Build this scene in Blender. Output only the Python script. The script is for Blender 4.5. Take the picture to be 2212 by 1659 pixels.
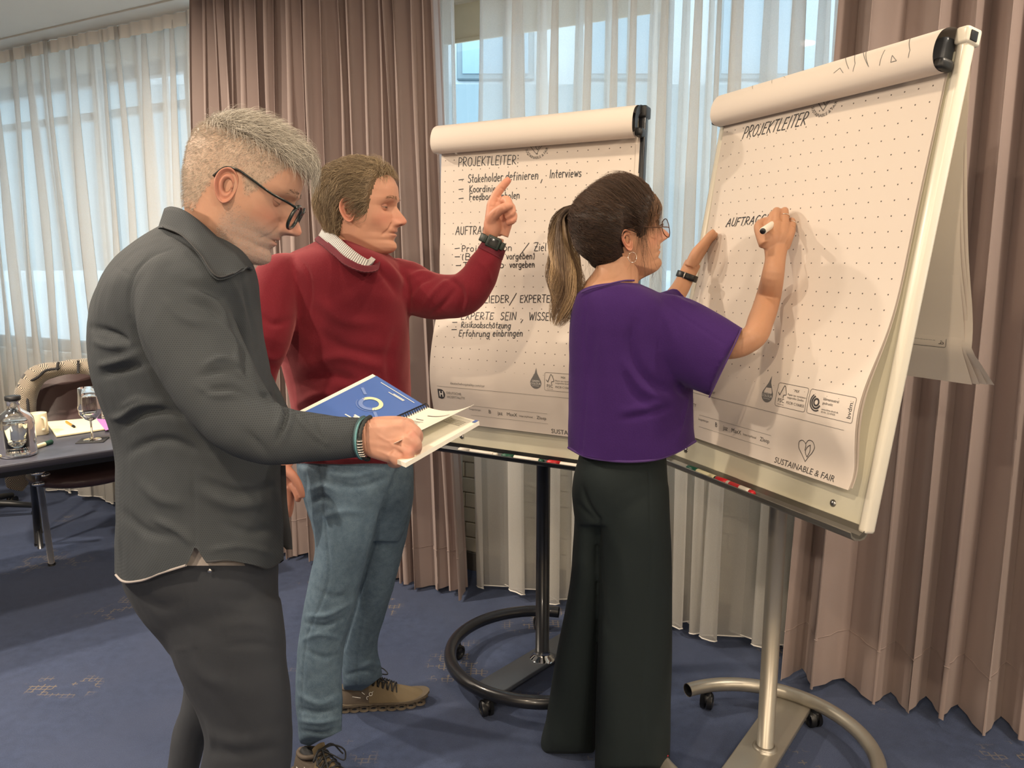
import bpy, bmesh, math, random
import numpy as np
from mathutils import Vector, Matrix, Euler
random.seed(7); RNG = np.random.default_rng(11)
for o in list(bpy.data.objects): bpy.data.objects.remove(o, do_unlink=True)
SC = bpy.context.scene; COL = SC.collection

# ------------------------------------------------------------------ camera
CAMH = 1.42; FPX = 1661.0; CX, CY = 1106.0, 829.5
PITCH = math.atan((CY-565.0)/FPX); CP, SP = math.cos(PITCH), math.sin(PITCH)
cam = bpy.data.objects.new('camera', bpy.data.cameras.new('camera')); COL.objects.link(cam)
cam.location = (0, 0, CAMH); cam.rotation_euler = (math.pi/2-PITCH, 0, 0)
cam.data.sensor_width = 36.0; cam.data.lens = 36.0*FPX/2212.0
cam.data.clip_start = 0.05; cam.data.clip_end = 200
SC.camera = cam

# ------------------------------------------------------------------ world, lights, exposure
wd = bpy.data.worlds.new('world'); SC.world = wd; wd.use_nodes = True
bg = wd.node_tree.nodes['Background']
bg.inputs['Color'].default_value = (0.90, 0.965, 1.0, 1); bg.inputs['Strength'].default_value = 2.9
def lamp(name, loc, energy, size=.16, color=(1, .84, .66), spot=None, target=None, blend=.6):
    l = bpy.data.lights.new(name, 'SPOT' if spot else 'AREA')
    l.energy = energy; l.color = color
    if spot: l.spot_size = math.radians(spot); l.spot_blend = blend; l.shadow_soft_size = size
    else: l.shape = 'DISK'; l.size = size
    o = bpy.data.objects.new(name, l); COL.objects.link(o); o.location = loc
    if target is not None:
        o.rotation_euler = (Vector(target)-Vector(loc)).to_track_quat('-Z', 'Y').to_euler()
    return o
LK = 1.0
WARM = (1, .79, .56); WARM2 = (1, .84, .66)
lamp('downlight_key', (-.75, -.05, 2.56), 28*LK, .10, WARM)
lamp('downlight_right', (.75, -.35, 2.56), 17*LK, .12, WARM)
lamp('downlight_board', (.10, 1.60, 2.58), 7*LK, .12, WARM)
lamp('downlight_left', (-2.1, 1.0, 2.58), 48*LK, .14, WARM2)
lamp('downlight_far', (-2.9, 2.3, 2.58), 52*LK, .14, WARM2)
lamp('downlight_window', (1.55, 1.35, 2.58), 20*LK, .14, WARM2)
lamp('downlight_drape', (-1.75, 2.62, 2.58), 40*LK, .10, WARM2)
lamp('downlight_rear', (-.6, -2.2, 2.58), 62*LK, .3, WARM2)
lamp('downlight_rear_right', (1.6, -1.9, 2.58), 46*LK, .3, WARM2)
SC.view_settings.view_transform = 'Standard'; SC.view_settings.look = 'None'
SC.view_settings.exposure = 0.2; SC.view_settings.gamma = 1.0
SC.view_settings.use_curve_mapping = False

# ------------------------------------------------------------------ pixel <-> world
def P(px, py, d):
    u = (px-CX)/FPX*d; v = (CY-py)/FPX*d
    return np.array([u, v*SP+d*CP, CAMH+v*CP-d*SP])
def proj(V):
    V = np.asarray(V, float); x = V[..., 0]; y = V[..., 1]; z = V[..., 2]-CAMH
    d = y*CP-z*SP; up = y*SP+z*CP
    return CX+FPX*x/d, CY-FPX*up/d, d
def ray(px, py):
    r = P(px, py, 1.0); r[2] -= CAMH; return r
def atz(px, py, z):
    r = ray(px, py); t = (z-CAMH)/r[2]; return np.array([0, 0, CAMH])+r*t
def depth_of(p): return proj(np.asarray(p))[2]

# ------------------------------------------------------------------ mesh helpers
def tag(o, label=None, cat=None, group=None, kind=None):
    if label: o['label'] = label
    if cat: o['category'] = cat
    if group: o['group'] = group
    if kind: o['kind'] = kind
    return o
def empty(name, loc=(0, 0, 0), rz=0, **k):
    o = bpy.data.objects.new(name, None); COL.objects.link(o); o.location = loc; o.rotation_euler = (0, 0, rz)
    o.empty_display_size = .05
    return tag(o, **k)
def mesh(name, V, F, mat=None, parent=None, smooth=True, uv=None, col=None, world=False, mats=None, fmat=None, **k):
    me = bpy.data.meshes.new(name)
    V = np.asarray(V, float)
    me.from_pydata(V.tolist(), [], [list(map(int, f)) for f in F] if not isinstance(F, np.ndarray) else F.tolist())
    if smooth: me.polygons.foreach_set('use_smooth', [True]*len(me.polygons))
    if uv is not None:
        l = me.uv_layers.new(name='UVMap'); idx = np.zeros(len(me.loops), int); me.loops.foreach_get('vertex_index', idx)
        l.data.foreach_set('uv', np.asarray(uv, float)[idx].ravel())
    if col is not None:
        a = me.color_attributes.new('Col', 'FLOAT_COLOR', 'POINT')
        c = np.ones((len(V), 4)); c[:, :3] = col; a.data.foreach_set('color', c.ravel())
    if mats:
        for m in mats: me.materials.append(m)
        if fmat is not None: me.polygons.foreach_set('material_index', fmat)
    elif mat: me.materials.append(mat)
    me.validate(); me.update()
    o = bpy.data.objects.new(name, me); COL.objects.link(o)
    if parent is not None:
        o.parent = parent
        if world:
            o.matrix_parent_inverse = Matrix.LocRotScale(parent.location, parent.rotation_euler, parent.scale).inverted()
    return tag(o, **k)
def gridf(nu, nv, cu=False, cv=False, off=0):
    i = np.arange(nu if cu else nu-1); j = np.arange(nv if cv else nv-1)
    I, J = np.meshgrid(i, j, indexing='ij'); I2 = (I+1) % nu; J2 = (J+1) % nv
    return np.stack([I*nv+J, I2*nv+J, I2*nv+J2, I*nv+J2], -1).reshape(-1, 4)+off
def loft(R, caps=True, closed=False):
    """R: (m rings, n pts, 3)"""
    R = np.asarray(R, float); m, n, _ = R.shape
    V = R.reshape(-1, 3); F = gridf(m, n, closed, True).tolist()
    if caps and not closed:
        V = np.vstack([V, R[0].mean(0), R[-1].mean(0)])
        a, b = m*n, m*n+1
        F += [[a, (j+1) % n, j] for j in range(n)] + [[b, (m-1)*n+j, (m-1)*n+(j+1) % n] for j in range(n)]
    return V, F
def join(*parts):
    V = []; F = []; o = 0
    for v, f in parts:
        V.append(np.asarray(v, float)); F += [[int(i)+o for i in q] for q in f]; o += len(v)
    return np.vstack(V), F
def frames(path):
    path = np.asarray(path, float); T = np.gradient(path, axis=0)
    T /= np.linalg.norm(T, axis=1)[:, None]+1e-12
    a = np.array([0, 0, 1.]) if abs(T[0][2]) < .9 else np.array([0, 1., 0])
    N = [np.cross(T[0], a)]; N[0] /= np.linalg.norm(N[0])
    for i in range(1, len(T)):
        n = N[-1]-T[i]*np.dot(N[-1], T[i]); N.append(n/(np.linalg.norm(n)+1e-12))
    N = np.array(N); return T, N, np.cross(T, N)
def spline(pts, n):
    """Catmull-Rom through rows of pts (k,m) -> (n,m)"""
    p = np.asarray(pts, float)
    if len(p) == 2: return p[0]+(p[1]-p[0])*np.linspace(0, 1, n)[:, None]
    d = np.r_[0, np.cumsum(np.linalg.norm(np.diff(p[:, :3], axis=0), axis=1)+1e-9)]
    t = np.linspace(0, d[-1], n); out = np.zeros((n, p.shape[1]))
    m = np.gradient(p, d, axis=0)
    k = np.clip(np.searchsorted(d, t, side='right')-1, 0, len(p)-2)
    h = (d[k+1]-d[k])[:, None]; s = ((t-d[k])[:, None])/h
    return (2*s**3-3*s**2+1)*p[k]+(s**3-2*s**2+s)*h*m[k]+(-2*s**3+3*s**2)*p[k+1]+(s**3-s**2)*h*m[k+1]
def tube(path, rad, n=12, caps=True, rb=None, closed=False, roll=0.0, N0=None):
    path = np.asarray(path, float); m = len(path)
    rad = np.broadcast_to(np.asarray(rad, float), (m,)); rb = rad if rb is None else np.broadcast_to(np.asarray(rb, float), (m,))
    T, N, B = frames(path)
    if N0 is not None:
        N0 = np.asarray(N0, float); N = N0-T*(T@N0)[:, None]; N /= np.linalg.norm(N, axis=1)[:, None]; B = np.cross(T, N)
    if closed:
        T = np.roll(path, -1, 0)-np.roll(path, 1, 0); T /= np.linalg.norm(T, axis=1)[:, None]
        c = path-path.mean(0); N = c-T*(c*T).sum(1)[:, None]; N /= np.linalg.norm(N, axis=1)[:, None]; B = np.cross(T, N)
    a = np.linspace(0, 2*np.pi, n, endpoint=False)+roll
    R = path[:, None]+rad[:, None, None]*np.cos(a)[None, :, None]*N[:, None]+rb[:, None, None]*np.sin(a)[None, :, None]*B[:, None]
    return loft(R, caps, closed)
def box(x0, x1, y0, y1, z0, z1):
    V = np.array([[x, y, z] for x in (x0, x1) for y in (y0, y1) for z in (z0, z1)], float)
    F = [[0, 1, 3, 2], [4, 6, 7, 5], [0, 4, 5, 1], [2, 3, 7, 6], [0, 2, 6, 4], [1, 5, 7, 3]]
    return V, F
def bevbox(x0, x1, y0, y1, z0, z1, b=.004, seg=2):
    bm = bmesh.new(); V, F = box(x0, x1, y0, y1, z0, z1)
    vs = [bm.verts.new(v) for v in V]
    for f in F: bm.faces.new([vs[i] for i in f])
    bmesh.ops.recalc_face_normals(bm, faces=bm.faces)
    bmesh.ops.bevel(bm, geom=list(bm.edges), offset=b, segments=seg, affect='EDGES', profile=.6)
    bm.verts.ensure_lookup_table(); bm.verts.index_update()
    V = np.array([v.co[:] for v in bm.verts]); F = [[v.index for v in f.verts] for f in bm.faces]; bm.free()
    return V, F
def lathe(prof, n=32, caps=True):
    a = np.linspace(0, 2*np.pi, n, endpoint=False); p = np.asarray(prof, float)
    R = np.stack([p[:, 0, None]*np.cos(a), p[:, 0, None]*np.sin(a), np.repeat(p[:, 1, None], n, 1)], -1)
    return loft(R, caps)
def ellipsoid(c, r, n=16, R=None):
    th = np.linspace(0.02, np.pi-.02, n); a = np.linspace(0, 2*np.pi, 2*n, endpoint=False)
    V = np.stack([np.sin(th)[:, None]*np.cos(a), np.sin(th)[:, None]*np.sin(a), np.repeat(np.cos(th)[:, None], 2*n, 1)], -1)*np.asarray(r, float)
    if R is not None: V = V@np.asarray(R).T
    v, f = loft(V+np.asarray(c, float)); return v, [q[::-1] for q in f]
def xf(vf, M):
    V, F = vf; M = np.array(M); return V@M[:3, :3].T+M[:3, 3], F
def vnormals(V, F):
    F3 = np.array([[f[0], f[1], f[2]] for f in F]+[[f[0], f[2], f[3]] for f in F if len(f) == 4])
    n = np.cross(V[F3[:, 1]]-V[F3[:, 0]], V[F3[:, 2]]-V[F3[:, 0]]); N = np.zeros_like(V)
    for k in range(3): np.add.at(N, F3[:, k], n)
    return N/(np.linalg.norm(N, axis=1)[:, None]+1e-12)
def smooth_v(V, F, it=3, lam=.5, w=None):
    Fq = [f for f in F]; E = np.vstack([[(f[i], f[(i+1) % len(f)]) for i in range(len(f))] for f in Fq]) if not isinstance(F, np.ndarray) else \
        np.vstack([F[:, [i, (i+1) % F.shape[1]]] for i in range(F.shape[1])])
    E = np.sort(E, 1); E = np.unique(E, axis=0); n = len(V)
    deg = np.bincount(E.ravel(), minlength=n).astype(float)+1e-9
    for _ in range(it):
        S = np.stack([np.bincount(E[:, 0], V[E[:, 1], k], n)+np.bincount(E[:, 1], V[E[:, 0], k], n) for k in range(3)], 1)/deg[:, None]
        V = V+(S-V)*(lam if w is None else lam*w[:, None])
    return V
def fuse(parts, voxel=.006, it=4, lam=.5):
    V, F = join(*parts)
    me = bpy.data.meshes.new('tmp'); me.from_pydata(V.tolist(), [], F)
    bm = bmesh.new(); bm.from_mesh(me)
    isl = bm.faces[:]; bmesh.ops.recalc_face_normals(bm, faces=isl); bm.to_mesh(me); bm.free()
    o = bpy.data.objects.new('tmp', me); COL.objects.link(o)
    md = o.modifiers.new('r', 'REMESH'); md.mode = 'VOXEL'; md.voxel_size = voxel; md.adaptivity = 0
    dg = bpy.context.evaluated_depsgraph_get(); ev = o.evaluated_get(dg); m2 = ev.to_mesh()
    n = len(m2.vertices); V = np.zeros(n*3); m2.vertices.foreach_get('co', V); V = V.reshape(-1, 3)
    L = np.zeros(len(m2.loops), int); m2.loops.foreach_get('vertex_index', L)
    tot = np.zeros(len(m2.polygons), int); m2.polygons.foreach_get('loop_total', tot)
    if (tot == 4).all(): F = L.reshape(-1, 4)
    else:
        st = np.r_[0, np.cumsum(tot)[:-1]]; F = [L[s:s+t].tolist() for s, t in zip(st, tot)]
        F = np.array([f if len(f) == 4 else f+[f[-1]] for f in F])
    ev.to_mesh_clear(); bpy.data.objects.remove(o); bpy.data.meshes.remove(me)
    return smooth_v(V, F, it, lam), F
def seg_dist(X, Y, poly):
    """distance and arc fraction of points to pixel polyline"""
    poly = np.asarray(poly, float); best = np.full(len(X), 1e9); bt = np.zeros(len(X))
    L = np.r_[0, np.cumsum(np.hypot(*np.diff(poly, axis=0).T))]
    for i in range(len(poly)-1):
        a, b = poly[i], poly[i+1]; d = b-a; l2 = (d**2).sum()+1e-9
        t = np.clip(((X-a[0])*d[0]+(Y-a[1])*d[1])/l2, 0, 1)
        q = np.hypot(X-a[0]-t*d[0], Y-a[1]-t*d[1]); m = q < best
        best[m] = q[m]; bt[m] = ((L[i]+t*(L[i+1]-L[i]))/L[-1])[m]
    return best, bt
def carve(V, F, strokes, facing=.05):
    """folds and seams: each stroke (polyline in photo pixels, half width px, height m, taper) raises or sinks cloth on the side it lies on"""
    N = vnormals(V, F); X, Y, D = proj(V); toc = np.array([0, 0, CAMH])-V; toc /= np.linalg.norm(toc, axis=1)[:, None]
    f = np.clip(((N*toc).sum(1)-facing)/.3, 0, 1); dsp = np.zeros(len(V))
    for s in strokes:
        poly, w, h = s[:3]; tp = s[3] if len(s) > 3 else True
        poly = spline(np.array(poly, float), max(8, 6*len(poly)))if len(poly) > 2 else np.array(poly, float)
        q, t = seg_dist(X, Y, poly)
        e = np.sin(np.pi*np.clip(t, .02, .98))**.6 if tp else 1.0
        dsp += h*np.exp(-(q/w)**2)*e
    return V+N*(dsp*f)[:, None]
def snoise(V, freq, seed=0, oct=3):
    r = np.random.default_rng(seed); s = np.zeros(len(V)); a = 1.0
    for o in range(oct):
        for _ in range(5):
            k = r.normal(size=3); k = k/np.linalg.norm(k)*freq*2*np.pi; s += a*np.sin(V@k+r.uniform(0, 6.28))/5
        freq *= 2.1; a *= .5
    return s
def gauss(x, s): return np.exp(-(x/s)**2)

# ------------------------------------------------------------------ materials
def srgb(r, g, b):
    f = lambda c: (c/255/12.92 if c/255 <= .04045 else ((c/255+.055)/1.055)**2.4)
    return (f(r), f(g), f(b))
class NT:
    def __init__(s, name):
        s.m = bpy.data.materials.new(name); s.m.use_nodes = True; s.t = s.m.node_tree; s.b = s.t.nodes['Principled BSDF']
    def n(s, typ, **k):
        x = s.t.nodes.new(typ)
        for a, v in k.items(): setattr(x, a, v)
        return x
    def l(s, a, b): s.t.links.new(a, b)
    def val(s, x, sock):
        if isinstance(x, (int, float)): sock.default_value = x
        else: s.l(x, sock)
    def math(s, op, a, b=0.0, c=0.0):
        x = s.n('ShaderNodeMath', operation=op)
        s.val(a, x.inputs[0]); s.val(b, x.inputs[1]); s.val(c, x.inputs[2]); return x.outputs[0]
    def mix(s, fac, a, b, blend='MIX'):
        x = s.n('ShaderNodeMix', data_type='RGBA', blend_type=blend); s.val(fac, x.inputs['Factor'])
        for v, k in ((a, 6), (b, 7)):
            if isinstance(v, tuple): x.inputs[k].default_value = (*v, 1)
            else: s.l(v, x.inputs[k])
        return x.outputs[2]
    def noise(s, vec, scale, detail=3, rough=.55):
        x = s.n('ShaderNodeTexNoise'); x.inputs['Scale'].default_value = scale; x.inputs['Detail'].default_value = detail
        x.inputs['Roughness'].default_value = rough
        if vec is not None: s.l(vec, x.inputs['Vector'])
        return x.outputs['Fac']
    def coord(s, which='Object'): return s.n('ShaderNodeTexCoord').outputs[which]
    def ramp(s, fac, lo, hi):
        x = s.n('ShaderNodeMapRange'); s.l(fac, x.inputs[0]); x.inputs[1].default_value = lo; x.inputs[2].default_value = hi; x.clamp = True
        return x.outputs[0]
    def bump(s, h, strength=.3, dist=.002):
        x = s.n('ShaderNodeBump'); x.inputs['Strength'].default_value = strength; x.inputs['Distance'].default_value = dist
        s.l(h, x.inputs['Height']); s.l(x.outputs[0], s.b.inputs['Normal'])
    def sep(s, vec):
        x = s.n('ShaderNodeSeparateXYZ'); s.l(vec, x.inputs[0]); return x.outputs
    def comb(s, a, b, c=0.0):
        x = s.n('ShaderNodeCombineXYZ')
        for v, k in ((a, 0), (b, 1), (c, 2)): s.val(v, x.inputs[k])
        return x.outputs[0]
def plain(name, c, rough=.5, metal=0, bump=0, bscale=200, var=.08, vscale=8, spec=.5, sheen=0, coat=0, attr=False, sss=0):
    t = NT(name); b = t.b; co = t.coord()
    b.inputs['Roughness'].default_value = rough; b.inputs['Metallic'].default_value = metal
    b.inputs['Specular IOR Level'].default_value = spec
    if sheen: b.inputs['Sheen Weight'].default_value = sheen; b.inputs['Sheen Roughness'].default_value = .4; b.inputs['Sheen Tint'].default_value = (*[min(1, x*2+.15) for x in c], 1)
    if coat: b.inputs['Coat Weight'].default_value = coat; b.inputs['Coat Roughness'].default_value = .1
    if sss: b.inputs['Subsurface Weight'].default_value = sss; b.inputs['Subsurface Radius'].default_value = (1, .35, .2); b.inputs['Subsurface Scale'].default_value = .008
    base = t.mix(t.noise(co, vscale), tuple(x*(1-var) for x in c), tuple(min(1, x*(1+var)) for x in c))
    if attr:
        a = t.n('ShaderNodeVertexColor', layer_name='Col'); base = t.mix(1.0, base, a.outputs['Color'], 'MULTIPLY')
    t.l(base, b.inputs['Base Color'])
    if bump: t.bump(t.noise(co, bscale, 2), bump, .002)
    return t.m
def glassy(name, c=(.9, .95, .97), rough=.02, gl=.12):
    t = NT(name); t.t.nodes.remove(t.b); out = t.t.nodes['Material Output']
    tr = t.n('ShaderNodeBsdfTransparent'); tr.inputs[0].default_value = (*c, 1)
    g = t.n('ShaderNodeBsdfGlossy'); g.inputs['Roughness'].default_value = rough
    lw = t.n('ShaderNodeLayerWeight'); lw.inputs[0].default_value = .25
    f = t.math('ADD', t.math('MULTIPLY', lw.outputs['Facing'], .45), gl)
    m = t.n('ShaderNodeMixShader'); t.l(f, m.inputs[0]); t.l(tr.outputs[0], m.inputs[1]); t.l(g.outputs[0], m.inputs[2])
    t.l(m.outputs[0], out.inputs[0]); return t.m
# ================================================================== room shell
WD = np.array([.8843, -.4669, 0]); WN = np.array([-.4669, -.8843, 0]); WC = np.array([0, 3.068, 0]); CEIL = 2.624
def Wl(s, d, z): return WC+WD*s+WN*d+np.array([0, 0, z])
def s_of(px, d=0.0, py=565.0):
    r = ray(px, py); o = np.array([0, 0, 0.]); q = WC+WN*d
    t = np.dot(q-o, WN)/np.dot(r, WN); return float(np.dot(r*t-q, WD))
MW = np.eye(4); MW[:3, 0] = WD; MW[:3, 1] = WN; MW[:3, 2] = (0, 0, 1); MW[:3, 3] = WC
def wbox(s0, s1, d0, d1, z0, z1, bev=0):
    v = bevbox(s0, s1, d0, d1, z0, z1, bev) if bev else box(s0, s1, d0, d1, z0, z1)
    V, F = xf(v, MW); return V, [f[::-1] for f in F]
SL, SR, DB = -6.0, 4.2, 6.2

def carpet_mat():
    t = NT('carpet_blue'); co = t.coord(); b = t.b
    big = t.noise(co, 1.6, 3); mid = t.noise(co, 28, 4); fine = t.noise(co, 420, 2, .7)
    c = t.mix(t.ramp(mid, .3, .7), srgb(40, 50, 74), srgb(58, 70, 100))
    c = t.mix(t.ramp(big, .35, .65), c, srgb(58, 66, 90))
    c = t.mix(t.math('MULTIPLY', t.ramp(fine, .45, .75), .55), c, srgb(88, 100, 126))
    # woven pale key-pattern squiggles in scattered clusters
    s = t.sep(co); mm = lambda a, k: t.math('PINGPONG', t.math('MULTIPLY', a, k), .5)
    wv = t.n('ShaderNodeTexNoise'); wv.inputs['Scale'].default_value = 3.0; t.l(co, wv.inputs['Vector'])
    gx = t.math('LESS_THAN', t.math('ABSOLUTE', t.math('SUBTRACT', mm(s[0], 26.0), .25)), .055)
    gy = t.math('LESS_THAN', t.math('ABSOLUTE', t.math('SUBTRACT', mm(s[1], 30.0), .25)), .06)
    gg = t.math('MAXIMUM', gx, gy)
    cl = t.ramp(t.noise(co, 2.7, 1, .4), .60, .66); ck = t.math('GREATER_THAN', t.noise(co, 19, 1), .53)
    k = t.math('MULTIPLY', t.math('MULTIPLY', gg, cl), t.math('MULTIPLY', ck, .5))
    c = t.mix(k, c, srgb(150, 132, 96))
    t.l(c, b.inputs['Base Color']); b.inputs['Roughness'].default_value = .95; b.inputs['Specular IOR Level'].default_value = .15
    b.inputs['Sheen Weight'].default_value = .25; b.inputs['Sheen Tint'].default_value = (.6, .7, 1, 1)
    t.bump(fine, .5, .004); return t.m
V, F = wbox(SL, SR, -.6, DB, -.12, 0); mesh('floor', V, F, carpet_mat(), smooth=False, kind='structure')
m_ceil = plain('ceiling_paint', srgb(226, 222, 212), .9, bump=.05, bscale=90, var=.02)
V, F = wbox(SL, SR, -.6, DB, CEIL, CEIL+.12); mesh('ceiling', V, F, m_ceil, smooth=False, kind='structure')
m_wall = plain('wall_paint', srgb(222, 212, 196), .85, bump=.05, bscale=120, var=.03)
V, F = wbox(SL, SR, DB, DB+.1, 0, CEIL); mesh('wall_back', V, F, m_wall, smooth=False, kind='structure')
V, F = wbox(SL-.1, SL, -.6, DB, 0, CEIL); mesh('wall_left', V, F, m_wall, smooth=False, kind='structure')
V, F = wbox(SR, SR+.1, -.6, DB, 0, CEIL); mesh('wall_right', V, F, m_wall, smooth=False, kind='structure')
# parapet below the windows, faced with white painted bricks
D0 = -.22; SILL = .86; HEAD = 2.50
V, F = join(wbox(SL, SR, D0-.25, D0-.012, 0, SILL), wbox(SL, SR, D0-.25, D0-.012, HEAD, CEIL))
wf = mesh('wall_front', V, F, m_wall, smooth=False, kind='structure')
m_brick = plain('white_brick', srgb(226, 216, 196), .8, bump=.25, bscale=60, var=.05, vscale=20)
bw, bh, gp = .24, .0715, .005
bv, bf = bevbox(0, bw-gp, 0, .014, 0, bh-gp, .003, 1); bv, bf = xf((bv, bf), MW @ np.diag([1, 1, 1, 1.])); bv = bv-WC
bm_ = None
for (sa, sb) in ((s_of(985), s_of(1260)), (s_of(1430), s_of(1740))):
    r = 0; z = .085
    while z < SILL-.01:
        s = math.floor(sa/bw)*bw-(bw/2 if r % 2 else 0)
        while s < sb:
            if bm_ is None:
                o = mesh('brick', bv, bf, m_brick, wf, smooth=False); bm_ = o.data
            else:
                o = bpy.data.objects.new('brick', bm_); COL.objects.link(o); o.parent = wf
            p = Wl(s, D0-.012+random.uniform(-.001, .001), z); o.location = p
            s += bw
        z += bh; r += 1
for sa, sb in ((SL, s_of(985)-.24), (s_of(1260)+.02, s_of(1430)-.26), (s_of(1740)+.03, SR)):
    V, F = wbox(sa, sb, D0-.012, D0, 0, SILL); mesh('wall_facing', V, F, m_brick, wf, smooth=False)
m_base = plain('grey_skirting', srgb(104, 98, 94), .6, var=.05)
V, F = wbox(SL, SR, D0, D0+.014, 0, .085, .002); mesh('baseboard_front', V, F, m_base, smooth=False, kind='structure')
# windows
m_frame = plain('window_frame_grey', srgb(118, 122, 124), .45, var=.04)
m_sill = plain('window_sill_white', srgb(214, 210, 200), .4, var=.03)
m_glass = glassy('window_glass', (.91, .97, 1.0), .01, .05)
edges = [s_of(-520, D0-.1), s_of(-60, D0-.1), s_of(250, D0-.1), s_of(440, D0-.1), s_of(700, D0-.1), s_of(955, D0-.1), s_of(1420, D0-.1), s_of(1790, D0-.1), s_of(2212, D0-.1), SR]
edges = [SL]+edges
for i in range(len(edges)-1):
    a, b = edges[i], edges[i+1]
    w = empty('window_%d' % (i+1), tuple(Wl((a+b)/2, D0-.1, SILL)), kind='structure')
    fr = .03
    parts = [wbox(a, b, D0-.13, D0-.07, SILL, SILL+.06, .004), wbox(a, b, D0-.13, D0-.07, HEAD-.07, HEAD, .004),
             wbox(a, a+fr, D0-.131, D0-.069, SILL, HEAD, .004), wbox(b-fr, b, D0-.131, D0-.069, SILL, HEAD, .004)]
    if i < 5: parts.append(wbox(a, b, D0-.125, D0-.075, 2.24, 2.285, .004))
    V, F = join(*parts)
    mesh('window_frame', V, F, m_frame, w, world=True)
    V, F = wbox(a+fr, b-fr, D0-.104, D0-.098, SILL+.06, HEAD-.07); mesh('pane', V, F, m_glass, w, smooth=False, world=True)
    V, F = wbox(a, b, D0-.07, D0+.03, SILL-.03, SILL, .006); mesh('window_sill', V, F, m_sill, w, world=True)
# cream roller blind, part lowered at the head of the middle windows
m_blind = plain('blind_cream', srgb(214, 206, 180), .8, bump=.1, bscale=300)
sb0, sb1 = s_of(940, D0), s_of(1420, D0)
bl = empty('roller_blind', tuple(Wl((sb0+sb1)/2, D0, HEAD)), label='cream roller blind pulled down a little at the window head between the taupe drapes', cat='blind')
V, F = wbox(sb0, sb1, D0-.045, D0-.042, 2.36, 2.56); mesh('blind_cloth', V, F, m_blind, bl, smooth=False, world=True)
V, F = wbox(sb0, sb1, D0-.05, D0-.037, 2.345, 2.362, .003); mesh('bottom_bar', V, F, m_blind, bl, world=True)
V, F = tube([Wl(sb0, D0-.03, 2.57), Wl(sb1, D0-.03, 2.57)], .03, 16); mesh('blind_roller', V, F, m_blind, bl, world=True)

# ------------------------------------------------------------------ outside: the building opposite
m_fac = plain('facade_white', srgb(206, 224, 232), .8, var=.04); m_facg = plain('facade_band_grey', srgb(128, 150, 160), .8, var=.05)
m_win = plain('facade_window', srgb(140, 176, 196), .2, var=.05)
YB = 11.0
bd = empty('building', (0, YB, 0), label='pale office building with a grey balcony band, seen through the windows', cat='building')
V, F = box(-22, 16, YB, YB+6, -1, 16); mesh('facade', V, F, m_fac, bd, smooth=False, world=True)
zb = P(1400, 182, 1)[2]-CAMH; zb = CAMH+zb/P(1400, 182, 1)[1]*(YB-.5)
V, F = box(-22, 16, YB-.5, YB-.35, zb-2.4, zb); mesh('balcony_parapet', V, F, m_facg, bd, smooth=False, world=True)
V, F = box(-22, 16, YB-.5, YB, zb-2.55, zb-2.4); mesh('balcony_slab', V, F, m_fac, bd, smooth=False, world=True)
mw_ = None
for k in range(14):
    x = -13+k*1.75
    for z0 in (zb+.15, zb+3.2):
        V, F = bevbox(x, x+1.05, YB-.06, YB+.02, z0, z0+1.9, .02, 1); w = mesh('window', V, F, m_facg, bd, smooth=False, world=True)
        V, F = box(x+.08, x+.97, YB-.075, YB-.05, z0+.08, z0+1.82); mesh('pane', V, F, m_win, w, smooth=False)

# ------------------------------------------------------------------ curtains
def sheer_mat():
    t = NT('sheer_voile'); t.t.nodes.remove(t.b); out = t.t.nodes['Material Output']; co = t.coord()
    d = t.n('ShaderNodeBsdfDiffuse'); d.inputs[0].default_value = (.80, .77, .72, 1)
    r = t.n('ShaderNodeBsdfTranslucent'); r.inputs[0].default_value = (.80, .80, .78, 1)
    tr = t.n('ShaderNodeBsdfTransparent'); tr.inputs[0].default_value = (.97, .98, 1, 1)
    m1 = t.n('ShaderNodeMixShader'); m1.inputs[0].default_value = .5; t.l(d.outputs[0], m1.inputs[1]); t.l(r.outputs[0], m1.inputs[2])
    lw = t.n('ShaderNodeLayerWeight'); lw.inputs[0].default_value = .35
    f = t.math('ADD', t.math('MULTIPLY', lw.outputs['Facing'], .30), .63)
    s = t.sep(co); wv = t.math('MULTIPLY', t.math('SUBTRACT', t.noise(co, 260, 2), .5), .12); f = t.math('ADD', f, wv)
    m2 = t.n('ShaderNodeMixShader'); t.l(f, m2.inputs[0]); t.l(tr.outputs[0], m2.inputs[1]); t.l(m1.outputs[0], m2.inputs[2])
    t.l(m2.outputs[0], out.inputs[0]); return t.m
def drape_mat():
    t = NT('drape_taupe'); co = t.coord(); b = t.b
    c = t.mix(t.noise(co, 3), srgb(152, 136, 132), srgb(166, 149, 143))
    t.l(c, b.inputs['Base Color']); b.inputs['Roughness'].default_value = .7; b.inputs['Sheen Weight'].default_value = .3
    b.inputs['Sheen Tint'].default_value = (.9, .8, .75, 1); b.inputs['Specular IOR Level'].default_value = .3
    t.bump(t.noise(co, 500, 2), .12, .001); return t.m
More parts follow.
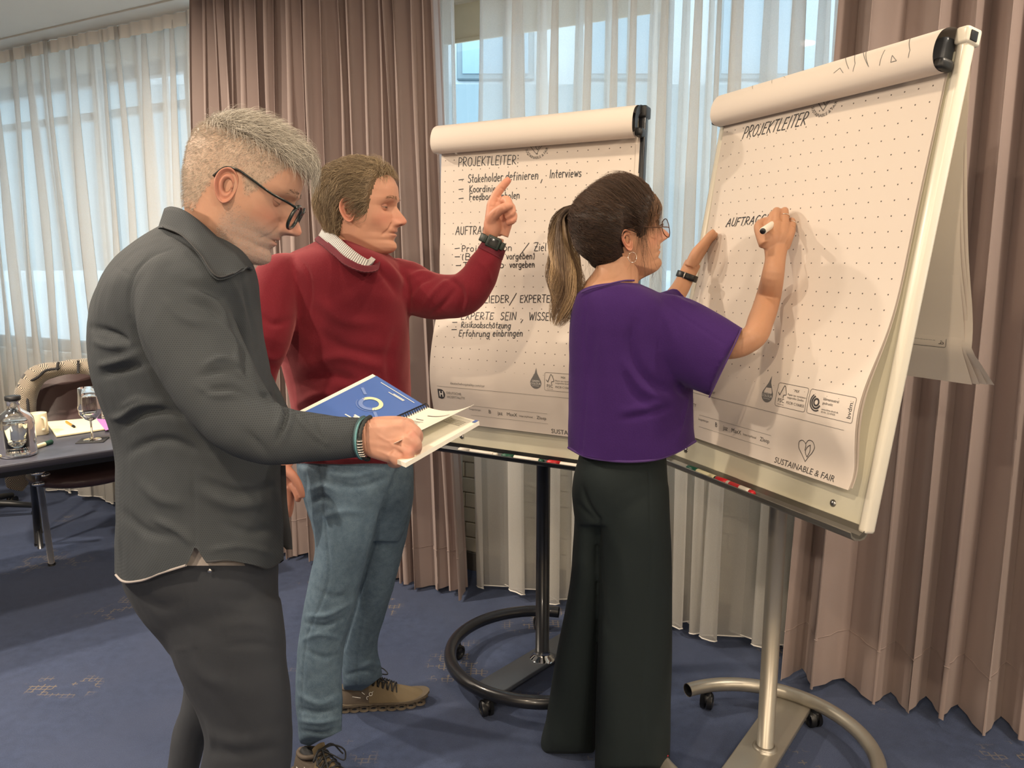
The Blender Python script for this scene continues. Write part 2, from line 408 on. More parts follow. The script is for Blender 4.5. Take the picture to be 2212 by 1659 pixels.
def curtain(name, s0, s1, d, z0, z1, nf, amp, mat, seed, omega=.35, top=.35, sharp=1.0, ppf=14, nz=22, spread=0.0, wob=.012, **k):
    r = np.random.default_rng(seed); wid = r.uniform(.55, 1.5, nf); e = np.r_[0, np.cumsum(wid)]/wid.sum()
    am = r.uniform(.6, 1.25, nf+1); ph = r.uniform(0, 6.28, nf+1); n = nf*ppf
    q = np.linspace(0, nf, n+1); i = np.clip(q.astype(int), 0, nf-1); f = q-i
    s = e[i]+f*(e[i+1]-e[i]); wloc = (e[i+1]-e[i])*(s1-s0)
    A = am[i]*(1-f)+am[i+1]*f; cs = np.cos(2*np.pi*f); sh = np.sign(cs)*np.abs(cs)**sharp
    zz = np.linspace(0, 1, nz)**1.15; rows = []
    for a in zz:                        # a=0 bottom, 1 top
        g = 1-(1-top)*a**2.0
        dd = d+amp*A*g*sh+wob*np.sin(ph[i]+a*5)+wob*.6*np.sin(q*1.7+a*7+seed)
        ss = s0+(s1-s0)*s+omega*wloc*.5*np.sin(4*np.pi*f)*-g*.5+spread*(1-a)*(s-.5)+wob*.5*np.sin(ph[i]*2+a*4)*(1-a)
        zl = z0+(z1-z0)*a+(.010*np.sin(q*2.2+seed)*(1-a)**6)
        rows.append(np.stack([WC[0]+WD[0]*ss+WN[0]*dd, WC[1]+WD[1]*ss+WN[1]*dd, np.broadcast_to(zl, ss.shape)], -1))
    R = np.array(rows); o = mesh(name, R.reshape(-1, 3), gridf(nz, n+1), mat, **k)
    return o, R
m_sheer = sheer_mat(); m_drape = drape_mat()
m_hem = plain('sheer_hem_white', srgb(244, 240, 232), .8, var=.02)
def sheer(label, p0, p1, nf, seed, amp=.045, omega=1.5, d=-.06, z0=.03, **kk):
    s0, s1 = s_of(p0, d), s_of(p1, d)
    o, R = curtain('sheer_curtain', s0, s1, d, z0, CEIL-.012, nf, amp, m_sheer, seed, omega=omega, top=.55, sharp=1.0, ppf=18, **kk)
    tag(o, label, 'curtain'); V, F = tube(R[0], .0028, 5); mesh('hem', V, F, m_hem, o, label='white weighted hem cord'); 
    V, F = curtain_tape(s0, s1, d)
    mesh('heading_tape', V, F, m_hem, o, label='white gathered heading tape under the ceiling'); return o
def curtain_tape(s0, s1, d):
    n = int(abs(s1-s0)/.012); q = np.linspace(0, 1, n); s = s0+(s1-s0)*q; rows = []
    for z in (CEIL-.075, CEIL-.055, CEIL-.03, CEIL-.01):
        dd = d+.02+.007*np.sin(q*n*.9)+.004*np.sin(q*n*.37)
        rows.append(np.stack([WC[0]+WD[0]*s+WN[0]*dd, WC[1]+WD[1]*s+WN[1]*dd, np.full(n, z)], -1))
    return np.array(rows).reshape(-1, 3), gridf(4, n)
sheer('long white sheer curtain at far left behind the table and chair', -260, 475, 21, 3, amp=.04)
sheer('white sheer curtain panel between the taupe drapes, left of the bare window gap', 955, 990, 2, 8, amp=.03)
sheer('wide white sheer curtain behind both flip charts', 1050, 1795, 11, 5, amp=.06)
def drape(label, p0, p1, nf, seed, amp, d=.06, **kk):
    o, R = curtain('drape', s_of(p0, d), s_of(p1, d), d, .018, CEIL-.008, nf, amp, m_drape, seed, **kk); tag(o, label, 'curtain')
    hz = []
    row = R[2]*.55+R[3]*.45
    V, F = tube(row+WN*.0012, .0016, 4); mesh('hem_stitching', V, F, m_drape, o)
    return o
drape('taupe pleated drape hanging behind the two men', 462, 955, 21, 21, .055, omega=.95, top=.8, sharp=.5, ppf=18, spread=.18, nz=26)
drape('taupe pleated drape at the right edge behind the flip chart', 1785, 2900, 10, 12, .085, d=.10, omega=.55, top=.75, sharp=.62, ppf=26, spread=.1, nz=26)
# curtain rail
m_rail = plain('rail_white', srgb(220, 216, 206), .5)
V, F = wbox(SL+.05, SR-.05, -.075, .085, CEIL-.008, CEIL+.002, .002); mesh('curtain_rail', V, F, m_rail, label='white curtain rail on the ceiling along the window wall', cat='rail')
# ================================================================== people: shared builders
def pxloft(rows, n=44, sub=5, e=2.25, caps=True):
    """closed body section loft; rows (py, x_left, x_right, depth, thickness_m[, bow_px])"""
    R = np.array([list(r)+[0]*(6-len(r)) for r in rows], float)
    S = spline(np.c_[R[:, 0:1], R[:, 1:]], (len(R)-1)*sub+1) if len(R) > 2 else R
    a = np.linspace(0, 2*np.pi, n, endpoint=False); c, s = np.cos(a), np.sin(a)
    cc = np.sign(c)*np.abs(c)**(2/e); ss = np.sign(s)*np.abs(s)**(2/e); out = []
    for py, xl, xr, d, th, bow in S:
        x = (xl+xr)/2+(xr-xl)/2*cc; dd = d+th/2*ss; yy = py-bow*ss
        u = (x-CX)/FPX*dd; v = (CY-yy)/FPX*dd
        out.append(np.stack([u, v*SP+dd*CP, CAMH+v*CP-dd*SP], -1))
    return loft(np.array(out), caps)
def pxtube(pts, n=24, sub=6, flat=1.0, N0=None):
    """limb along picture points (px, py, depth, radius_px[, flatness])"""
    R = np.array([list(p)+[flat]*(5-len(p)) for p in pts], float)
    W = np.array([P(*r[:3]) for r in R]); rad = R[:, 3]*R[:, 2]/FPX
    S = spline(np.c_[W, rad, R[:, 4]], (len(R)-1)*sub+1) if len(R) > 2 else np.c_[W, rad, R[:, 4]]
    path = S[:, :3]; T = np.gradient(path, axis=0); T /= np.linalg.norm(T, axis=1)[:, None]+1e-12
    vw = path-np.array([0, 0, CAMH]); vw /= np.linalg.norm(vw, axis=1)[:, None]; N = np.cross(T, vw); nl = np.linalg.norm(N, axis=1)[:, None]
    N = N/(nl+1e-9); T2, Nf, Bf = frames(path)
    for i in range(len(N)):
        if nl[i] < .2: N[i] = N[i-1] if i and nl[max(i-1, 0)] >= .2 else Nf[i]
    for i in range(1, len(N)):
        if N[i]@N[i-1] < 0: N[i] = -N[i]
    N = N-T*(N*T).sum(1)[:, None]; N /= np.linalg.norm(N, axis=1)[:, None]+1e-12; B = np.cross(T, N)
    a = np.linspace(0, 2*np.pi, n, endpoint=False)
    return loft(path[:, None]+S[:, 3][:, None, None]*(np.cos(a)[None, :, None]*N[:, None]+(S[:, 4][:, None]*np.sin(a)[None])[:, :, None]*B[:, None]), True)
def on_surf(V, pts, off=.001, r=7):
    """points on the camera side of a mesh under a picture polyline"""
    X, Y, D = proj(V); out = []
    for x, y in pts:
        q = np.hypot(X-x, Y-y); k = q < r
        if not k.any(): k = q <= q.min()+1e-6
        out.append(P(x, y, D[k].min()-off))
    out = np.array(out); 
    for _ in range(3): out[1:-1] = (out[:-2]+out[1:-1]*2+out[2:])/4
    return out
def cut_line(V, F, p0, p1, reach, sign=1):
    """open a sleeve along a picture line; cloth beyond the line goes, its rim is drawn onto the line"""
    F = np.asarray(F); X, Y, D = proj(V); p0 = np.array(p0, float); d = np.array(p1, float)-p0; L = np.hypot(*d); d /= L; n = np.array([d[1], -d[0]])*sign
    s = (X-p0[0])*n[0]+(Y-p0[1])*n[1]; t = (X-p0[0])*d[0]+(Y-p0[1])*d[1]; ok = (t > -reach[0]) & (t < L+reach[0]) & (s < reach[1]); bey = (s > 0) & ok
    F = F[~bey[F].all(1)]; idx = np.unique(F); V = V.copy(); b = idx[bey[idx]]
    V[b, 0] -= n[0]*s[b]*D[b]/FPX; V[b, 2] += n[1]*s[b]*D[b]/FPX/CP
    m = np.zeros(len(V), int); m[idx] = np.arange(len(idx)); return V[idx], m[F]
def cut_hem(V, F, hem, near=None):
    """trim cloth below a picture hem line (list of px,py); near: another line for camera-facing cloth"""
    F = np.asarray(F); X, Y, D = proj(V); N = vnormals(V, F); toc = np.array([0, 0, CAMH])-V; fc = (N*toc).sum(1) > 0
    h = np.interp(X, *np.array(hem, float).T)
    if near is not None: h = np.where(fc, np.interp(X, *np.array(near, float).T), h)
    below = Y > h; keep = ~(below[F].all(1)); F = F[keep]
    idx = np.unique(F); V = V.copy(); b = idx[below[idx]]
    V[b, 2] += (Y[b]-h[b])*D[b]/FPX/CP
    m = np.zeros(len(V), int); m[idx] = np.arange(len(idx)); return V[idx], m[F]
def sit(V, pts, off=.007, r=9, keep=None):
    """re-seat picture points on the camera side of a mesh"""
    X, Y, D = proj(V); out = []
    for i, q in enumerate(pts):
        k = np.hypot(X-q[0], Y-q[1]) < r
        out.append((q[0], q[1], min(q[2], D[k].min()-off)) if (keep is None or i in keep) and k.any() else tuple(q))
    return out
def rim_tube(hem, depthfn, r, n=60): return tube(np.array([P(x, y, depthfn(x)) for x, y in spline(np.array(hem, float), n)]), r, 6)

def lerp_tab(z, tab): a = np.array(tab, float); return np.interp(z, a[:, 0], a[:, 1])
def sm_tab(z, tab):
    a = np.array(tab, float); zz = np.linspace(a[0, 0], a[-1, 0], 400); v = np.interp(zz, a[:, 0], a[:, 1]); k = np.hanning(13); k /= k.sum()
    v2 = np.convolve(np.pad(v, 6, mode='edge'), k, 'valid'); v2[:3] = v[:3]; v2[-10:] = v[-10:]; return np.interp(z, zz, v2)
HF = [(-.125, .020), (-.114, .034), (-.108, .062), (-.104, .078), (-.098, .090), (-.088, .0965), (-.078, .0965), (-.069, .0915), (-.060, .0945), (-.050, .0955), (-.04, .0985), (-.032, .097), (-.015, .0935), (.0, .0915), (.018, .0895), (.030, .0965), (.038, .1005), (.052, .1005), (.07, .098), (.09, .088), (.107, .069), (.118, .045), (.125, .022), (.129, 0)]
HB = [(-.125, -.050), (-.10, -.054), (-.07, -.062), (-.04, -.075), (0, -.091), (.04, -.099), (.07, -.096), (.095, -.079), (.112, -.054), (.123, -.026), (.129, 0)]
HW = [(-.125, .046), (-.108, .050), (-.09, .0565), (-.06, .063), (-.03, .0685), (0, .0715), (.03, .0745), (.06, .0745), (.085, .066), (.105, .048), (.118, .030), (.129, 0)]
NOSE = [(-.125, 0), (-.041, 0), (-.036, .003), (-.0315, .014), (-.028, .027), (-.023, .034), (-.017, .036), (-.010, .032), (0, .0235), (.012, .0145), (.022, .008), (.031, .002), (.04, 0), (.129, 0)]
def head_surface(z, phi, o):
    """local head surface; x forward, y to the person's left"""
    f = sm_tab(z, o.get('front', HF)); b = sm_tab(z, HB); w = sm_tab(z, HW)*o.get('wide', 1.0)
    c, s = np.cos(phi), np.sin(phi)
    p = np.where(c > 0, 2.15-.30*np.clip((-.015-z)/.035, 0, 1), 2.1)
    p = p+.25*np.clip((z-.0)/.06, 0, 1)*(c > 0)
    cx = .006
    x = cx+np.where(c > 0, (f-cx), (cx-b))*np.sign(c)*np.abs(c)**(2/p); y = w*np.sign(s)*np.abs(s)**(2/p)
    fr = np.clip((x-.02)/.05, 0, 1); ay = np.abs(y)
    # cheekbones, jaw corners, temples
    side = gauss(x-.055, .022)
    y = y*(1+.055*side*gauss(z+.004, .026)-.05*gauss(x-.05, .03)*gauss(z-.055, .02)+.03*gauss(x-.01, .025)*gauss(z+.062, .02)-o.get('hollow', .03)*gauss(x-.06, .02)*gauss(z+.042, .016))
    zj = -.100+np.clip(.080-x, 0, .09)*.48; y = y*(1-.26*np.clip((zj-z)/.026, 0, 1))
    ay = np.abs(y)
    # sockets, brows, lids
    x = x-fr*.0125*np.exp(-((ay-.031)/.0155)**2-((z-.014)/.0115)**2)
    x = x+fr*(.0045*np.exp(-((ay-.026)/.02)**2-((z-.034)/.007)**2))
    x = x+fr*(.0010*np.exp(-((ay-.031)/.014)**2-((z+.004)/.007)**2))
    # nose
    n = sm_tab(z, [(a, v*o.get('nose', 1)) for a, v in NOSE]); sg = np.interp(z, [-.04, -.03, -.024, -.012, .01, .03], [.014, .0145, .0145, .0105, .0078, .009])
    x = x+fr*n*np.exp(-(ay/sg)**2.2)
    x = x+fr*.006*np.exp(-((ay-.0145)/.005)**2-((z+.0255)/.006)**2)
    # mouth: lips, parting, philtrum, folds, chin
    mw = np.clip(1-(ay/.027)**2, 0, 1)
    x = x+fr*mw*(.0030*gauss(z+.0450, .0042)+.0038*gauss(z+.0560, .0045)-.0042*gauss(z+.0503, .0020))
    x = x-fr*.002*np.exp(-((ay-.029)/.006)**2-((z+.051)/.006)**2)
    ln = ay-(.021+.016*np.clip((-.022-z)/.035, 0, 1)); x = x-fr*o.get('fold', .0022)*np.exp(-(ln/.0035)**2)*np.clip((-.018-z)/.008, 0, 1)*np.clip((z+.062)/.01, 0, 1)
    x = x+fr*.003*np.exp(-(ay/.017)**2-((z+.088)/.012)**2)-fr*.0016*np.exp(-(ay/.02)**2-((z+.069)/.004)**2)
    return np.stack([x, y, z+0*x], -1)
def head_mesh(o, nz=170, na=150):
    z = np.concatenate([np.linspace(-.125, -.10, 26, endpoint=False), np.linspace(-.10, .045, 104, endpoint=False), .045+.0838*np.sin(np.linspace(0, np.pi/2, 46))])
    th = np.linspace(-np.pi, np.pi, na, endpoint=False); phi = th-.62*np.sin(th)
    Z, A = np.meshgrid(z, phi, indexing='ij'); G = head_surface(Z, A, o)
    return loft(G)
def ear_mesh(sc=1.0):
    """right ear, local: u back(-x)..front(+x), z up, height along -y; origin at canal"""
    n, m = 48, 15; t = np.linspace(0, 2*np.pi, n, endpoint=False); out = []
    ca, sa = np.cos(t), np.sin(t)
    R = 1/np.sqrt((ca/(.0175+.0025*(sa > 0)*sa))**2+(sa/np.where(sa > 0, .031, .030))**2)*(1-.12*np.clip(-sa, 0, 1)*(np.abs(ca))) * (1-.10*np.clip(ca, 0, 1))
    prof = [(0, -.007), (.18, -.0065), (.32, -.004), (.42, .004), (.52, .0085), (.62, .0070), (.72, .0030), (.80, .0034), (.87, .0100), (.93, .0128), (.98, .0118), (1.0, .0075), (.99, .003), (.93, .0005), (.8, -.004), (.6, -.008)]
    for r, h in prof:
        front = np.clip(ca*1.3-.2, 0, 1); lobe = np.clip(-sa*1.5-.55, 0, 1)
        hh = h*(1-.7*front*(r > .3))*(1-.0*lobe); hh = np.where((r > .3) & (r < .9), hh*(1-lobe*.5)+lobe*.004, hh)
        hh = hh+.004*gauss(r-.42, .12)*gauss(np.arctan2(sa, ca)-.05, .4)     # tragus
        rise = .010*np.clip(-ca, -0.2, 1)*min(r, 1)                            # rear stands off the head
        out.append(np.stack([R*r*ca-.009, -(hh+rise)-.001, R*r*sa+.004], -1))
    V, F = loft(np.array(out), True); V *= sc
    c, s = math.cos(.16), math.sin(.16); V = np.stack([V[:, 0]*c-V[:, 2]*s, V[:, 1], V[:, 0]*s+V[:, 2]*c], -1); return V, F
def eye_parts(o):
    """eyeballs and lids in local head space"""
    balls, lids = [], []
    for sy in (-1, 1):
        c = np.array([.0680+o.get('eye_in', 0), sy*.031, .0155]); balls.append(ellipsoid(c, (.0122, .0122, .0122), 14))
        th = np.linspace(-1.62, 1.62, 22); op = o.get('open', .45); rows_u = []; rows_l = []
        for k in np.linspace(0, 1, 8):
            e = .10*op+(1.25-.10*op)*k if False else (np.pi*.5)*k+(op*.62-.25)*(1-k)
            el = e; rows_u.append(np.stack([c[0]+.0136*np.cos(el)*np.cos(th), c[1]+.0136*np.sin(th), c[2]+.0136*np.sin(el)*np.cos(th)], -1))
            e2 = -(np.pi*.5)*k-(op*.30+.10)*(1-k); rows_l.append(np.stack([c[0]+.0134*np.cos(e2)*np.cos(th), c[1]+.0134*np.sin(th), c[2]+.0134*np.sin(e2)*np.cos(th)], -1))
        for rw in (rows_u, rows_l): lids.append((np.array(rw).reshape(-1, 3), gridf(8, 22)))
    return balls, lids
def pose(yaw, pitch, roll, ear_px, d, sc, hw=.0715, earx=0):
    R = Matrix.Rotation(math.radians(yaw), 3, 'Z') @ Matrix.Rotation(math.radians(-pitch), 3, 'Y') @ Matrix.Rotation(math.radians(roll), 3, 'X')
    R = np.array(R)*sc; o = P(ear_px[0], ear_px[1], d)-R@np.array([-.004+earx, -hw, 0.]); M = np.eye(4); M[:3, :3] = R; M[:3, 3] = o; return M
def strands(root, dirn, length, seg, width, step_fn, tip=.25, jit=.0, rng=None):
    """many tapered three sided hairs; step_fn(p, d, t) -> new direction (vectorised)"""
    n = len(root); p = root.copy(); d = dirn/(np.linalg.norm(dirn, axis=1)[:, None]+1e-9); pts = [p.copy()]
    for i in range(seg):
        t = (i+1)/seg; d = step_fn(p, d, t); d = d/(np.linalg.norm(d, axis=1)[:, None]+1e-9)
        p = p+d*(length/seg)[:, None]; pts.append(p.copy())
    Pn = np.stack(pts, 1); T = np.gradient(Pn, axis=1); T /= np.linalg.norm(T, axis=2)[..., None]+1e-9
    ref = np.array([.31, .77, .55]); N = np.cross(T, ref); N /= np.linalg.norm(N, axis=2)[..., None]+1e-9; B = np.cross(T, N)
    w = np.linspace(1, tip, seg+1)[None, :, None]*np.asarray(width).reshape(-1, 1, 1)
    ring = np.stack([Pn+w*(math.cos(a)*N+math.sin(a)*B) for a in (0, 2.094, 4.189)], 2)    # n,seg+1,3,3
    V = ring.reshape(-1, 3); m = seg+1
    base = (np.arange(n)*m*3)[:, None, None]; s = (np.arange(seg)*3)[None, :, None]; k = np.arange(3)[None, None, :]; k2 = (k+1) % 3
    F = np.stack([base+s+k, base+s+k2, base+s+3+k2, base+s+3+k], -1).reshape(-1, 4)
    return V, F, m*3
def hair_mesh(name, V, F, per, cols, mat, parent, **k):
    C = np.repeat(cols, per, axis=0); return mesh(name, V, F, mat, parent, col=C, world=True, kind='stuff', **k)
def person_mat(name, rough=.5, bump=.08, sss=.12):
    t = NT(name); b = t.b; co = t.coord(); a = t.n('ShaderNodeVertexColor', layer_name='Col'); nz = t.noise(co, 240, 3); n2 = t.noise(co, 45, 2)
    c = t.mix(t.math('MULTIPLY', nz, .14), a.outputs['Color'], (.30, .14, .10)); c = t.mix(t.math('MULTIPLY', t.ramp(n2, .45, .7), .08), c, (.58, .27, .21)); t.l(c, b.inputs['Base Color'])
    b.inputs['Roughness'].default_value = rough; b.inputs['Specular IOR Level'].default_value = .4
    b.inputs['Subsurface Weight'].default_value = sss; b.inputs['Subsurface Radius'].default_value = (1, .4, .25); b.inputs['Subsurface Scale'].default_value = .006
    t.bump(t.noise(co, 420, 2), bump, .001); return t.m
def hair_mat(name, rough=.5):
    t = NT(name); b = t.b; a = t.n('ShaderNodeVertexColor', layer_name='Col'); t.l(a.outputs['Color'], b.inputs['Base Color'])
    b.inputs['Roughness'].default_value = rough; b.inputs['Specular IOR Level'].default_value = .45; return t.m
m_skin = person_mat('skin'); m_hair = hair_mat('hair')
m_eye = plain('eye_white', srgb(214, 204, 196), .15, var=.01); m_iris = plain('iris_dark', (.05, .035, .03), .1)
m_hidden = plain('undersuit', (.05, .05, .06), .9)
SKIN_M = np.array(srgb(196, 152, 128)); SKIN_W = np.array(srgb(194, 146, 114)); SKIN_2 = np.array(srgb(204, 154, 132))
def paint_face(L, base, o):
    """natural colour of the skin by place: lips, ears, cheeks, nose, brows, beard; nostrils and lip parting get painted shade"""
    x, y, z = L.T; ay = np.abs(y); c = np.repeat(base[None], len(L), 0)
    def tint(w, col): nonlocal c; c = c*(1-w[:, None])+np.array(col)*w[:, None]
    fr = x > .05
    red = np.array(srgb(206, 112, 98)); tint(.35*np.exp(-(ay/.02)**2-((z+.018)/.016)**2)*fr, red); tint(.28*np.exp(-((ay-.045)/.02)**2-((z+.015)/.018)**2)*fr, red)
    tint(.6*np.clip(1-(ay/.026)**2, 0, 1)*(gauss(z+.044, .004)+gauss(z+.057, .005)).clip(0, 1)*fr, o.get('lip', srgb(178, 96, 88)))
    tint(.75*np.clip(1-(ay/.027)**2, 0, 1)*gauss(z+.0503, .0014)*fr, srgb(96, 48, 44))  # shade of the lip parting put into the colour
    tint(.45*gauss(z+.029, .003)*np.exp(-((ay-.0085)/.0045)**2)*fr*2.0, srgb(70, 30, 28))  # nostrils: their shade painted as dark spots, no hollow modelled
    tint(.25*np.exp(-((ay-.031)/.014)**2-((z-.012)/.012)**2)*fr, srgb(150, 92, 84))
    bz = .0365+.004*np.cos((ay-.03)*60); tint(o.get('brow', .6)*gauss(z-bz, .0032)*np.clip((ay-.008)/.006, 0, 1)*np.clip((.052-ay)/.008, 0, 1)*fr, o.get('browc', srgb(96, 78, 60)))
    if 'beard' in o:
        w = np.clip((-.018-z)/.03, 0, 1)*np.clip((x-.0)/.02, 0, 1)*np.clip((z+.118)/.01, 0, 1)*(1-.85*np.exp(-(ay/.02)**2-((z+.05)/.01)**2))
        r = RNG.random(len(L)); tint(o['beard']*w*(.55+.6*r), o.get('beardc', srgb(168, 158, 150)))
    return c
def build_head(o):
    V, F = head_mesh(o); c = paint_face(V, o['skin'], o); ear = ear_mesh(o.get('ear', 1.0)); ev = []
    parts = [(V, F)]; cols = [c]
    for sy in (1, -1):
        E = ear[0]*np.array([1, sy, 1])+np.array([-.004+o.get('earx', 0), -sy*(.0700*o.get('wide', 1)), .0]); Fe = ear[1] if sy > 0 else [f[::-1] for f in ear[1]]
        ce = np.repeat((o['skin']*.75+np.array(srgb(206, 112, 98))*.25)[None], len(E), 0)
        dep = np.clip((.006-np.abs(ear[0][:, 1]))/.006, 0, 1)*(np.hypot(ear[0][:, 0]+.009, ear[0][:, 2]-.004) < .012); ce = ce*(1-.72*dep[:, None]); rim_ = np.clip((np.abs(ear[0][:, 1])-.008)/.004, 0, 1)[:, None]; ce = ce*(1-.2*rim_)+np.array(srgb(214, 140, 124))*.2*rim_  # shade of the ear hollow painted in as a darker tint
        parts.append((E, Fe)); cols.append(ce)
    b, lids = eye_parts(o)
    for l in lids: parts.append(l); lc = np.repeat((o['skin']*.86*np.array([1, .92, .92]))[None], len(l[0]), 0); lc[:22] *= o.get('lash', .25); cols.append(lc)
    V, F = join(*parts); return V, F, np.vstack(cols), b
def eyes(o, M, root):
    c = .0680+o.get('eye_in', 0); g = o.get('gaze', 0)
    for sy in (-1, 1):
        e = ellipsoid((c, sy*.031, .0155), (.0122, .0122, .0122), 14); eo = mesh('eye', *xf(e, M), m_eye, root, world=True)
        R = np.array(Euler((0, o.get('gaze_down', .1), g)).to_matrix())
        V, F = ellipsoid((0, 0, 0), (.0025, .0056, .0056), 10); V = V+np.array([.0108, 0, 0]); V = V@R.T+np.array([c, sy*.031, .0155]); mesh('iris', *xf((V, F), M), m_iris, eo)
def hand(parts, voxel=.0019, it=3): return fuse(parts, voxel, it, .5)
def skin_tube(pts, n=14, sub=5, flat=1.0): return pxtube(pts, n, sub, flat)
def scalp_pts(o, n, zf, rng):
    """random points on the head where zf(local points) is true, with normals"""
    V, F = head_mesh(o); F4 = np.array([f for f in F if len(f) == 4]); A = V[F4]; ok = zf(A.mean(1)); A = A[ok]
    ar = np.linalg.norm(np.cross(A[:, 2]-A[:, 0], A[:, 3]-A[:, 1]), axis=1); i = rng.choice(len(A), n, p=ar/ar.sum()); a, b = rng.random((2, n, 1))
    Q = A[i]; p = (Q[:, 0]*(1-a)+Q[:, 1]*a)*(1-b)+(Q[:, 3]*(1-a)+Q[:, 2]*a)*b
    nn = np.cross(Q[:, 2]-Q[:, 0], Q[:, 3]-Q[:, 1]); nn /= np.linalg.norm(nn, axis=1)[:, None]+1e-12
    s = np.sign((nn*(p-np.array([0, 0, .03]))).sum(1)); return p, nn*s[:, None]
def hair_cap(o, zf, lift):
    """shell over the scalp region, lifted along its normals by lift(points)"""
    V, F = head_mesh(o); F4 = [f for f in F]; N = vnormals(V, F4); s = np.sign((N*(V-np.array([0, 0, .03]))).sum(1).mean()); N = N*s
    w = lift(V); V2 = V+N*w[:, None]; k = zf(V); F2 = np.array([f for f in F4 if len(f) == 4 and k[f].any()]+[[f[0], f[1], f[2], f[2]] for f in F4 if len(f) == 3 and k[f].any()])
    F2 = [list(dict.fromkeys(f)) for f in F2.tolist()]; idx = np.unique(np.concatenate([np.array(f) for f in F2])); m = np.zeros(len(V), int); m[idx] = np.arange(len(idx))
    return V2[idx], [[int(m[i]) for i in f] for f in F2], V[idx]
def brow_pts(o, n, rng):
    return scalp_pts(o, n, lambda L: (np.abs(L[:, 2]-.0375-.003*np.cos((np.abs(L[:, 1])-.03)*60)) < .0042) & (np.abs(L[:, 1]) > .010) & (np.abs(L[:, 1]) < .047) & (L[:, 0] > .05), rng)
def tri_ring(c, nrm, r, tube_r, n=40, flat=1.0):
    nrm = np.asarray(nrm, float); nrm /= np.linalg.norm(nrm); a = np.cross(nrm, [0, 0, 1.]); a /= np.linalg.norm(a); b = np.cross(nrm, a); t = np.linspace(0, 2*np.pi, n, endpoint=False)
    return tube(c+r*np.cos(t)[:, None]*a+r*flat*np.sin(t)[:, None]*b, tube_r, 8, closed=True)
def band_px(c0, c1, d, rpx, depth_r, thick, wid, n=40, tilt=0):
    """strap round a limb: centre pixel pair gives the two silhouette ends"""
    a = P(c0[0], c0[1], d); b = P(c1[0], c1[1], d); ctr = (a+b)/2; ax = (b-a)/2; dv = ray((c0[0]+c1[0])/2, (c0[1]+c1[1])/2); dv /= np.linalg.norm(dv); dv = dv-ax*np.dot(dv, ax)/np.dot(ax, ax); dv /= np.linalg.norm(dv)
    t = np.linspace(0, 2*np.pi, n, endpoint=False); path = ctr+np.cos(t)[:, None]*ax+np.sin(t)[:, None]*dv*depth_r
    L = np.cross(ax/np.linalg.norm(ax), dv); R = []
    for p in path:
        o = p-ctr; o = o/np.linalg.norm(o); R.append([p+L*wid/2*s+o*thick*h for s, h in ((-1, 0), (-1, .7), (-.8, 1), (.8, 1), (1, .7), (1, 0))])
    return loft(np.array(R), False, True), ctr, ax, dv, L
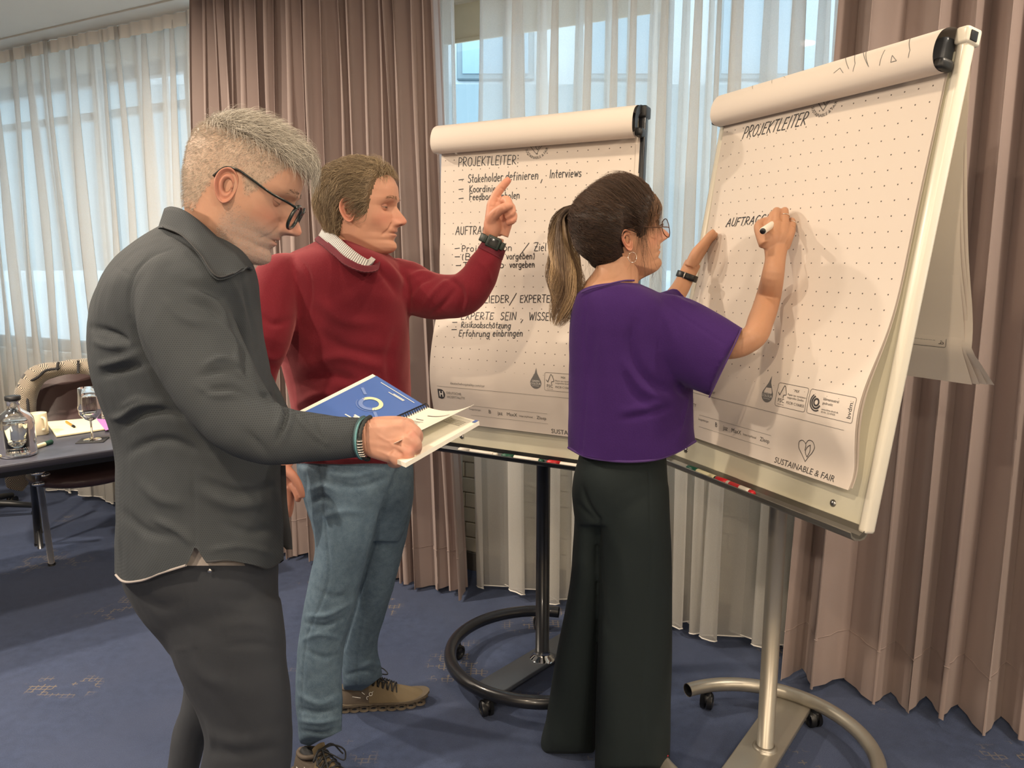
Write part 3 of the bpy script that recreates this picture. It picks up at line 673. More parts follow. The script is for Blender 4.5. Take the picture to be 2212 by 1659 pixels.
# ================================================================== handwriting: a stroke alphabet (cap height 1, x height .6)
def A_(cx, cy, rx, ry, a0, a1, n=9):
    return [(cx+rx*math.cos(math.radians(a)), cy+ry*math.sin(math.radians(a))) for a in np.linspace(a0, a1, n)]
GL = {
 'A': (.72, [[(0, 0), (.38, 1), (.66, 0)], [(.12, .36), (.6, .36)]]), 'B': (.62, [[(.05, 0), (.05, 1)], [(.05, 1)]+A_(.25, .77, .28, .23, 90, -90)+[(.05, .54)], [(.05, .54)]+A_(.28, .27, .32, .27, 90, -90)+[(.05, 0)]]),
 'D': (.7, [[(.05, 0), (.05, 1)]+A_(.2, .5, .45, .5, 80, -80)+[(.05, 0)]]), 'E': (.58, [[(.55, 1), (.08, 1), (.05, 0), (.52, 0)], [(.06, .53), (.45, .53)]]),
 'F': (.55, [[(.55, 1), (.06, 1), (.04, 0)], [(.05, .53), (.42, .53)]]), 'G': (.68, [A_(.36, .5, .33, .5, 55, 300)+[(.62, .08), (.62, .42), (.36, .42)]]),
 'I': (.2, [[(.1, 0), (.1, 1)]]), 'J': (.45, [[(.36, 1), (.36, .25)]+A_(.18, .2, .18, .2, 0, -160)]), 'K': (.6, [[(.06, 0), (.06, 1)], [(.55, 1), (.08, .45), (.58, 0)]]),
 'L': (.5, [[(.07, 1), (.05, 0), (.48, 0)]]), 'M': (.8, [[(.03, 0), (.12, 1), (.4, .35), (.68, 1), (.76, 0)]]), 'N': (.68, [[(.06, 0), (.06, 1), (.6, 0), (.6, 1)]]),
 'O': (.74, [A_(.37, .5, .34, .5, 100, 460, 17)]), 'P': (.58, [[(.06, 0), (.06, 1)]+A_(.22, .73, .32, .27, 90, -90)+[(.06, .46)]]),
 'R': (.62, [[(.06, 0), (.06, 1)]+A_(.22, .73, .3, .27, 90, -90)+[(.08, .46), (.58, 0)]]), 'S': (.56, [A_(.3, .76, .24, .24, 30, 250, 9)+A_(.26, .26, .26, .26, 70, -150, 9)]),
 'T': (.6, [[(0, 1), (.6, 1)], [(.3, 1), (.28, 0)]]), 'U': (.66, [[(.06, 1), (.06, .3)]+A_(.32, .3, .26, .3, 180, 360)+[(.58, 1)]]), 'W': (.9, [[(0, 1), (.22, 0), (.45, .8), (.66, 0), (.88, 1)]]),
 'X': (.6, [[(0, 1), (.56, 0)], [(.54, 1), (.02, 0)]]), 'Z': (.6, [[(.03, 1), (.55, 1), (.02, 0), (.58, 0)], [(.12, .5), (.45, .5)]]), 'H': (.66, [[(.06, 0), (.06, 1)], [(.6, 0), (.6, 1)], [(.06, .5), (.6, .5)]]),
 'a': (.55, [A_(.26, .3, .24, .3, 40, 380, 13)+[(.5, 0)]]), 'b': (.54, [[(.05, 1), (.05, 0)], A_(.27, .3, .22, .3, 170, -170, 13)]), 'c': (.46, [A_(.26, .3, .24, .3, 55, 305)]),
 'd': (.54, [A_(.25, .3, .22, .3, 10, 350, 13), [(.48, 1), (.48, 0)]]), 'e': (.5, [[(.04, .32), (.46, .36)]+A_(.25, .3, .22, .3, 15, 310, 11)]), 'f': (.4, [A_(.3, .82, .14, .18, 60, 180, 5)+[(.16, 0)], [(0, .55), (.34, .55)]]),
 'g': (.54, [A_(.25, .3, .22, .3, 30, 350, 13), [(.48, .6), (.47, -.12)]+A_(.26, -.14, .21, .18, 0, -150, 6)]), 'h': (.54, [[(.05, 1), (.05, 0)], [(.05, .35)]+A_(.27, .36, .2, .24, 160, 0, 7)+[(.47, 0)]]),
 'i': (.2, [[(.1, .6), (.1, 0)], [(.1, .84), (.11, .88)]]), 'j': (.26, [[(.18, .6), (.18, -.1)]+A_(.04, -.1, .14, .2, 0, -120, 5), [(.18, .84), (.19, .88)]]), 'k': (.5, [[(.05, 1), (.05, 0)], [(.42, .6), (.08, .28), (.46, 0)]]),
 'l': (.22, [[(.1, 1), (.1, .08), (.2, 0)]]), 'm': (.8, [[(.05, .6), (.05, 0)], [(.05, .4)]+A_(.21, .4, .16, .2, 170, 0, 6)+[(.37, 0)], [(.37, .4)]+A_(.55, .4, .18, .2, 170, 0, 6)+[(.73, 0)]]),
 'n': (.54, [[(.05, .6), (.05, 0)], [(.05, .35)]+A_(.27, .36, .2, .24, 160, 0, 7)+[(.47, 0)]]), 'o': (.52, [A_(.26, .3, .23, .3, 90, 450, 13)]), 'r': (.4, [[(.05, .6), (.05, 0)], [(.05, .34)]+A_(.25, .36, .19, .24, 170, 50, 6)]),
 's': (.42, [A_(.22, .45, .17, .15, 40, 250, 7)+A_(.2, .15, .18, .15, 70, -150, 7)]), 't': (.4, [[(.18, .95), (.18, .1), (.32, 0)], [(0, .6), (.36, .6)]]), 'u': (.54, [[(.05, .6), (.05, .22)]+A_(.26, .22, .21, .22, 180, 340, 7)+[(.47, .6), (.47, 0)]]),
 'v': (.46, [[(.02, .6), (.22, 0), (.44, .6)]]), 'w': (.66, [[(.02, .6), (.17, 0), (.33, .5), (.48, 0), (.64, .6)]]), 'z': (.46, [[(.04, .6), (.42, .6), (.02, 0), (.44, 0)], [(.1, .3), (.36, .3)]]), 'p': (.54, [[(.05, .6), (.05, -.3)], A_(.27, .3, .22, .3, 170, -170, 13)]),
 'ä': (.55, [A_(.26, .3, .24, .3, 40, 380, 13)+[(.5, 0)], [(.12, .8), (.42, .8)]]), ':': (.25, [[(.1, .12), (.12, .16)], [(.1, .6), (.12, .64)], [(.1, .95), (.12, .98)]]), ',': (.4, [[(.2, .1), (.04, -.3)]]), '/': (.6, [[(0, -.25), (.5, 1.25)]]),
 '-': (.5, [[(.02, .36), (.46, .37)]]), '(': (.3, [A_(.32, .4, .24, .6, 130, 230, 7)]), ')': (.3, [A_(-.02, .4, .24, .6, 50, -50, 7)]), '&': (.7, [[(.62, 0), (.2, .7)]+A_(.32, .82, .14, .18, 200, 0, 6)+[(.1, .35)]+A_(.28, .2, .22, .2, 160, 320, 6)+[(.62, .4)]]), ' ': (.42, []), '.': (.2, [[(.08, .02), (.1, .05)]]), 'C': (.66, [A_(.36, .5, .33, .5, 50, 310)]), 'V': (.62, [[(0, 1), (.3, 0), (.6, 1)]]), 'Y': (.6, [[(0, 1), (.3, .5), (.6, 1)], [(.3, .5), (.28, 0)]]),
}
def text_strokes(txt, sp=.16, jit=.02, seed=0):
    r = random.Random(seed); x = 0; out = []
    for ch in txt:
        w, ss = GL[ch]; dy = r.uniform(-jit, jit); k = 1+r.uniform(-.05, .05)
        for s in ss: out.append([(x+a*k, b*k+dy) for a, b in s])
        x += w+sp
    return out, x-sp

class Sheet:
    """a surface point(u,v) in metres; u right, v up; off = height above the paper"""
    def __init__(s, fn): s.fn = fn
    def pt(s, u, v, off=.0006):
        e = .003; p = s.fn(u, v); n = np.cross(s.fn(u+e, v)-p, s.fn(u, v+e)-p); n /= np.linalg.norm(n, axis=-1)[..., None]+1e-12
        return p+n*off
def ribbon(sheet, line, width, off=.0007, step=.006):
    L = np.asarray(line, float); d = np.r_[0, np.cumsum(np.hypot(*np.diff(L, axis=0).T))]
    if d[-1] < 1e-6: return None
    n = max(2, int(d[-1]/step)+1, len(L)); t = np.unique(np.round(np.r_[np.linspace(0, d[-1], n), d], 6)); L = np.stack([np.interp(t, d, L[:, 0]), np.interp(t, d, L[:, 1])], 1)
    T = np.gradient(L, axis=0); T /= np.linalg.norm(T, axis=1)[:, None]+1e-12; N = np.stack([-T[:, 1], T[:, 0]], 1)*width/2
    L[0] -= T[0]*width*.4; L[-1] += T[-1]*width*.4
    a = L+N; b = L-N; m = len(L)
    V = np.vstack([sheet.pt(b[:, 0], b[:, 1], off), sheet.pt(a[:, 0], a[:, 1], off)])
    F = [[i, i+1, m+i+1, m+i] for i in range(m-1)]
    return V, F
def write(sheet, items, width):
    parts = []
    for k, (txt, p0, p1, h, slant) in enumerate(items):
        ss, w = text_strokes(txt, seed=k+len(txt)); p0 = np.array(p0); p1 = np.array(p1); ex = (p1-p0)/w
        L = np.linalg.norm(p1-p0); ux = (p1-p0)/L; uy = np.array([-ux[1], ux[0]])*h+ux*h*slant
        for s in ss:
            ln = [p0+ex*a+uy*b for a, b in s]
            r = ribbon(sheet, ln, width)
            if r is not None: parts.append(r)
    return join(*parts)
def font_print(sheet, items):
    """printed words in the built-in sans face, laid on the sheet: (text, u, v, height, align, angle, arc radius)"""
    parts = []
    for txt, u, v, h, al, ang, arc in items:
        cu = bpy.data.curves.new('t', 'FONT'); cu.body = txt; cu.size = h*1.37; cu.align_x = al; cu.resolution_u = 2
        o = bpy.data.objects.new('t', cu); COL.objects.link(o)
        dg = bpy.context.evaluated_depsgraph_get(); me = o.evaluated_get(dg).to_mesh()
        V = np.array([q.co[:] for q in me.vertices]).reshape(-1, 3); F = [list(p.vertices) for p in me.polygons]
        o.evaluated_get(dg).to_mesh_clear(); bpy.data.objects.remove(o); bpy.data.curves.remove(cu)
        if not len(V): continue
        x, y = V[:, 0], V[:, 1]
        if arc:
            th = x/arc; r = arc+(-y if arc > 0 else 0); x, y = (r*np.sin(th), -r*np.cos(th))
        c, s_ = math.cos(ang), math.sin(ang)
        parts.append((sheet.pt(u+x*c-y*s_, v+x*s_+y*c, .0006), F))
    return join(*parts)
def poly_print(sheet, polys):
    parts = []
    for p in polys:
        p = np.asarray(p, float); parts.append((sheet.pt(p[:, 0], p[:, 1], .0005), [list(range(len(p)))]))
    return join(*parts)
def heart_lines(u, v, s):
    f = lambda pts: [(u+a*s, v+b*s) for a, b in spline(np.array(pts, float), 22)]
    return [f([(0, -1), (-.5, -.45), (-.95, .15), (-.85, .7), (-.45, .85), (-.1, .6), (-.2, .0), (0, -1)][:7]),
            f([(-.1, .62), (.25, 1.0), (.7, 1.0), (.95, .6), (.7, .0), (.3, -.5), (0, -1)]),
            f([(.45, .62), (.05, .3), (-.12, -.2), (.12, -.55)]), f([(.45, .62), (.42, .1), (.12, -.55)])]
def rrect(u0, v0, u1, v1, r):
    o = []
    for cx, cy, a in ((u1-r, v1-r, 0), (u0+r, v1-r, 90), (u0+r, v0+r, 180), (u1-r, v0+r, 270)): o += A_(cx, cy, r, r, a, a+90, 4)
    return o+[o[0]]

def paper_mat(name, pitch):
    t = NT(name); b = t.b; uv = t.sep(t.n('ShaderNodeUVMap').outputs[0])
    f = lambda x: t.math('SUBTRACT', t.math('PINGPONG', t.math('ADD', x, pitch/2), pitch/1.0), 0)
    fx = t.math('SUBTRACT', t.math('FRACT', t.math('DIVIDE', uv[0], pitch)), .5); fy = t.math('SUBTRACT', t.math('FRACT', t.math('DIVIDE', uv[1], pitch)), .5)
    d = t.math('SQRT', t.math('ADD', t.math('MULTIPLY', fx, fx), t.math('MULTIPLY', fy, fy)))
    k = t.math('LESS_THAN', d, .052); inside = t.math('GREATER_THAN', uv[1], .185); k = t.math('MULTIPLY', k, inside)
    c = t.mix(k, srgb(222, 211, 200), srgb(96, 88, 84)); t.l(c, b.inputs['Base Color'])
    b.inputs['Roughness'].default_value = .75; b.inputs['Specular IOR Level'].default_value = .25
    co = t.coord(); t.bump(t.noise(co, 9, 3), .12, .012)
    return t.m
m_paper = plain('paper_plain', srgb(222, 211, 200), .75, var=.01, bump=.05, bscale=15)
m_dots = paper_mat('paper_dotted', .0335)
m_ink = plain('marker_ink', (.012, .012, .016), .5, var=0); m_print = plain('print_dark', (.045, .043, .045), .6, var=0); m_printg = plain('print_grey', (.17, .165, .16), .6, var=0)
m_knock = plain('print_knockout', srgb(236, 230, 222), .7, var=0)
m_board = plain('whiteboard_enamel', srgb(232, 228, 206), .25, var=.015, spec=.6)
m_rail_w = plain('rail_enamel_white', srgb(236, 230, 214), .28, var=.01, spec=.6)
m_alu = plain('tray_aluminium', srgb(150, 146, 136), .38, metal=.75, var=.03)
m_silver = plain('silver_lacquer', srgb(176, 170, 158), .36, metal=.65, var=.03, bump=.03, bscale=400)
m_black = plain('black_plastic', (.012, .013, .015), .4, var=.05); m_blackmet = plain('black_tube', (.011, .012, .016), .3, var=.05, coat=.3)
m_dgrey = plain('dark_grey_plate', srgb(74, 78, 84), .4, metal=.3, var=.04)
m_chrome = plain('chrome', (.75, .74, .72), .08, metal=1, var=.01)
m_screw = plain('screw_steel', (.45, .44, .42), .3, metal=1, var=.02)

def marker_parts(root, L, body, cap, lab=None):
    """marker lying along local +X: cap, barrel, end plug"""
    V, F = lathe([(.0001, .0), (.0075, .0), (.0082, .001), (.0082, L-.002), (.0078, L), (.0001, L)], 14); M = Matrix.Rotation(math.pi/2, 4, 'Y')
    mesh('barrel', *xf((V, F), M), body, root)
    V, F = lathe([(.0001, -.046), (.0045, -.046), (.0062, -.044), (.0086, -.04), (.0092, 0), (.0001, 0)], 14); mesh('cap', *xf((V, F), M), cap, root)
    V, F = lathe([(.0001, L), (.0072, L), (.0072, L+.012), (.005, L+.016), (.0001, L+.016)], 14); mesh('end_plug', *xf((V, F), M), cap, root)
m_mk_cream = plain('marker_barrel_cream', srgb(236, 226, 184), .4); m_mk_white = plain('marker_barrel_white', srgb(240, 234, 222), .4)
m_green = plain('marker_green', srgb(14, 82, 62), .4); m_red = plain('marker_red', srgb(206, 34, 44), .4); m_mk_black = plain('marker_black', (.012, .012, .014), .4)

class Board: pass
def flipchart(name, label, cb, yaw, tilt, W, H, dark, pole_xy, ring_c, ring_r, ring_a, plate, pole_mat, base_mat, bulge):
    B = Board(); B.W, B.H = W, H
    B.u = np.array([math.cos(yaw), math.sin(yaw), 0]); B.n0 = np.array([math.sin(yaw), -math.cos(yaw), 0])
    B.v = np.array([0, 0, math.cos(tilt)])-B.n0*math.sin(tilt); B.n = B.n0*math.cos(tilt)+np.array([0, 0, math.sin(tilt)])
    B.c = np.array(cb, float)
    B.pt = lambda u, v, w=0: B.c+np.multiply.outer(np.asarray(u, float), B.u)+np.multiply.outer(np.asarray(v, float), B.v)+np.multiply.outer(np.asarray(w, float), B.n)
    M = np.eye(4); M[:3, 0] = B.u; M[:3, 1] = B.v; M[:3, 2] = B.n; M[:3, 3] = B.c; B.M = M
    def hit(px, py, w=.02):
        r = ray(px, py); o = np.array([0, 0, CAMH]); t = np.dot(B.c+B.n*w-o, B.n)/np.dot(r, B.n); q = o+r*t-B.c
        return np.array([np.dot(q, B.u), np.dot(q, B.v)]), o+r*t
    B.hit = hit
    R = B.root = empty(name, (pole_xy[0], pole_xy[1], 0), label=label, cat='flip chart')
    add = lambda nm, vf, m, par=R, **k: mesh(nm, vf[0], vf[1], m, par, world=(par is R), **k)
    bx = lambda *a, bev=.003: xf(bevbox(*a, bev) if bev else box(*a), M)
    # panel and side rails
    add('board_panel', bx(-W/2+.012, W/2-.012, .0, H-.02, -.018, 0), m_board)
    railm = m_rail_w if not dark else m_blackmet
    for sx in (-1, 1):
        r = add('side_rail', bx(sx*(W/2-.012)-.011, sx*(W/2-.012)+.011, -.01, H, -.022, .008, bev=.007), railm)
        cap = add('rail_end_cap', bx(sx*(W/2-.012)-.014, sx*(W/2-.012)+.014, H-.012, H+.022, -.03, .014, bev=.006), m_black if dark else m_rail_w, r)
        if not dark:
            add('cap_opening', bx(sx*(W/2)-.001, sx*(W/2)+.004, H-.006, H+.014, -.016, .004, bev=.001), m_black, r)
    # pen tray
    tp = [(-.004, .004), (-.004, -.012), (.002, -.022), (.014, -.026), (.03, -.026), (.042, -.020), (.047, -.010), (.045, -.008), (.040, -.016), (.029, -.022), (.015, -.022), (.005, -.018), (0, -.010), (0, .004)]
    ring = lambda u: np.array([B.pt(u, y, x) for x, y in tp])
    V, F = loft([ring(-W/2+.005), ring(W/2-.005)]); tr = add('pen_tray', (V, F), m_alu if not dark else m_black, smooth=False)
    for k in (-.36, .36):
        add('screw', xf(lathe([(.0001, .004), (.004, .0038), (.0085, .001), (.009, -.001), (.0001, -.001)], 14), M @ np.array(Matrix.Translation((k*W, .028, 0)))), m_screw, R)
    # clamp rail behind the roll
    add('paper_clamp', bx(-W/2+.03, W/2-.03, H-.05, H+.004, -.004, .03, bev=.008), m_dgrey if not dark else m_black)
    # pad sheet
    PW, PV0, PV1 = W-(.065 if not dark else .030), .075, H-.045
    sh_u = 0.0 if not dark else -.012
    def fn(u, v):
        u = np.asarray(u, float)+sh_u; v = np.asarray(v, float); t = np.clip((v-PV0)/(PV1-PV0), -.05, 1.1)
        w = .012+bulge(u/PW+.5, t)
        return B.pt(u, v, w)
    B.shu = sh_u; B.sheet = Sheet(fn); B.PW = PW; B.PV0 = PV0; B.PV1 = PV1
    nu, nv = 40, 70; U, Vv = np.meshgrid(np.linspace(-PW/2, PW/2, nu), np.linspace(PV0, PV1, nv), indexing='ij')
    G = fn(U.ravel(), Vv.ravel()); uv = np.stack([U.ravel()+PW/2, Vv.ravel()-PV0], 1)
    B.paper = add('top_sheet', (G, gridf(nu, nv)), m_dots, uv=uv)
    # sheets under it, edges visible
    for k in range(1, 4):
        Gk = B.pt(U.ravel()+.0008*k*(1 if k % 2 else -1), Vv.ravel()+.0015*k, np.maximum((.012+bulge(U.ravel()/PW+.5, (Vv.ravel()-PV0)/(PV1-PV0)))*(1-.05*k)-.0006*k, .001))
        add('pad_sheet', (Gk, gridf(nu, nv)), m_paper)
    # turned-over pages: front roll over the clamp and the hanging part behind
    B.RW = W-(.05 if not dark else .012)
    prof = [(.022, H-.070), (.040, H-.071), (.054, H-.066), (.063, H-.053), (.066, H-.036), (.063, H-.015), (.052, H+.005), (.030, H+.018), (.0, H+.021), (-.03, H+.012), (-.046, H-.012)]
    pr = spline(np.array([(a, b) for a, b in prof]), 40); B.rollprof = pr
    rr = np.array([[B.pt(u+sh_u, b, a) for a, b in pr] for u in np.linspace(-B.RW/2, B.RW/2, 16)])
    B.roll = add('page_roll', (rr.reshape(-1, 3), gridf(16, 40)), m_paper)
    def rfn(u, s):
        k = np.asarray(s, float)*39; a = np.interp(k, np.arange(40), pr[:, 0]); b = np.interp(k, np.arange(40), pr[:, 1])
        return B.pt(u, b, a)
    B.rsheet = Sheet(rfn)
    # inner face of roll end and knob
    for sx in (1, -1):
        e = np.array([B.pt(sx*(B.RW/2-.004), b, a) for a, b in np.vstack([pr[:-6]*1.0])]); inner = np.array([B.pt(sx*(B.RW/2-.004), b, a) for a, b in [((a-.012)*.72+.004, (b-(H-.045))*.72+(H-.045)) for a, b in pr[:-6]]])
        if dark or sx < 0:
            n = len(e); add('clamp_end', (np.vstack([e, inner]), [[i, i+1, n+i+1, n+i] for i in range(n-1)]), m_black)
        add('clamp_knob', xf(bevbox(sx*(B.RW/2)-.012, sx*(B.RW/2)+.012, H-.070, H-.046, .012, .05, .008), M), m_black)
    # pole and wheeled base
    top = B.pt(0, .14, -.035); bot = np.array([pole_xy[0], pole_xy[1], .062]); pr_ = .0235
    hb = np.array([pole_xy[0], pole_xy[1], top[2]-.02])
    V, F = tube([bot, hb], pr_, 28); add('pole', (V, F), pole_mat)
    br = tube([hb+[0, 0, -.05], hb+[0, 0, .06]], .03, 20); add('pole_bracket', br, m_black)
    arm = tube([hb+[0, 0, .03], B.pt(0, .14, -.018)], .02, 12); add('tilt_arm', arm, m_black)
    V, F = tube([bot+[0, 0, -.004], bot+[0, 0, .004], bot+[0, 0, .006], bot+[0, 0, .012]], [.034, .034, .03, .0245], 28) if not dark else tube([bot+[0, 0, -.004], bot+[0, 0, .004], bot+[0, 0, .012], bot+[0, 0, .03]], [.044, .042, .03, .0245], 28)
    add('pole_collar', (V, F), m_chrome if dark else base_mat)
    a = np.radians(np.linspace(ring_a[0], ring_a[1], 70)); zc = .078
    path = np.stack([ring_c[0]+ring_r*np.cos(a), ring_c[1]+ring_r*np.sin(a), np.full(70, zc)], 1)
    V, F = tube(path, .021, 18, caps=False); add('base_ring', (V, F), base_mat)
    V, F = tube(path, .018, 14, caps=False); add('ring_bore', (V, F[:]), m_black)
    pa, pb, pw = plate; pa = np.array(pa, float); pb = np.array(pb, float); d = (pb-pa)/np.linalg.norm(pb-pa); nn = np.array([-d[1], d[0]])*pw/2
    Mp = np.eye(4); Mp[:2, 0] = d; Mp[:2, 1] = [-d[1], d[0]]; Mp[:2, 3] = pa
    add('base_plate', xf(bevbox(0, np.linalg.norm(pb-pa), -pw/2, pw/2, .045, .062, .004), Mp), base_mat if not dark else m_dgrey)
    for ang in np.linspace(ring_a[0]+(14 if ring_a[1] > ring_a[0] else -14), ring_a[1]-(14 if ring_a[1] > ring_a[0] else -14), 5):
        q = math.radians(ang); c = np.array([ring_c[0]+ring_r*math.cos(q), ring_c[1]+ring_r*math.sin(q), 0])
        cs = add('caster', tube([c+[0, 0, .062], c+[0, 0, .05], c+[.006, 0, .046]], [.008, .016, .016], 14), m_black)
        q2 = random.uniform(0, 3.1); dx = np.array([math.cos(q2), math.sin(q2), 0])
        for s in (-1, 1):
            V, F = tube([c+dx*s*.004+[0, 0, .0265], c+dx*s*.016+[0, 0, .0265], c+dx*s*.019+[0, 0, .0265]], [.026, .026, .020], 20); add('caster_wheel', (V, F), m_black, cs)
        V, F = ellipsoid(c+[0, 0, .036], (.022, .022, .020), 8); add('caster_hood', (V, F), m_black, cs)
    return B

def uvp(B, px, py): return B.hit(px, py, .02)[0]-np.array([B.shu, 0])
def lines_px(B, rows): return [(t, uvp(B, *a), uvp(B, *b), h, sl) for t, a, b, h, sl in rows]

def footer(B, site, seg):
    """the printed foot of a sheet, in sheet metres from the lower left"""
    S = B.sheet; PW = B.PW; x0 = -PW/2+.028; y0 = B.PV0
    g = [ribbon(S, [(x0, y0+.122), (PW/2-.03, y0+.122)], .0009), ribbon(S, [(x0+.12, y0+.066), (x0+.40, y0+.066)], .0007), ribbon(S, [(x0+.12, y0+.034), (x0+.40, y0+.034)], .0007)]
    w = font_print(S, [(site, x0+.052, y0+.132, .0085, 'LEFT', 0, 0), ('DEUTSCHE', x0+.034, y0+.098, .0085, 'LEFT', 0, 0), ('HOSPITALITY', x0+.034, y0+.085, .0085, 'LEFT', 0, 0),
                       ('Steigenberger', x0+.115, y0+.052, .006, 'LEFT', 0, 0)])
    mesh('printed_rules', *join(w, *g), m_printg, B.paper, smooth=False, kind='stuff')
    w = font_print(S, [('B', x0+.193, y0+.047, .0125, 'CENTER', 0, 0), ('jaz', x0+.222, y0+.046, .0125, 'LEFT', 0, 0), ('MaxX', x0+.255, y0+.046, .0115, 'LEFT', 0, 0), ('IntercityHotel', x0+.30, y0+.047, .0062, 'LEFT', 0, 0), ('Zleep', x0+.362, y0+.046, .0105, 'LEFT', 0, 0)])
    mesh('hotel_names', *w, m_print, B.paper, smooth=False, kind='stuff')
    # black D logo with a white H
    d = [(x0, y0+.082)]+A_(x0+.012, y0+.096, .0155, .0165, -90, 90, 9)+[(x0, y0+.1125)]
    mesh('logo_mark', *poly_print(S, [d]), m_print, B.paper, smooth=False)
    h = [[(x0+.006, y0+.087), (x0+.010, y0+.087), (x0+.010, y0+.106), (x0+.006, y0+.106)], [(x0+.017, y0+.087), (x0+.021, y0+.087), (x0+.021, y0+.106), (x0+.017, y0+.106)], [(x0+.010, y0+.0945), (x0+.017, y0+.0945), (x0+.017, y0+.0985), (x0+.010, y0+.0985)]]
    S2 = Sheet(S.fn); V, F = poly_print(S2, h); V = V+B.n*.0004; mesh('logo_letter', V, F, m_knock, B.paper, smooth=False)
    # green-colour drop, forest mark box, climate box
    cx = PW/2-.272; cy = y0+.160
    drop = A_(cx, cy, .019, .018, 150, 390, 15)+[(cx+.004, cy+.030), (cx, cy+.047), (cx-.004, cy+.030)]
    mesh('drop_mark', *poly_print(S, [drop]), m_printg, B.paper, smooth=False)
    V, F = font_print(S, [('GREEN', cx, cy+.003, .0062, 'CENTER', 0, 0), ('COLOUR', cx, cy-.005, .0062, 'CENTER', 0, 0), ('environment', cx, cy-.010, .0032, 'CENTER', 0, 0)]); mesh('drop_words', V+B.n*.0004, F, m_knock, B.paper, smooth=False, kind='stuff')
    bx0, bx1 = cx+.030, cx+.126; by0, by1 = cy-.020, cy+.035
    parts = [ribbon(S, rrect(bx0, by0, bx1, by1, .005), .0009), ribbon(S, rrect(bx1+.006, by0, bx1+.136, by1, .005), .0009)]
    tree = [(bx0+.006, cy+.012), (bx0+.011, cy+.006), (bx0+.017, cy+.022)]
    crown = [(bx0+.012, cy+.008), (bx0+.0155, cy+.018), (bx0+.021, cy+.030), (bx0+.028, cy+.020), (bx0+.0305, cy+.009), (bx0+.024, cy+.008), (bx0+.0235, cy+.001)]
    parts += [ribbon(S, tree, .0018), ribbon(S, spline(np.array(crown), 24), .0016)]
    w = font_print(S, [('FSC', bx0+.018, cy-.010, .0095, 'CENTER', 0, 0), ('www.fsc.org', bx0+.018, cy-.016, .003, 'CENTER', 0, 0), ('MIX', bx0+.062, cy+.020, .0065, 'CENTER', 0, 0), ('Papier aus verantwor-', bx0+.036, cy+.010, .0048, 'LEFT', 0, 0), ('tungsvollen Quellen', bx0+.036, cy+.003, .0048, 'LEFT', 0, 0), ('FSC® C106855', bx0+.036, cy-.010, .0065, 'LEFT', 0, 0),
                       ('klimaneutral', bx1+.048, cy+.016, .0065, 'LEFT', 0, 0), ('gedruckt', bx1+.048, cy+.007, .006, 'LEFT', 0, 0), ('www.klima-druck.de', bx1+.048, cy-.006, .0042, 'LEFT', 0, 0), ('ID-Nr. 22107625', bx1+.048, cy-.012, .0042, 'LEFT', 0, 0), ('bvdm.', bx1+.130, cy-.012, .0115, 'LEFT', math.pi/2, 0)])
    mesh('certificate_print', *join(w, *parts), m_print, B.paper, smooth=False, kind='stuff')
    c0 = (bx1+.030, cy+.008)
    arcs = []
    for rr, a0, a1, wd_ in ((.007, 0, 360, .004), (.0125, 120, 330, .004), (.0175, 130, 300, .003)): arcs.append(ribbon(S, A_(c0[0], c0[1], rr, rr*1.1, a0, a1, 16), wd_))
    mesh('climate_mark', *join(*arcs), m_print, B.paper, smooth=False)
    hl = [ribbon(S, l, .0015) for l in heart_lines(PW/2-.135, y0+.055, .025)]
    w = font_print(S, [('SUSTAINABLE & FAIR', PW/2-.135, y0+.006, .0145, 'CENTER', 0, 0)])
    mesh('heart_print', *join(w, *hl), m_print, B.paper, smooth=False, kind='stuff')
def crest(B, px, py, s):
    S = B.sheet; u, v = uvp(B, px, py); hl = [ribbon(S, l, .0014) for l in heart_lines(u, v, s)]
    w = font_print(S, [('SUSTAINABLE & FAIR', u, v, .0085, 'CENTER', 0, s*1.55)])
    mesh('heart_crest', *join(w, *hl), m_print, B.paper, smooth=False, kind='stuff')

def bulge_l(u, t):
    return .006*np.sin(t*9+u*2)*np.clip(t, 0, 1)*.5+.048*np.exp(-((t-.2)/.16)**2)*(1-.2*u)+.004*np.sin(t*23+u)*np.exp(-((t-.4)/.3)**2)
def bulge_r(u, t):
    return .006*np.sin(t*8+u*3)*.5+.050*np.exp(-((t-.19)/.17)**2)*(.6+.5*u)+.018*np.clip(1-t/.07, 0, 1)**2*u
BL = flipchart('flip_chart', 'black framed flip chart full of handwriting, behind the pointing man', (.049, 2.384, .815), -.515, .06, .695, 1.02, True,
               (.105, 2.49), (.10, 2.50), .315, (75, 395), ((-.12, 2.24), (.32, 2.76), ), m_blackmet, m_blackmet, bulge_l) if False else \
     flipchart('flip_chart', 'black framed flip chart full of handwriting, behind the pointing man', (.049, 2.384, .815), -.515, .06, .695, 1.02, True,
               (.105, 2.49), (.10, 2.50), .315, (75, 395), ((-.10, 2.27), (.30, 2.73), .10), m_blackmet, m_blackmet, bulge_l)
BR = flipchart('flip_chart', 'white railed flip chart with silver pole that the woman in purple writes on', (.600, 1.888, .862), -1.15, .176, .742, 1.015, False,
               (.715, 1.985), (.70, 1.985), .305, (118, -163), ((.50, 1.71), (.88, 2.225), .115), m_silver, m_silver, bulge_r)
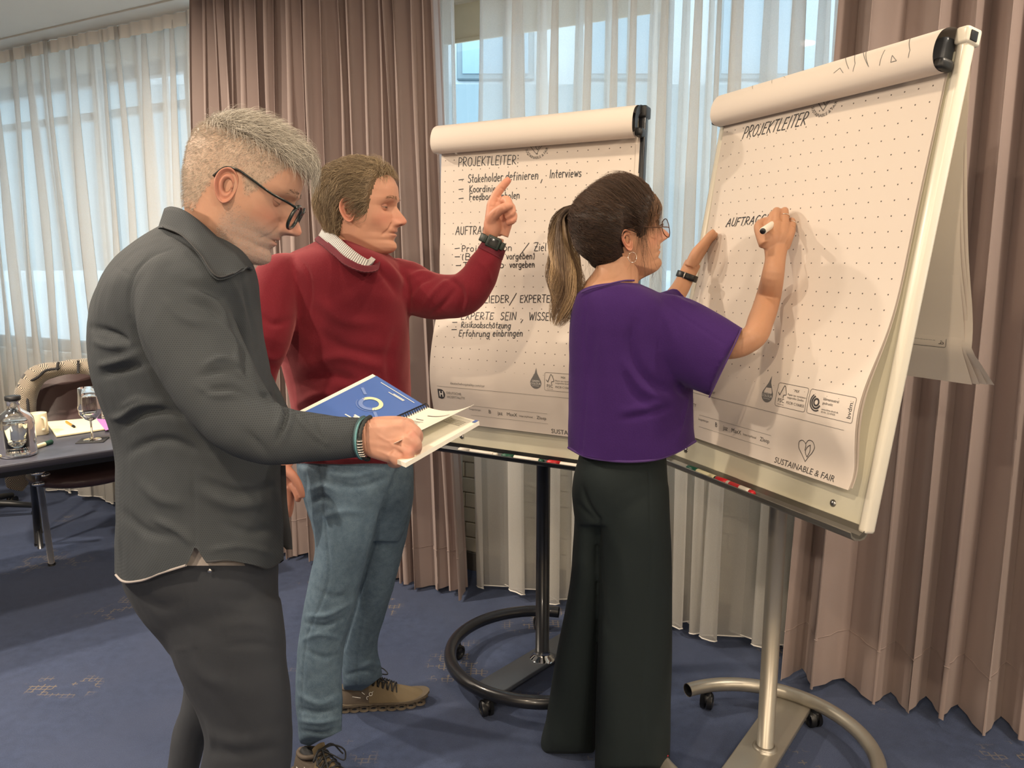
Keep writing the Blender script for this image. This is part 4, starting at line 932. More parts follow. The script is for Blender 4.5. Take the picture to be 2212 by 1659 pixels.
rows = [('PROJEKTLEITER:', (988, 359), (1118, 353), .027, .02), ('-', (989, 395), (1000, 394), .026, 0), ('Stakeholder', (1009, 394), (1084, 390), .025, .05), ('definieren', (1090, 389), (1160, 386), .025, .05), (',', (1166, 389), (1172, 389), .025, 0), ('Interviews', (1185, 384), (1253, 381), .025, .05),
 ('-', (989, 415), (1000, 414), .026, 0), ('Koordinieren', (1012, 415), (1090, 412), .0205, .02), ('-', (989, 435), (1000, 434), .026, 0), ('Feedback', (1012, 432), (1066, 430), .0205, .02), ('einholen', (1071, 430), (1120, 428), .0205, .02),
 ('AUFTRAGGEBER', (981, 507), (1097, 503), .026, .05), ('-', (980, 543), (991, 542), .026, 0), ('Projektvision', (995, 543), (1103, 541), .0195, .04), ('/', (1122, 547), (1142, 547), .026, .1), ('Ziel (e)', (1152, 542), (1206, 541), .024, .05),
 ('-', (980, 561), (991, 561), .026, 0), ('(Budget', (995, 561), (1070, 560), .0195, .04), ('vorgeben)', (1092, 560), (1153, 559), .0195, .04), ('-', (982, 580), (993, 580), .026, 0), ('Tagesjob', (998, 579), (1086, 578), .0195, .04), ('vorgeben', (1099, 578), (1153, 577), .0195, .04),
 ('TEAMMITGLIEDER', (966, 656), (1096, 653), .022, .02), ('/', (1098, 655), (1113, 655), .024, .05), ('EXPERTEN', (1120, 653), (1196, 653), .022, .02), ('EXPERTE', (998, 690), (1067, 690), .022, .02), ('SEIN', (1082, 691), (1115, 691), .024, 0), (',', (1126, 692), (1134, 692), .024, 0), ('WISSEN', (1143, 692), (1196, 692), .024, 0), ('WEITERGEBEN', (1204, 693), (1300, 696), .024, 0),
 ('-', (981, 702), (992, 702), .026, 0), ('Risikoabschätzung', (1001, 707), (1106, 709), .0185, 0), ('-', (982, 718), (993, 718), .026, 0), ('Erfahrung', (999, 726), (1064, 727), .0205, 0), ('einbringen', (1071, 726), (1134, 726), .0205, 0)]
mesh('handwriting', *write(BL.sheet, lines_px(BL, rows), .0025), m_ink, BL.paper, smooth=False, kind='stuff')
footer(BL, 'deutschehospitality.com/csr', 0); crest(BL, 1157, 313, .026)
rows = [('PROJEKTLEITER', (1600, 299), (1735, 268), .030, .30), ('AUFTRAGGEBER', (1562, 488), (1690, 476), .021, .30)]
mesh('handwriting', *write(BR.sheet, lines_px(BR, rows), .0028), m_ink, BR.paper, smooth=False, kind='stuff')
footer(BR, 'deutschehospitality.com/csr', 0); crest(BR, 1778, 213, .027)
# faint writing showing through on the turned-over pages of the white chart
def roll_uv(B, px, py):
    best = None
    for s in np.linspace(.05, .8, 60):
        for u in np.linspace(-B.RW/2, B.RW/2, 50):
            x, y, d = proj(B.rsheet.fn(np.array([u]), np.array([s]))[0]); e = (x-px)**2+(y-py)**2
            if best is None or e < best[0]: best = (e, u, s)
    return np.array([best[1], best[2]])
rl = []
for pts in ([(1960, 125), (1962, 108), (1975, 88)], [(1900, 142), (1903, 125), (1911, 108)], [(1847, 155), (1849, 138), (1856, 130)], [(1921, 134), (1934, 130), (1931, 122), (1921, 128), (1921, 134)], [(1868, 128), (1874, 145), (1880, 126)], [(1805, 160), (1812, 145), (1817, 157)], [(1822, 148), (1830, 144), (1838, 150)],
            [(1625, 192), (1628, 186)], [(1638, 190), (1636, 185), (1642, 182)], [(1648, 186), (1652, 180)], [(1655, 184), (1660, 178), (1664, 183)], [(1668, 181), (1673, 175)], [(1678, 178), (1684, 172), (1688, 177)], [(1690, 174), (1696, 168)]):
    q = [roll_uv(BR, *p) for p in pts]; sc = 0.165
    class RS: pass
    L = np.array(q); S3 = Sheet(lambda u, v: BR.rsheet.fn(u, np.asarray(v)/.22)); r = ribbon(S3, [(a, b*.22) for a, b in L], .0013 if pts[0][0] > 1750 else .0008)
    if r is not None: rl.append(r)
mesh('show_through_writing', *join(*rl), m_printg, BR.roll, smooth=False, kind='stuff')
# pages hanging behind the white chart
hang = []
BRn = BR.n0; hp0 = BR.pt(0, BR.H-.012, -.046)
def hang_fn(k):
    def fn(u, v):   # v: metres up from the lower edge, 0.92 long
        u = np.asarray(u, float); v = np.asarray(v, float); t = v/.92
        w = -.004*k-.055*np.clip(1-t, 0, 1)-.03*np.exp(-((t-.15)/.2)**2)-.12*np.clip(.12-t, 0, 1)/.12*(.5+u)*(1-.12*k)-.01*np.sin(t*5+k)
        z = hp0[2]-.70+v*.76
        p = np.zeros(np.broadcast(u, v).shape+(3,)); p += hp0; p[..., 2] = z
        return p+np.multiply.outer(np.broadcast_to(u, z.shape), BR.u)+np.multiply.outer(w, BRn)
    return fn
for k in range(5):
    fn = hang_fn(k); U, Vv = np.meshgrid(np.linspace(-BR.RW/2+.004*k, BR.RW/2-.006*k, 12), np.linspace(0, .92, 40), indexing='ij')
    o = mesh('turned_page', fn(U.ravel(), Vv.ravel()), gridf(12, 40), m_dots if k == 0 else m_paper, BR.root, world=True, uv=np.stack([U.ravel()+.5, Vv.ravel()], 1))
    if k == 0:
        S = Sheet(lambda u, v: hang_fn(0)(u, v)); x1 = BR.RW/2-.062
        pp = [ribbon(S, rrect(x1-.135, .11, x1, .172, .005), .0011, -.0 + .0008), ribbon(S, [(x1-.3, .085), (x1, .085)], .0009, .0008)]
        w = font_print(S, [('klimaneutral', x1-.085, .152, .008, 'LEFT', 0, 0), ('gedruckt', x1-.085, .141, .007, 'LEFT', 0, 0), ('www.klima-druck.de', x1-.085, .128, .005, 'LEFT', 0, 0), ('bvdm.', x1-.006, .118, .014, 'LEFT', math.pi/2, 0)])
        hl = [ribbon(S, l, .0018, .0008) for l in heart_lines(x1-.07, .04, -.024)]
        c0 = (x1-.112, .142); ar = [ribbon(S, A_(c0[0], c0[1], r_, r_, a0, a1, 14), wd_, .0008) for r_, a0, a1, wd_ in ((.009, 0, 360, .005), (.016, 120, 330, .004))]
        mesh('page_print', *join(w, *pp, *hl, *ar), m_print, o, smooth=False, kind='stuff')
# markers lying in the trays
def tray_marker(B, u, L, body, cap, label, flip=1, rz=0):
    r = empty('marker', label=label, cat='marker', group='markers in the pen trays')
    M = np.eye(4); M[:3, 0] = B.u*flip; M[:3, 1] = B.v; M[:3, 2] = B.n*flip; M[:3, 3] = B.pt(u, -.0125, .022)
    r.matrix_world = Matrix(M); marker_parts(r, L, body, cap); return r
u1 = uvp(BR, 1508, 1018)[0]; u2 = uvp(BR, 1572, 1045)[0]
mk = tray_marker(BR, u1, .075, m_mk_cream, m_green, 'green capped marker in the tray of the white railed flip chart')
mr = tray_marker(BR, u2, .085, m_mk_white, m_red, 'red capped marker in the tray of the white railed flip chart')
V, F = tube([(.012, 0, 0), (.05, 0, 0)], .0084, 14, caps=False, roll=0); mesh('red_label', V, F, m_red, mr, label='red and white printed band')
for pxa, cp, lb in ((1010, m_mk_white, 'white capped marker at the left end of the black flip chart tray'), (1105, m_green, 'green capped marker in the middle of the black flip chart tray'), (1205, m_red, 'red capped marker near the woman in the black flip chart tray')):
    tray_marker(BL, uvp(BL, pxa, 962)[0], .09, m_mk_white, cp, lb)
# red sticker on the open end of the silver base ring
a = math.radians(-163); c = np.array([.70+.305*math.cos(a), 1.985+.305*math.sin(a), .1])
V, F = bevbox(-.008, .008, -.012, .012, -.002, .002, .0008); V, F = xf((V, F), Matrix.Translation(Vector(c)+Vector((0.002, .006, 0))) @ Matrix.Rotation(.5, 4, 'Z'))
mesh('ring_end_tag', V, F, m_red, BR.root, world=True, label='small red tag on the ring end')
# ================================================================== conference table at the left with its things
TZ = .70
e0 = np.array([atz(0, 1008, TZ)[0], atz(0, 1008, TZ)[1]]); e1 = np.array([atz(247, 968.5, TZ)[0], atz(247, 968.5, TZ)[1]])
td = (e1-e0)/np.linalg.norm(e1-e0); td = np.array([math.cos(math.radians(41)), math.sin(math.radians(41))]); tn = np.array([-td[1], td[0]])
tm = (e0+e1)/2
m_top = plain('table_top_dark', srgb(70, 72, 84), .32, var=.05, vscale=30, spec=.5); m_edge = plain('table_edge_dark', srgb(34, 34, 46), .45, var=.05)
TB = empty('conference_table', (tm[0]+tn[0]*.37, tm[1]+tn[1]*.37, 0), math.atan2(td[1], td[0]), label='dark topped folding conference table with chrome legs at the left edge', cat='table')
V, F = bevbox(-1.0, .62, -.37, .39, TZ-.028, TZ, .003); mesh('table_top', V, F, m_top, TB)
V, F = bevbox(-1.003, .623, -.373, .393, TZ-.027, TZ-.004, .002); mesh('edge_band', V, F, m_edge, TB)
V, F = join(bevbox(-.9, .5, -.25, -.22, TZ-.075, TZ-.03, .003), bevbox(-.9, .5, .27, .30, TZ-.075, TZ-.03, .003)); mesh('under_frame', V, F, m_black, TB)
Minv = np.linalg.inv(np.array(TB.matrix_basis)) if False else np.array((Matrix.Translation((tm[0]+tn[0]*.37, tm[1]+tn[1]*.37, 0)) @ Matrix.Rotation(math.atan2(td[1], td[0]), 4, 'Z')).inverted())
def loc(p): p = np.asarray(p, float); return Minv[:3, :3]@p+Minv[:3, 3]
f1 = atz(112, 1221, 0.0); h1 = P(81, 1012, depth_of(f1)-.50); h1[2] = min(h1[2], TZ-.03)
lg = tube([loc(h1), loc(f1+[0, 0, .012])], .0135, 18); lo = mesh('leg', *lg, plain('leg_polished', (.82, .81, .79), .22, metal=.85, var=.01), TB, label='slanting chrome leg')
mesh('leg_foot', *tube([loc(f1+[0, 0, .014]), loc(f1)], .016, 18), m_black, lo)
f2 = atz(83, 1178, 0.0); h2 = P(71, 1018, depth_of(f2)-.25); h2[2] = min(h2[2], TZ-.03)
lo = mesh('leg', *tube([loc(h2), loc(f2+[0, 0, .012])], .016, 18), m_blackmet, TB, label='dark rear leg')
mesh('leg_foot', *tube([loc(f2+[0, 0, .014]), loc(f2)], .018, 18), m_black, lo)
for sx in (-.8,):
    for sy in (-.2, .25): mesh('leg', *tube([(sx, sy, TZ-.04), (sx-.05, sy*1.25, 0)], .0135, 18), m_chrome, TB)
hp = loc(h1)
hinge = [bevbox(hp[0]-.02, hp[0]+.02, hp[1]-.05, hp[1]+.05, hp[2]+.004, hp[2]+.02, .004)]
for dx, dy, dz in ((.0, .0, -.02), (.025, .02, -.005), (.025, .03, -.04), (-.02, .01, .0), (.0, .0, -.065)):
    hinge.append(ellipsoid(hp+[dx, dy, dz], (.026, .011, .011), 8))
mesh('leg_hinge', *join(*hinge), m_chrome, TB, label='polished folding hinge')

def on_table(px, py): p = atz(px, py, TZ); return p
# carafe bottle
def refr(name, ior, col):
    t = NT(name); b = t.b; b.inputs['Base Color'].default_value = (*col, 1); b.inputs['Transmission Weight'].default_value = 1; b.inputs['Roughness'].default_value = .0; b.inputs['IOR'].default_value = ior; return t.m
m_gl = refr('clear_glass', 1.45, (.98, .99, .99)); m_water = refr('water', 1.33, (.97, .99, .99))
p = on_table(40, 984); sc = depth_of(p)/FPX
bo = empty('water_bottle', tuple(p), label='clear glass water bottle with a black cap near the front edge of the dark table', cat='bottle')
R_ = 36*sc; Hb = 131*sc
prof = [(.0001, .002), (R_*.86, .002), (R_*.97, .008), (R_, .02), (R_, Hb*.55), (R_*.97, Hb*.62), (R_*.80, Hb*.70), (R_*.45, Hb*.765), (R_*.34, Hb*.80), (R_*.33, Hb*.9), (R_*.37, Hb*.905), (R_*.37, Hb*.93)]
inn = [(r*.93, z+.0012) for r, z in prof[::-1]]
mesh('bottle_glass', *lathe(prof+inn, 40, caps=False), m_gl, bo)
mesh('bottle_base', *lathe([(.0001, 0), (R_*.9, 0), (R_*.985, .006), (R_*.985, .017), (R_*.6, .020), (.0001, .016)], 40), m_gl, bo)
mesh('water', *lathe([(.0001, .02), (R_*.92, .021), (R_*.93, Hb*.55), (R_*.92, Hb*.60), (.0001, Hb*.60)], 40), m_water, bo)
mesh('cap', *lathe([(.0001, Hb*.925), (R_*.40, Hb*.925), (R_*.42, Hb*.935), (R_*.42, Hb*.995), (R_*.38, Hb), (.0001, Hb)], 32), m_black, bo)
# beige mug
m_mug = plain('mug_glaze', srgb(226, 214, 186), .3, var=.02, spec=.5)
p = on_table(85, 938); sc = depth_of(p)/FPX
mu = empty('mug', tuple(p), label='cream coffee mug standing behind the water bottle', cat='mug'); r = 17.5*sc; h = 47*sc
mesh('mug_body', *lathe([(.0001, 0), (r*1.0, 0), (r*1.06, .004), (r, h*.5), (r*1.0, h-.002), (r*.97, h), (r*.92, h-.002), (r*.92, h*.3), (.0001, h*.25)], 36), m_mug, mu)
hl = [(-r*.95, 0, h*.25), (-r*1.55, 0, h*.3), (-r*1.75, 0, h*.55), (-r*1.5, 0, h*.8), (-r*.95, 0, h*.82)]
mesh('mug_handle', *tube(spline(np.array(hl), 16), .0055, 10), m_mug, mu); mu.rotation_euler.z = 2.6
# writing pad with purple sheet and pen
def quad_on(pxs, z0, z1):
    q = [atz(x, y, TZ+z0)[:2] for x, y in pxs]; V = [[*a, TZ+z0] for a in q]+[[*a, TZ+z1] for a in q]
    return np.array(V), [[3, 2, 1, 0], [4, 5, 6, 7], [0, 1, 5, 4], [1, 2, 6, 5], [2, 3, 7, 6], [3, 0, 4, 7]]
m_pad = plain('pad_cream', srgb(244, 236, 196), .7, var=.02); m_purple = plain('paper_lilac', srgb(190, 126, 196), .6, var=.02); m_card = plain('pad_card', srgb(180, 168, 140), .8)
pts = [(100, 914), (122, 945), (240, 927), (207, 905)]
c = atz(165, 924, TZ)
pd = empty('writing_pad', tuple(c), label='cream writing pad with a lilac sheet under it on the dark table', cat='pad')
for nm, a, z0, z1, m in (('pad_card', pts, .001, .003, m_card), ('pad_pages', [(x, y-.5) for x, y in pts], .003, .0085, m_pad), ('lilac_sheet', [(208, 905), (228, 930), (240, 927), (232, 906)], .0088, .0096, m_purple)):
    mesh(nm, *quad_on(a, z0, z1), m, pd, smooth=False, world=True)
def lying_pen(name, a, b, rad, m1, m2, lab, cat, split=.7, z=None):
    A = atz(*a, TZ+(z or rad)); Bq = atz(*b, TZ+(z or rad)); r = empty(name, tuple((A+Bq)/2), label=lab, cat=cat); C_ = A+(Bq-A)*split
    mesh('barrel', *tube([A, A+(C_-A)*.02, C_], [rad*.8, rad, rad], 12), m1, r, world=True); mesh('cap', *tube([C_, Bq-(Bq-A)*.03, Bq], [rad*1.12, rad*1.12, rad*.7], 12), m2, r, world=True); return r
m_ylw = plain('pen_ochre', srgb(214, 160, 60), .4)
lying_pen('felt_pen', (143, 911), (161, 922), .005, m_ylw, m_mk_black, 'short ochre pen with dark tip lying on the cream writing pad', 'pen', .8, z=.014)
lying_pen('marker', (76, 966), (112, 954), .0085, m_mk_cream, m_green, 'cream marker with a green cap lying beside the water bottle', 'marker', .55)
# coaster and stemmed glass
p = on_table(200, 952); sc = depth_of(p)/FPX
m_coast = plain('coaster_black', (.02, .02, .022), .7)
cs = mesh('coaster', *xf(bevbox(-.052, .052, -.048, .048, 0, .004, .003), Matrix.Translation(Vector(p)) @ Matrix.Rotation(.25, 4, 'Z')), m_coast, label='flat black coaster under the stemmed glass', cat='coaster')
wg = empty('wine_glass', (p[0], p[1], TZ+.004), label='clear stemmed glass with some water, on the black coaster', cat='glass'); Hg = 114*sc; r = 22*sc
bowl = [(.0035, Hg*.36), (r*.5, Hg*.40), (r*.95, Hg*.50), (r*1.06, Hg*.62), (r*.98, Hg*.8), (r*.9, Hg)]
mesh('bowl', *lathe(bowl+[(a*.95, b+.0006) for a, b in bowl[::-1]], 36, caps=False), m_gl, wg)
mesh('stem', *lathe([(.0001, .003), (r*.8, .0022), (r*.82, .0008), (r*.82, 0), (.0001, 0)][::-1]+[(r*.3, .006), (.0045, .014), (.0036, Hg*.2), (.0042, Hg*.36), (.0001, Hg*.37)], 28), m_gl, wg)
mesh('water', *lathe([(.0001, Hg*.375), (r*.46, Hg*.405), (r*.9, Hg*.50), (r*.93, Hg*.54), (.0001, Hg*.54)], 32), m_water, wg)
# sheets at the very edge of the picture
nb = empty('notebook', tuple(atz(-12, 962, TZ)), label='cream notebook at the left picture edge beside the water bottle', cat='notebook')
mesh('pages', *quad_on([(-60, 968), (-8, 992), (13, 978), (-30, 948)], .001, .010), m_pad, nb, smooth=False, world=True)
mesh('cover', *quad_on([(-30, 946), (2, 960), (10, 956), (-20, 938)], .001, .004), m_paper, nb, smooth=False, world=True)

# ------------------------------------------------------------------ conference chair with a jacket over it
m_leather = plain('chair_leather_brown', srgb(72, 54, 54), .42, var=.1, bump=.1, bscale=120)
def tweed():
    t = NT('jacket_tweed'); co = t.coord(); s = t.sep(co); b = t.b
    k = lambda a, f: t.math('PINGPONG', t.math('MULTIPLY', a, f), 1.0)
    nx = t.n('ShaderNodeTexNoise'); nx.inputs['Scale'].default_value = 6; t.l(co, nx.inputs['Vector'])
    u = t.math('ADD', s[0], s[1]); a = k(u, 26); c = k(s[2], 26); d = t.math('ADD', t.math('ADD', a, c), t.math('MULTIPLY', nx.outputs[0], .5))
    st = t.math('GREATER_THAN', t.math('FRACT', t.math('MULTIPLY', d, 4.5)), .5)
    t.l(t.mix(st, srgb(58, 54, 52), srgb(178, 166, 146)), b.inputs['Base Color']); b.inputs['Roughness'].default_value = .9; b.inputs['Sheen Weight'].default_value = .3
    return t.m
m_legc = plain('leg_chrome', (.8, .79, .77), .16, metal=1, var=.01); m_tweed = tweed(); m_trim = plain('jacket_binding_black', (.015, .015, .018), .7)
ch_d = 3.42; cx_ = P(140, 900, ch_d); ch = empty('conference_chair', (cx_[0], cx_[1], 0), label='brown leather conference chair with a patterned jacket over its back, behind the table', cat='chair')
def back_grid(x0, x1, top, bot, d, bow, z_in=.0, n=22, shape=.55):
    U, T = np.meshgrid(np.linspace(-1, 1, n), np.linspace(0, 1, n), indexing='ij'); w = 1-.10*(T)**2
    px = (x0+x1)/2+(x1-x0)/2*U*w; py = bot+(top-bot)*T+(top-bot)*-.0*U; py = py-(top-bot)*.16*np.abs(U)**4*T**2
    dd = d+bow*(1-U**2)+.10*T; return np.stack([P(a, b, c) for a, b, c in zip(px.ravel(), py.ravel(), dd.ravel())]), n
def slab(x0, x1, top, bot, d, bow, th):
    a, n = back_grid(x0, x1, top, bot, d, bow); b, _ = back_grid(x0, x1, top, bot, d+th, bow)
    F = gridf(n, n).tolist(); o = len(a); G = [[q+o for q in f[::-1]] for f in F]
    rim = [i*n for i in range(n)]+[(n-1)*n+j for j in range(1, n)]+[i*n+n-1 for i in range(n-2, -1, -1)]+[j for j in range(n-2, 0, -1)]
    S = [[rim[i], rim[(i+1) % len(rim)], rim[(i+1) % len(rim)]+o, rim[i]+o] for i in range(len(rim))]
    return np.vstack([a, b]), F+G+S
mesh('backrest', *slab(62, 236, 792, 960, 3.62, .05, .06), m_leather, ch, world=True)
sv = fuse([ellipsoid(P(190, 1012, 3.40), (.24, .25, .055), 20)], .014, 6); mesh('seat', *sv, m_leather, ch, world=True)
st = np.array([P(190, 1012, 3.40)[0], P(190, 1012, 3.40)[1], 0]); zs = P(190, 1012, 3.40)[2]
def star(par, c, zs, world=True):
    mesh('gas_column', *tube([c+[0, 0, .09], c+[0, 0, .25], c+[0, 0, .25], c+[0, 0, zs-.04]], [.028, .028, .02, .02], 18), m_black, par, world=world)
    for k in range(5):
        a = k*2*math.pi/5+.3; d = np.array([math.cos(a), math.sin(a), 0]); l = mesh('base_leg', *tube([c+[0, 0, .10], c+d*.15+[0, 0, .085], c+d*.29+[0, 0, .06]], [.024, .02, .014], 12), m_black, par, world=world)
        e = c+d*.29; t_ = np.array([-d[1], d[0], 0])
        mesh('caster_wheel', *join(tube([e+t_*.004+[0, 0, .026], e+t_*.02+[0, 0, .026]], .026, 16), tube([e-t_*.004+[0, 0, .026], e-t_*.02+[0, 0, .026]], .026, 16)), m_black, l)
zs = zs-.03
for a, b in ((72, 3.80), (292, 3.5), (74, 4.02), (296, 3.98)):
    q = P(a, 1030, b); mesh('leg', *tube([[q[0], q[1], zs], [q[0], q[1], .0]], .013, 14), m_blackmet, ch, world=True)
V, F = tube([P(232, 985, 3.5), P(238, 960, 3.5), P(238, 930, 3.52)], .014, 10); mesh('back_bar', V, F, m_black, ch, world=True)
mesh('seat_lever', *join(ellipsoid(P(101, 1035, 3.36), (.026, .026, .04), 10), tube([P(112, 1030, 3.38), P(140, 1028, 3.42)], .012, 8)), m_black, ch, world=True, label='black adjusting knob under the seat')
# jacket: one shell folded over the back rest, with sleeves
jr = empty('jacket', tuple(P(135, 800, 3.6)), label='grey beige diamond patterned jacket draped over the brown chair back', cat='jacket')
arch = [(58, 935, 3.60, 20), (54, 880, 3.60, 21), (60, 838, 3.60, 22), (84, 808, 3.61, 20), (125, 797, 3.62, 17), (165, 791, 3.62, 17), (205, 794, 3.62, 18), (232, 818, 3.61, 22), (242, 870, 3.60, 22), (244, 935, 3.60, 20)]
V, F = fuse([pxtube(arch, 20, 6, 1.6), slab(38, 258, 784, 960, 3.70, .05, .04)], .009, 5); V = V+vnormals(V, F)*(snoise(V, 6, 3)*.006)[:, None]; mesh('jacket_body', V, F, m_tweed, jr, world=True)
for pl in ([(127, 782), (122, 800)], [(169, 779), (169, 806)], [(48, 832), (58, 860), (62, 905)], [(60, 826), (86, 812), (96, 802), (128, 796)]):
    mesh('binding', *tube(spline(np.array([P(x, y, 3.545 if i else 3.55) for i, (x, y) in enumerate(pl)]), 10), .006, 8), m_trim, jr, world=True)
V, F = tube([P(40, 1000, 3.45), P(38, 1020, 3.45), P(36, 1042, 3.45), P(32, 1056, 3.45)], [.05, .055, .05, .036], 16, rb=[.03, .03, .03, .02]); mesh('sleeve', V, F, m_tweed, jr, world=True)
# second chair, of which only a foot shows at the left edge
c2 = empty('conference_chair', tuple(atz(-46, 1125, 0)), label='second conference chair, only its black castered foot showing at the left picture edge', cat='chair')
p2 = atz(-46, 1125, 0)*1.0; star(c2, p2, .46)
mesh('seat', *fuse([ellipsoid(p2+[0, 0, .47], (.24, .24, .05), 16)], .016, 4), m_leather, c2, world=True)
mesh('backrest', *fuse([ellipsoid(p2+[-.34, .12, .76], (.2, .05, .24), 16)], .016, 4), m_leather, c2, world=True)
# ================================================================== person with the charcoal shirt and booklet
def loop_sheet(top, bot, n=80, thick=.004, rows=5, closed=True, belly=0.0):
    def cl(p):
        p = np.array(p, float); W = np.array([P(*q) for q in p])
        if closed: W = np.vstack([W[-2:], W, W[:3]]); S = spline(W, 600); d = np.r_[0, np.cumsum(np.linalg.norm(np.diff(S, axis=0), axis=1))]; i0 = np.argmin(np.linalg.norm(S[:300]-W[2], axis=1)); i1 = 300+np.argmin(np.linalg.norm(S[300:]-W[-3], axis=1)); return S[np.linspace(i0, i1-1, n).astype(int)]
        return spline(W, n)
    A, B = cl(top), cl(bot); c = (A+B).mean(0)/2; ctr = (A.mean(0)+B.mean(0))/2
    G = np.array([A+(B-A)*t+((A-A.mean(0))*belly*math.sin(math.pi*t)) for t in np.linspace(0, 1, rows)])
    V = G.reshape(-1, 3); F = gridf(rows, n, False, closed).tolist(); N = vnormals(V, F); s = np.sign((N*(V-ctr)).sum(1).mean()); N *= s
    V2 = np.vstack([V, V-N*thick]); o = len(V); F2 = F+[[q+o for q in f[::-1]] for f in F]
    m = n if closed else n-1
    for r in (0, rows-1): F2 += [[r*n+j, r*n+(j+1) % n, o+r*n+(j+1) % n, o+r*n+j] for j in range(m)]
    if not closed:
        for j in (0, n-1): F2 += [[r*n+j, (r+1)*n+j, o+(r+1)*n+j, o+r*n+j] for r in range(rows-1)]
    return V2, F2
def shirt_mat():
    t = NT('shirt_charcoal'); b = t.b; co = t.coord(); s = t.sep(co)
    u = t.math('ADD', t.math('MULTIPLY', s[0], .9), t.math('MULTIPLY', s[1], .45)); k = 1/.0034
    a = t.math('MULTIPLY', u, k); row = t.math('FLOOR', t.math('MULTIPLY', s[2], k*1.15)); a = t.math('ADD', a, t.math('MULTIPLY', row, .5))
    fx = t.math('SUBTRACT', t.math('FRACT', a), .5); fy = t.math('SUBTRACT', t.math('FRACT', t.math('MULTIPLY', s[2], k*1.15)), .5)
    d = t.math('SQRT', t.math('ADD', t.math('MULTIPLY', fx, fx), t.math('MULTIPLY', fy, fy)))
    c = t.mix(t.noise(co, 7), srgb(57, 62, 67), srgb(68, 73, 77)); c = t.mix(t.math('MULTIPLY', t.math('LESS_THAN', d, .30), .5), c, srgb(36, 39, 44))
    t.l(c, b.inputs['Base Color']); b.inputs['Roughness'].default_value = .85; b.inputs['Specular IOR Level'].default_value = .25
    t.bump(t.noise(co, 900, 2), .25, .001); return t.m
m_shirt = shirt_mat(); m_seam = plain('shirt_seam', srgb(58, 59, 62), .9); m_trou = plain('trousers_charcoal', srgb(47, 51, 58), .9, bump=.2, bscale=700, var=.1, vscale=5)
m_tee = plain('tee_grey', srgb(158, 152, 150), .9, bump=.2, bscale=300); m_btn = plain('button_brown', srgb(84, 70, 58), .4)
P1 = empty('person', tuple(atz(520, 2120, 0)), label='man with grey quiff, dark glasses and charcoal dotted shirt, head bowed, holding an open booklet', cat='person')
H1 = dict(skin=SKIN_M, beard=.75, beardc=srgb(176, 160, 152), brow=.35, browc=srgb(120, 104, 92), open=-.15, nose=1.0, wide=1.0, ear=1.0, fold=.0016, earx=.013)
M1 = pose(9, -25, 0, (502, 411), 1.285, 1.0, earx=.013)
V, F, C, _ = build_head(H1)
x, y, z = V.T; fade = np.clip((z-np.interp(x, [-.12, -.04, -.025, .012, .03, .045, .062, .075, .1], [-.058, -.056, .01, .034, -.005, .015, .05, .075, .09]))/.014, 0, 1)*(np.abs(y) > -1)
nh = 170*150+2
fade[nh:] = 0
C = C*(1-.8*fade[:, None])+np.array(srgb(178, 162, 146))*.9*fade[:, None]
headp = (xf((V, F), M1), C)
# neck, right hand and forearm, left hand, inner body
neck = pxtube([(492, 420, 1.36, 58), (466, 480, 1.37, 64), (448, 530, 1.385, 72), (430, 600, 1.40, 90)], 28, 6)
hd = 1.165
pr = [skin_tube([(700, 946, 1.17, 36, .8), (778, 945, hd, 35, .8), (800, 946, hd, 38, .72)])]
for a, b_, r0, r1 in (((795, 930), (872, 925), 27, 22), ((795, 940), (882, 942), 28, 22), ((795, 952), (876, 963), 28, 22), ((798, 962), (858, 984), 25, 21)):
    pr.append(skin_tube([(a[0], a[1], hd, r0), ((a[0]+b_[0])/2, (a[1]+b_[1])/2, hd-.004, (r0+r1)/2), (b_[0], b_[1], hd, r1)]))
for q in ([(868, 922, 1.168, 22), (893, 936, 1.172, 19), (897, 950, 1.20, 15.5), (886, 957, 1.23, 13)], [(878, 942, 1.158, 21), (893, 958, 1.158, 18.5), (891, 975, 1.185, 15.5), (880, 981, 1.215, 13)],
          [(870, 962, 1.155, 20), (879, 976, 1.15, 17), (877, 990, 1.175, 14.5), (866, 994, 1.2, 12)], [(852, 982, 1.155, 19), (858, 992, 1.152, 15), (854, 999, 1.175, 13), (846, 999, 1.2, 11)],
          [(800, 925, 1.18, 24), (835, 918, 1.205, 20), (866, 915, 1.23, 16), (888, 918, 1.25, 13)]):
    pr.append(skin_tube(q))
hv, hf = hand(pr, .0019, 5)
hv = carve(hv, hf, [([(872, 931), (893, 950)], 4, -.0015), ([(868, 955), (886, 966)], 4, -.0022), ([(858, 975), (872, 984)], 4, -.0022), ([(812, 935), (838, 952), (856, 950), (872, 945)], 3, .0012), ([(838, 952), (850, 963), (862, 970)], 3, .0011), ([(820, 975), (845, 985), (864, 988)], 3, .001), ([(846, 918), (870, 920)], 5, .001), ([(880, 936), (884, 950)], 5, .0012)])
hand_c = np.repeat(SKIN_2[None]*.92, len(hv), 0); hand_c = hand_c*(1+.06*snoise(hv, 45, 4))[:, None]
px, py, dd = proj(hv); kn = sum(np.exp(-((px-a)**2+(py-b)**2)/120) for a, b in ((893, 938), (892, 966), (877, 984))); hand_c = hand_c*(1-.22*kn[:, None]*np.array([0, .7, .6]))
lh = [skin_tube([(640, 958, 1.46, 26), (690, 946, 1.43, 27), (715, 930, 1.42, 25)])]
for k in range(4): lh.append(skin_tube([(705, 925+k*8, 1.42, 13), (735, 915+k*8, 1.42, 11), (760, 906+k*8, 1.43, 9)]))
lh.append(skin_tube([(700, 935, 1.42, 14), (722, 915, 1.40, 12), (745, 905, 1.40, 9)])); lv, lf = hand(lh, .003, 3)
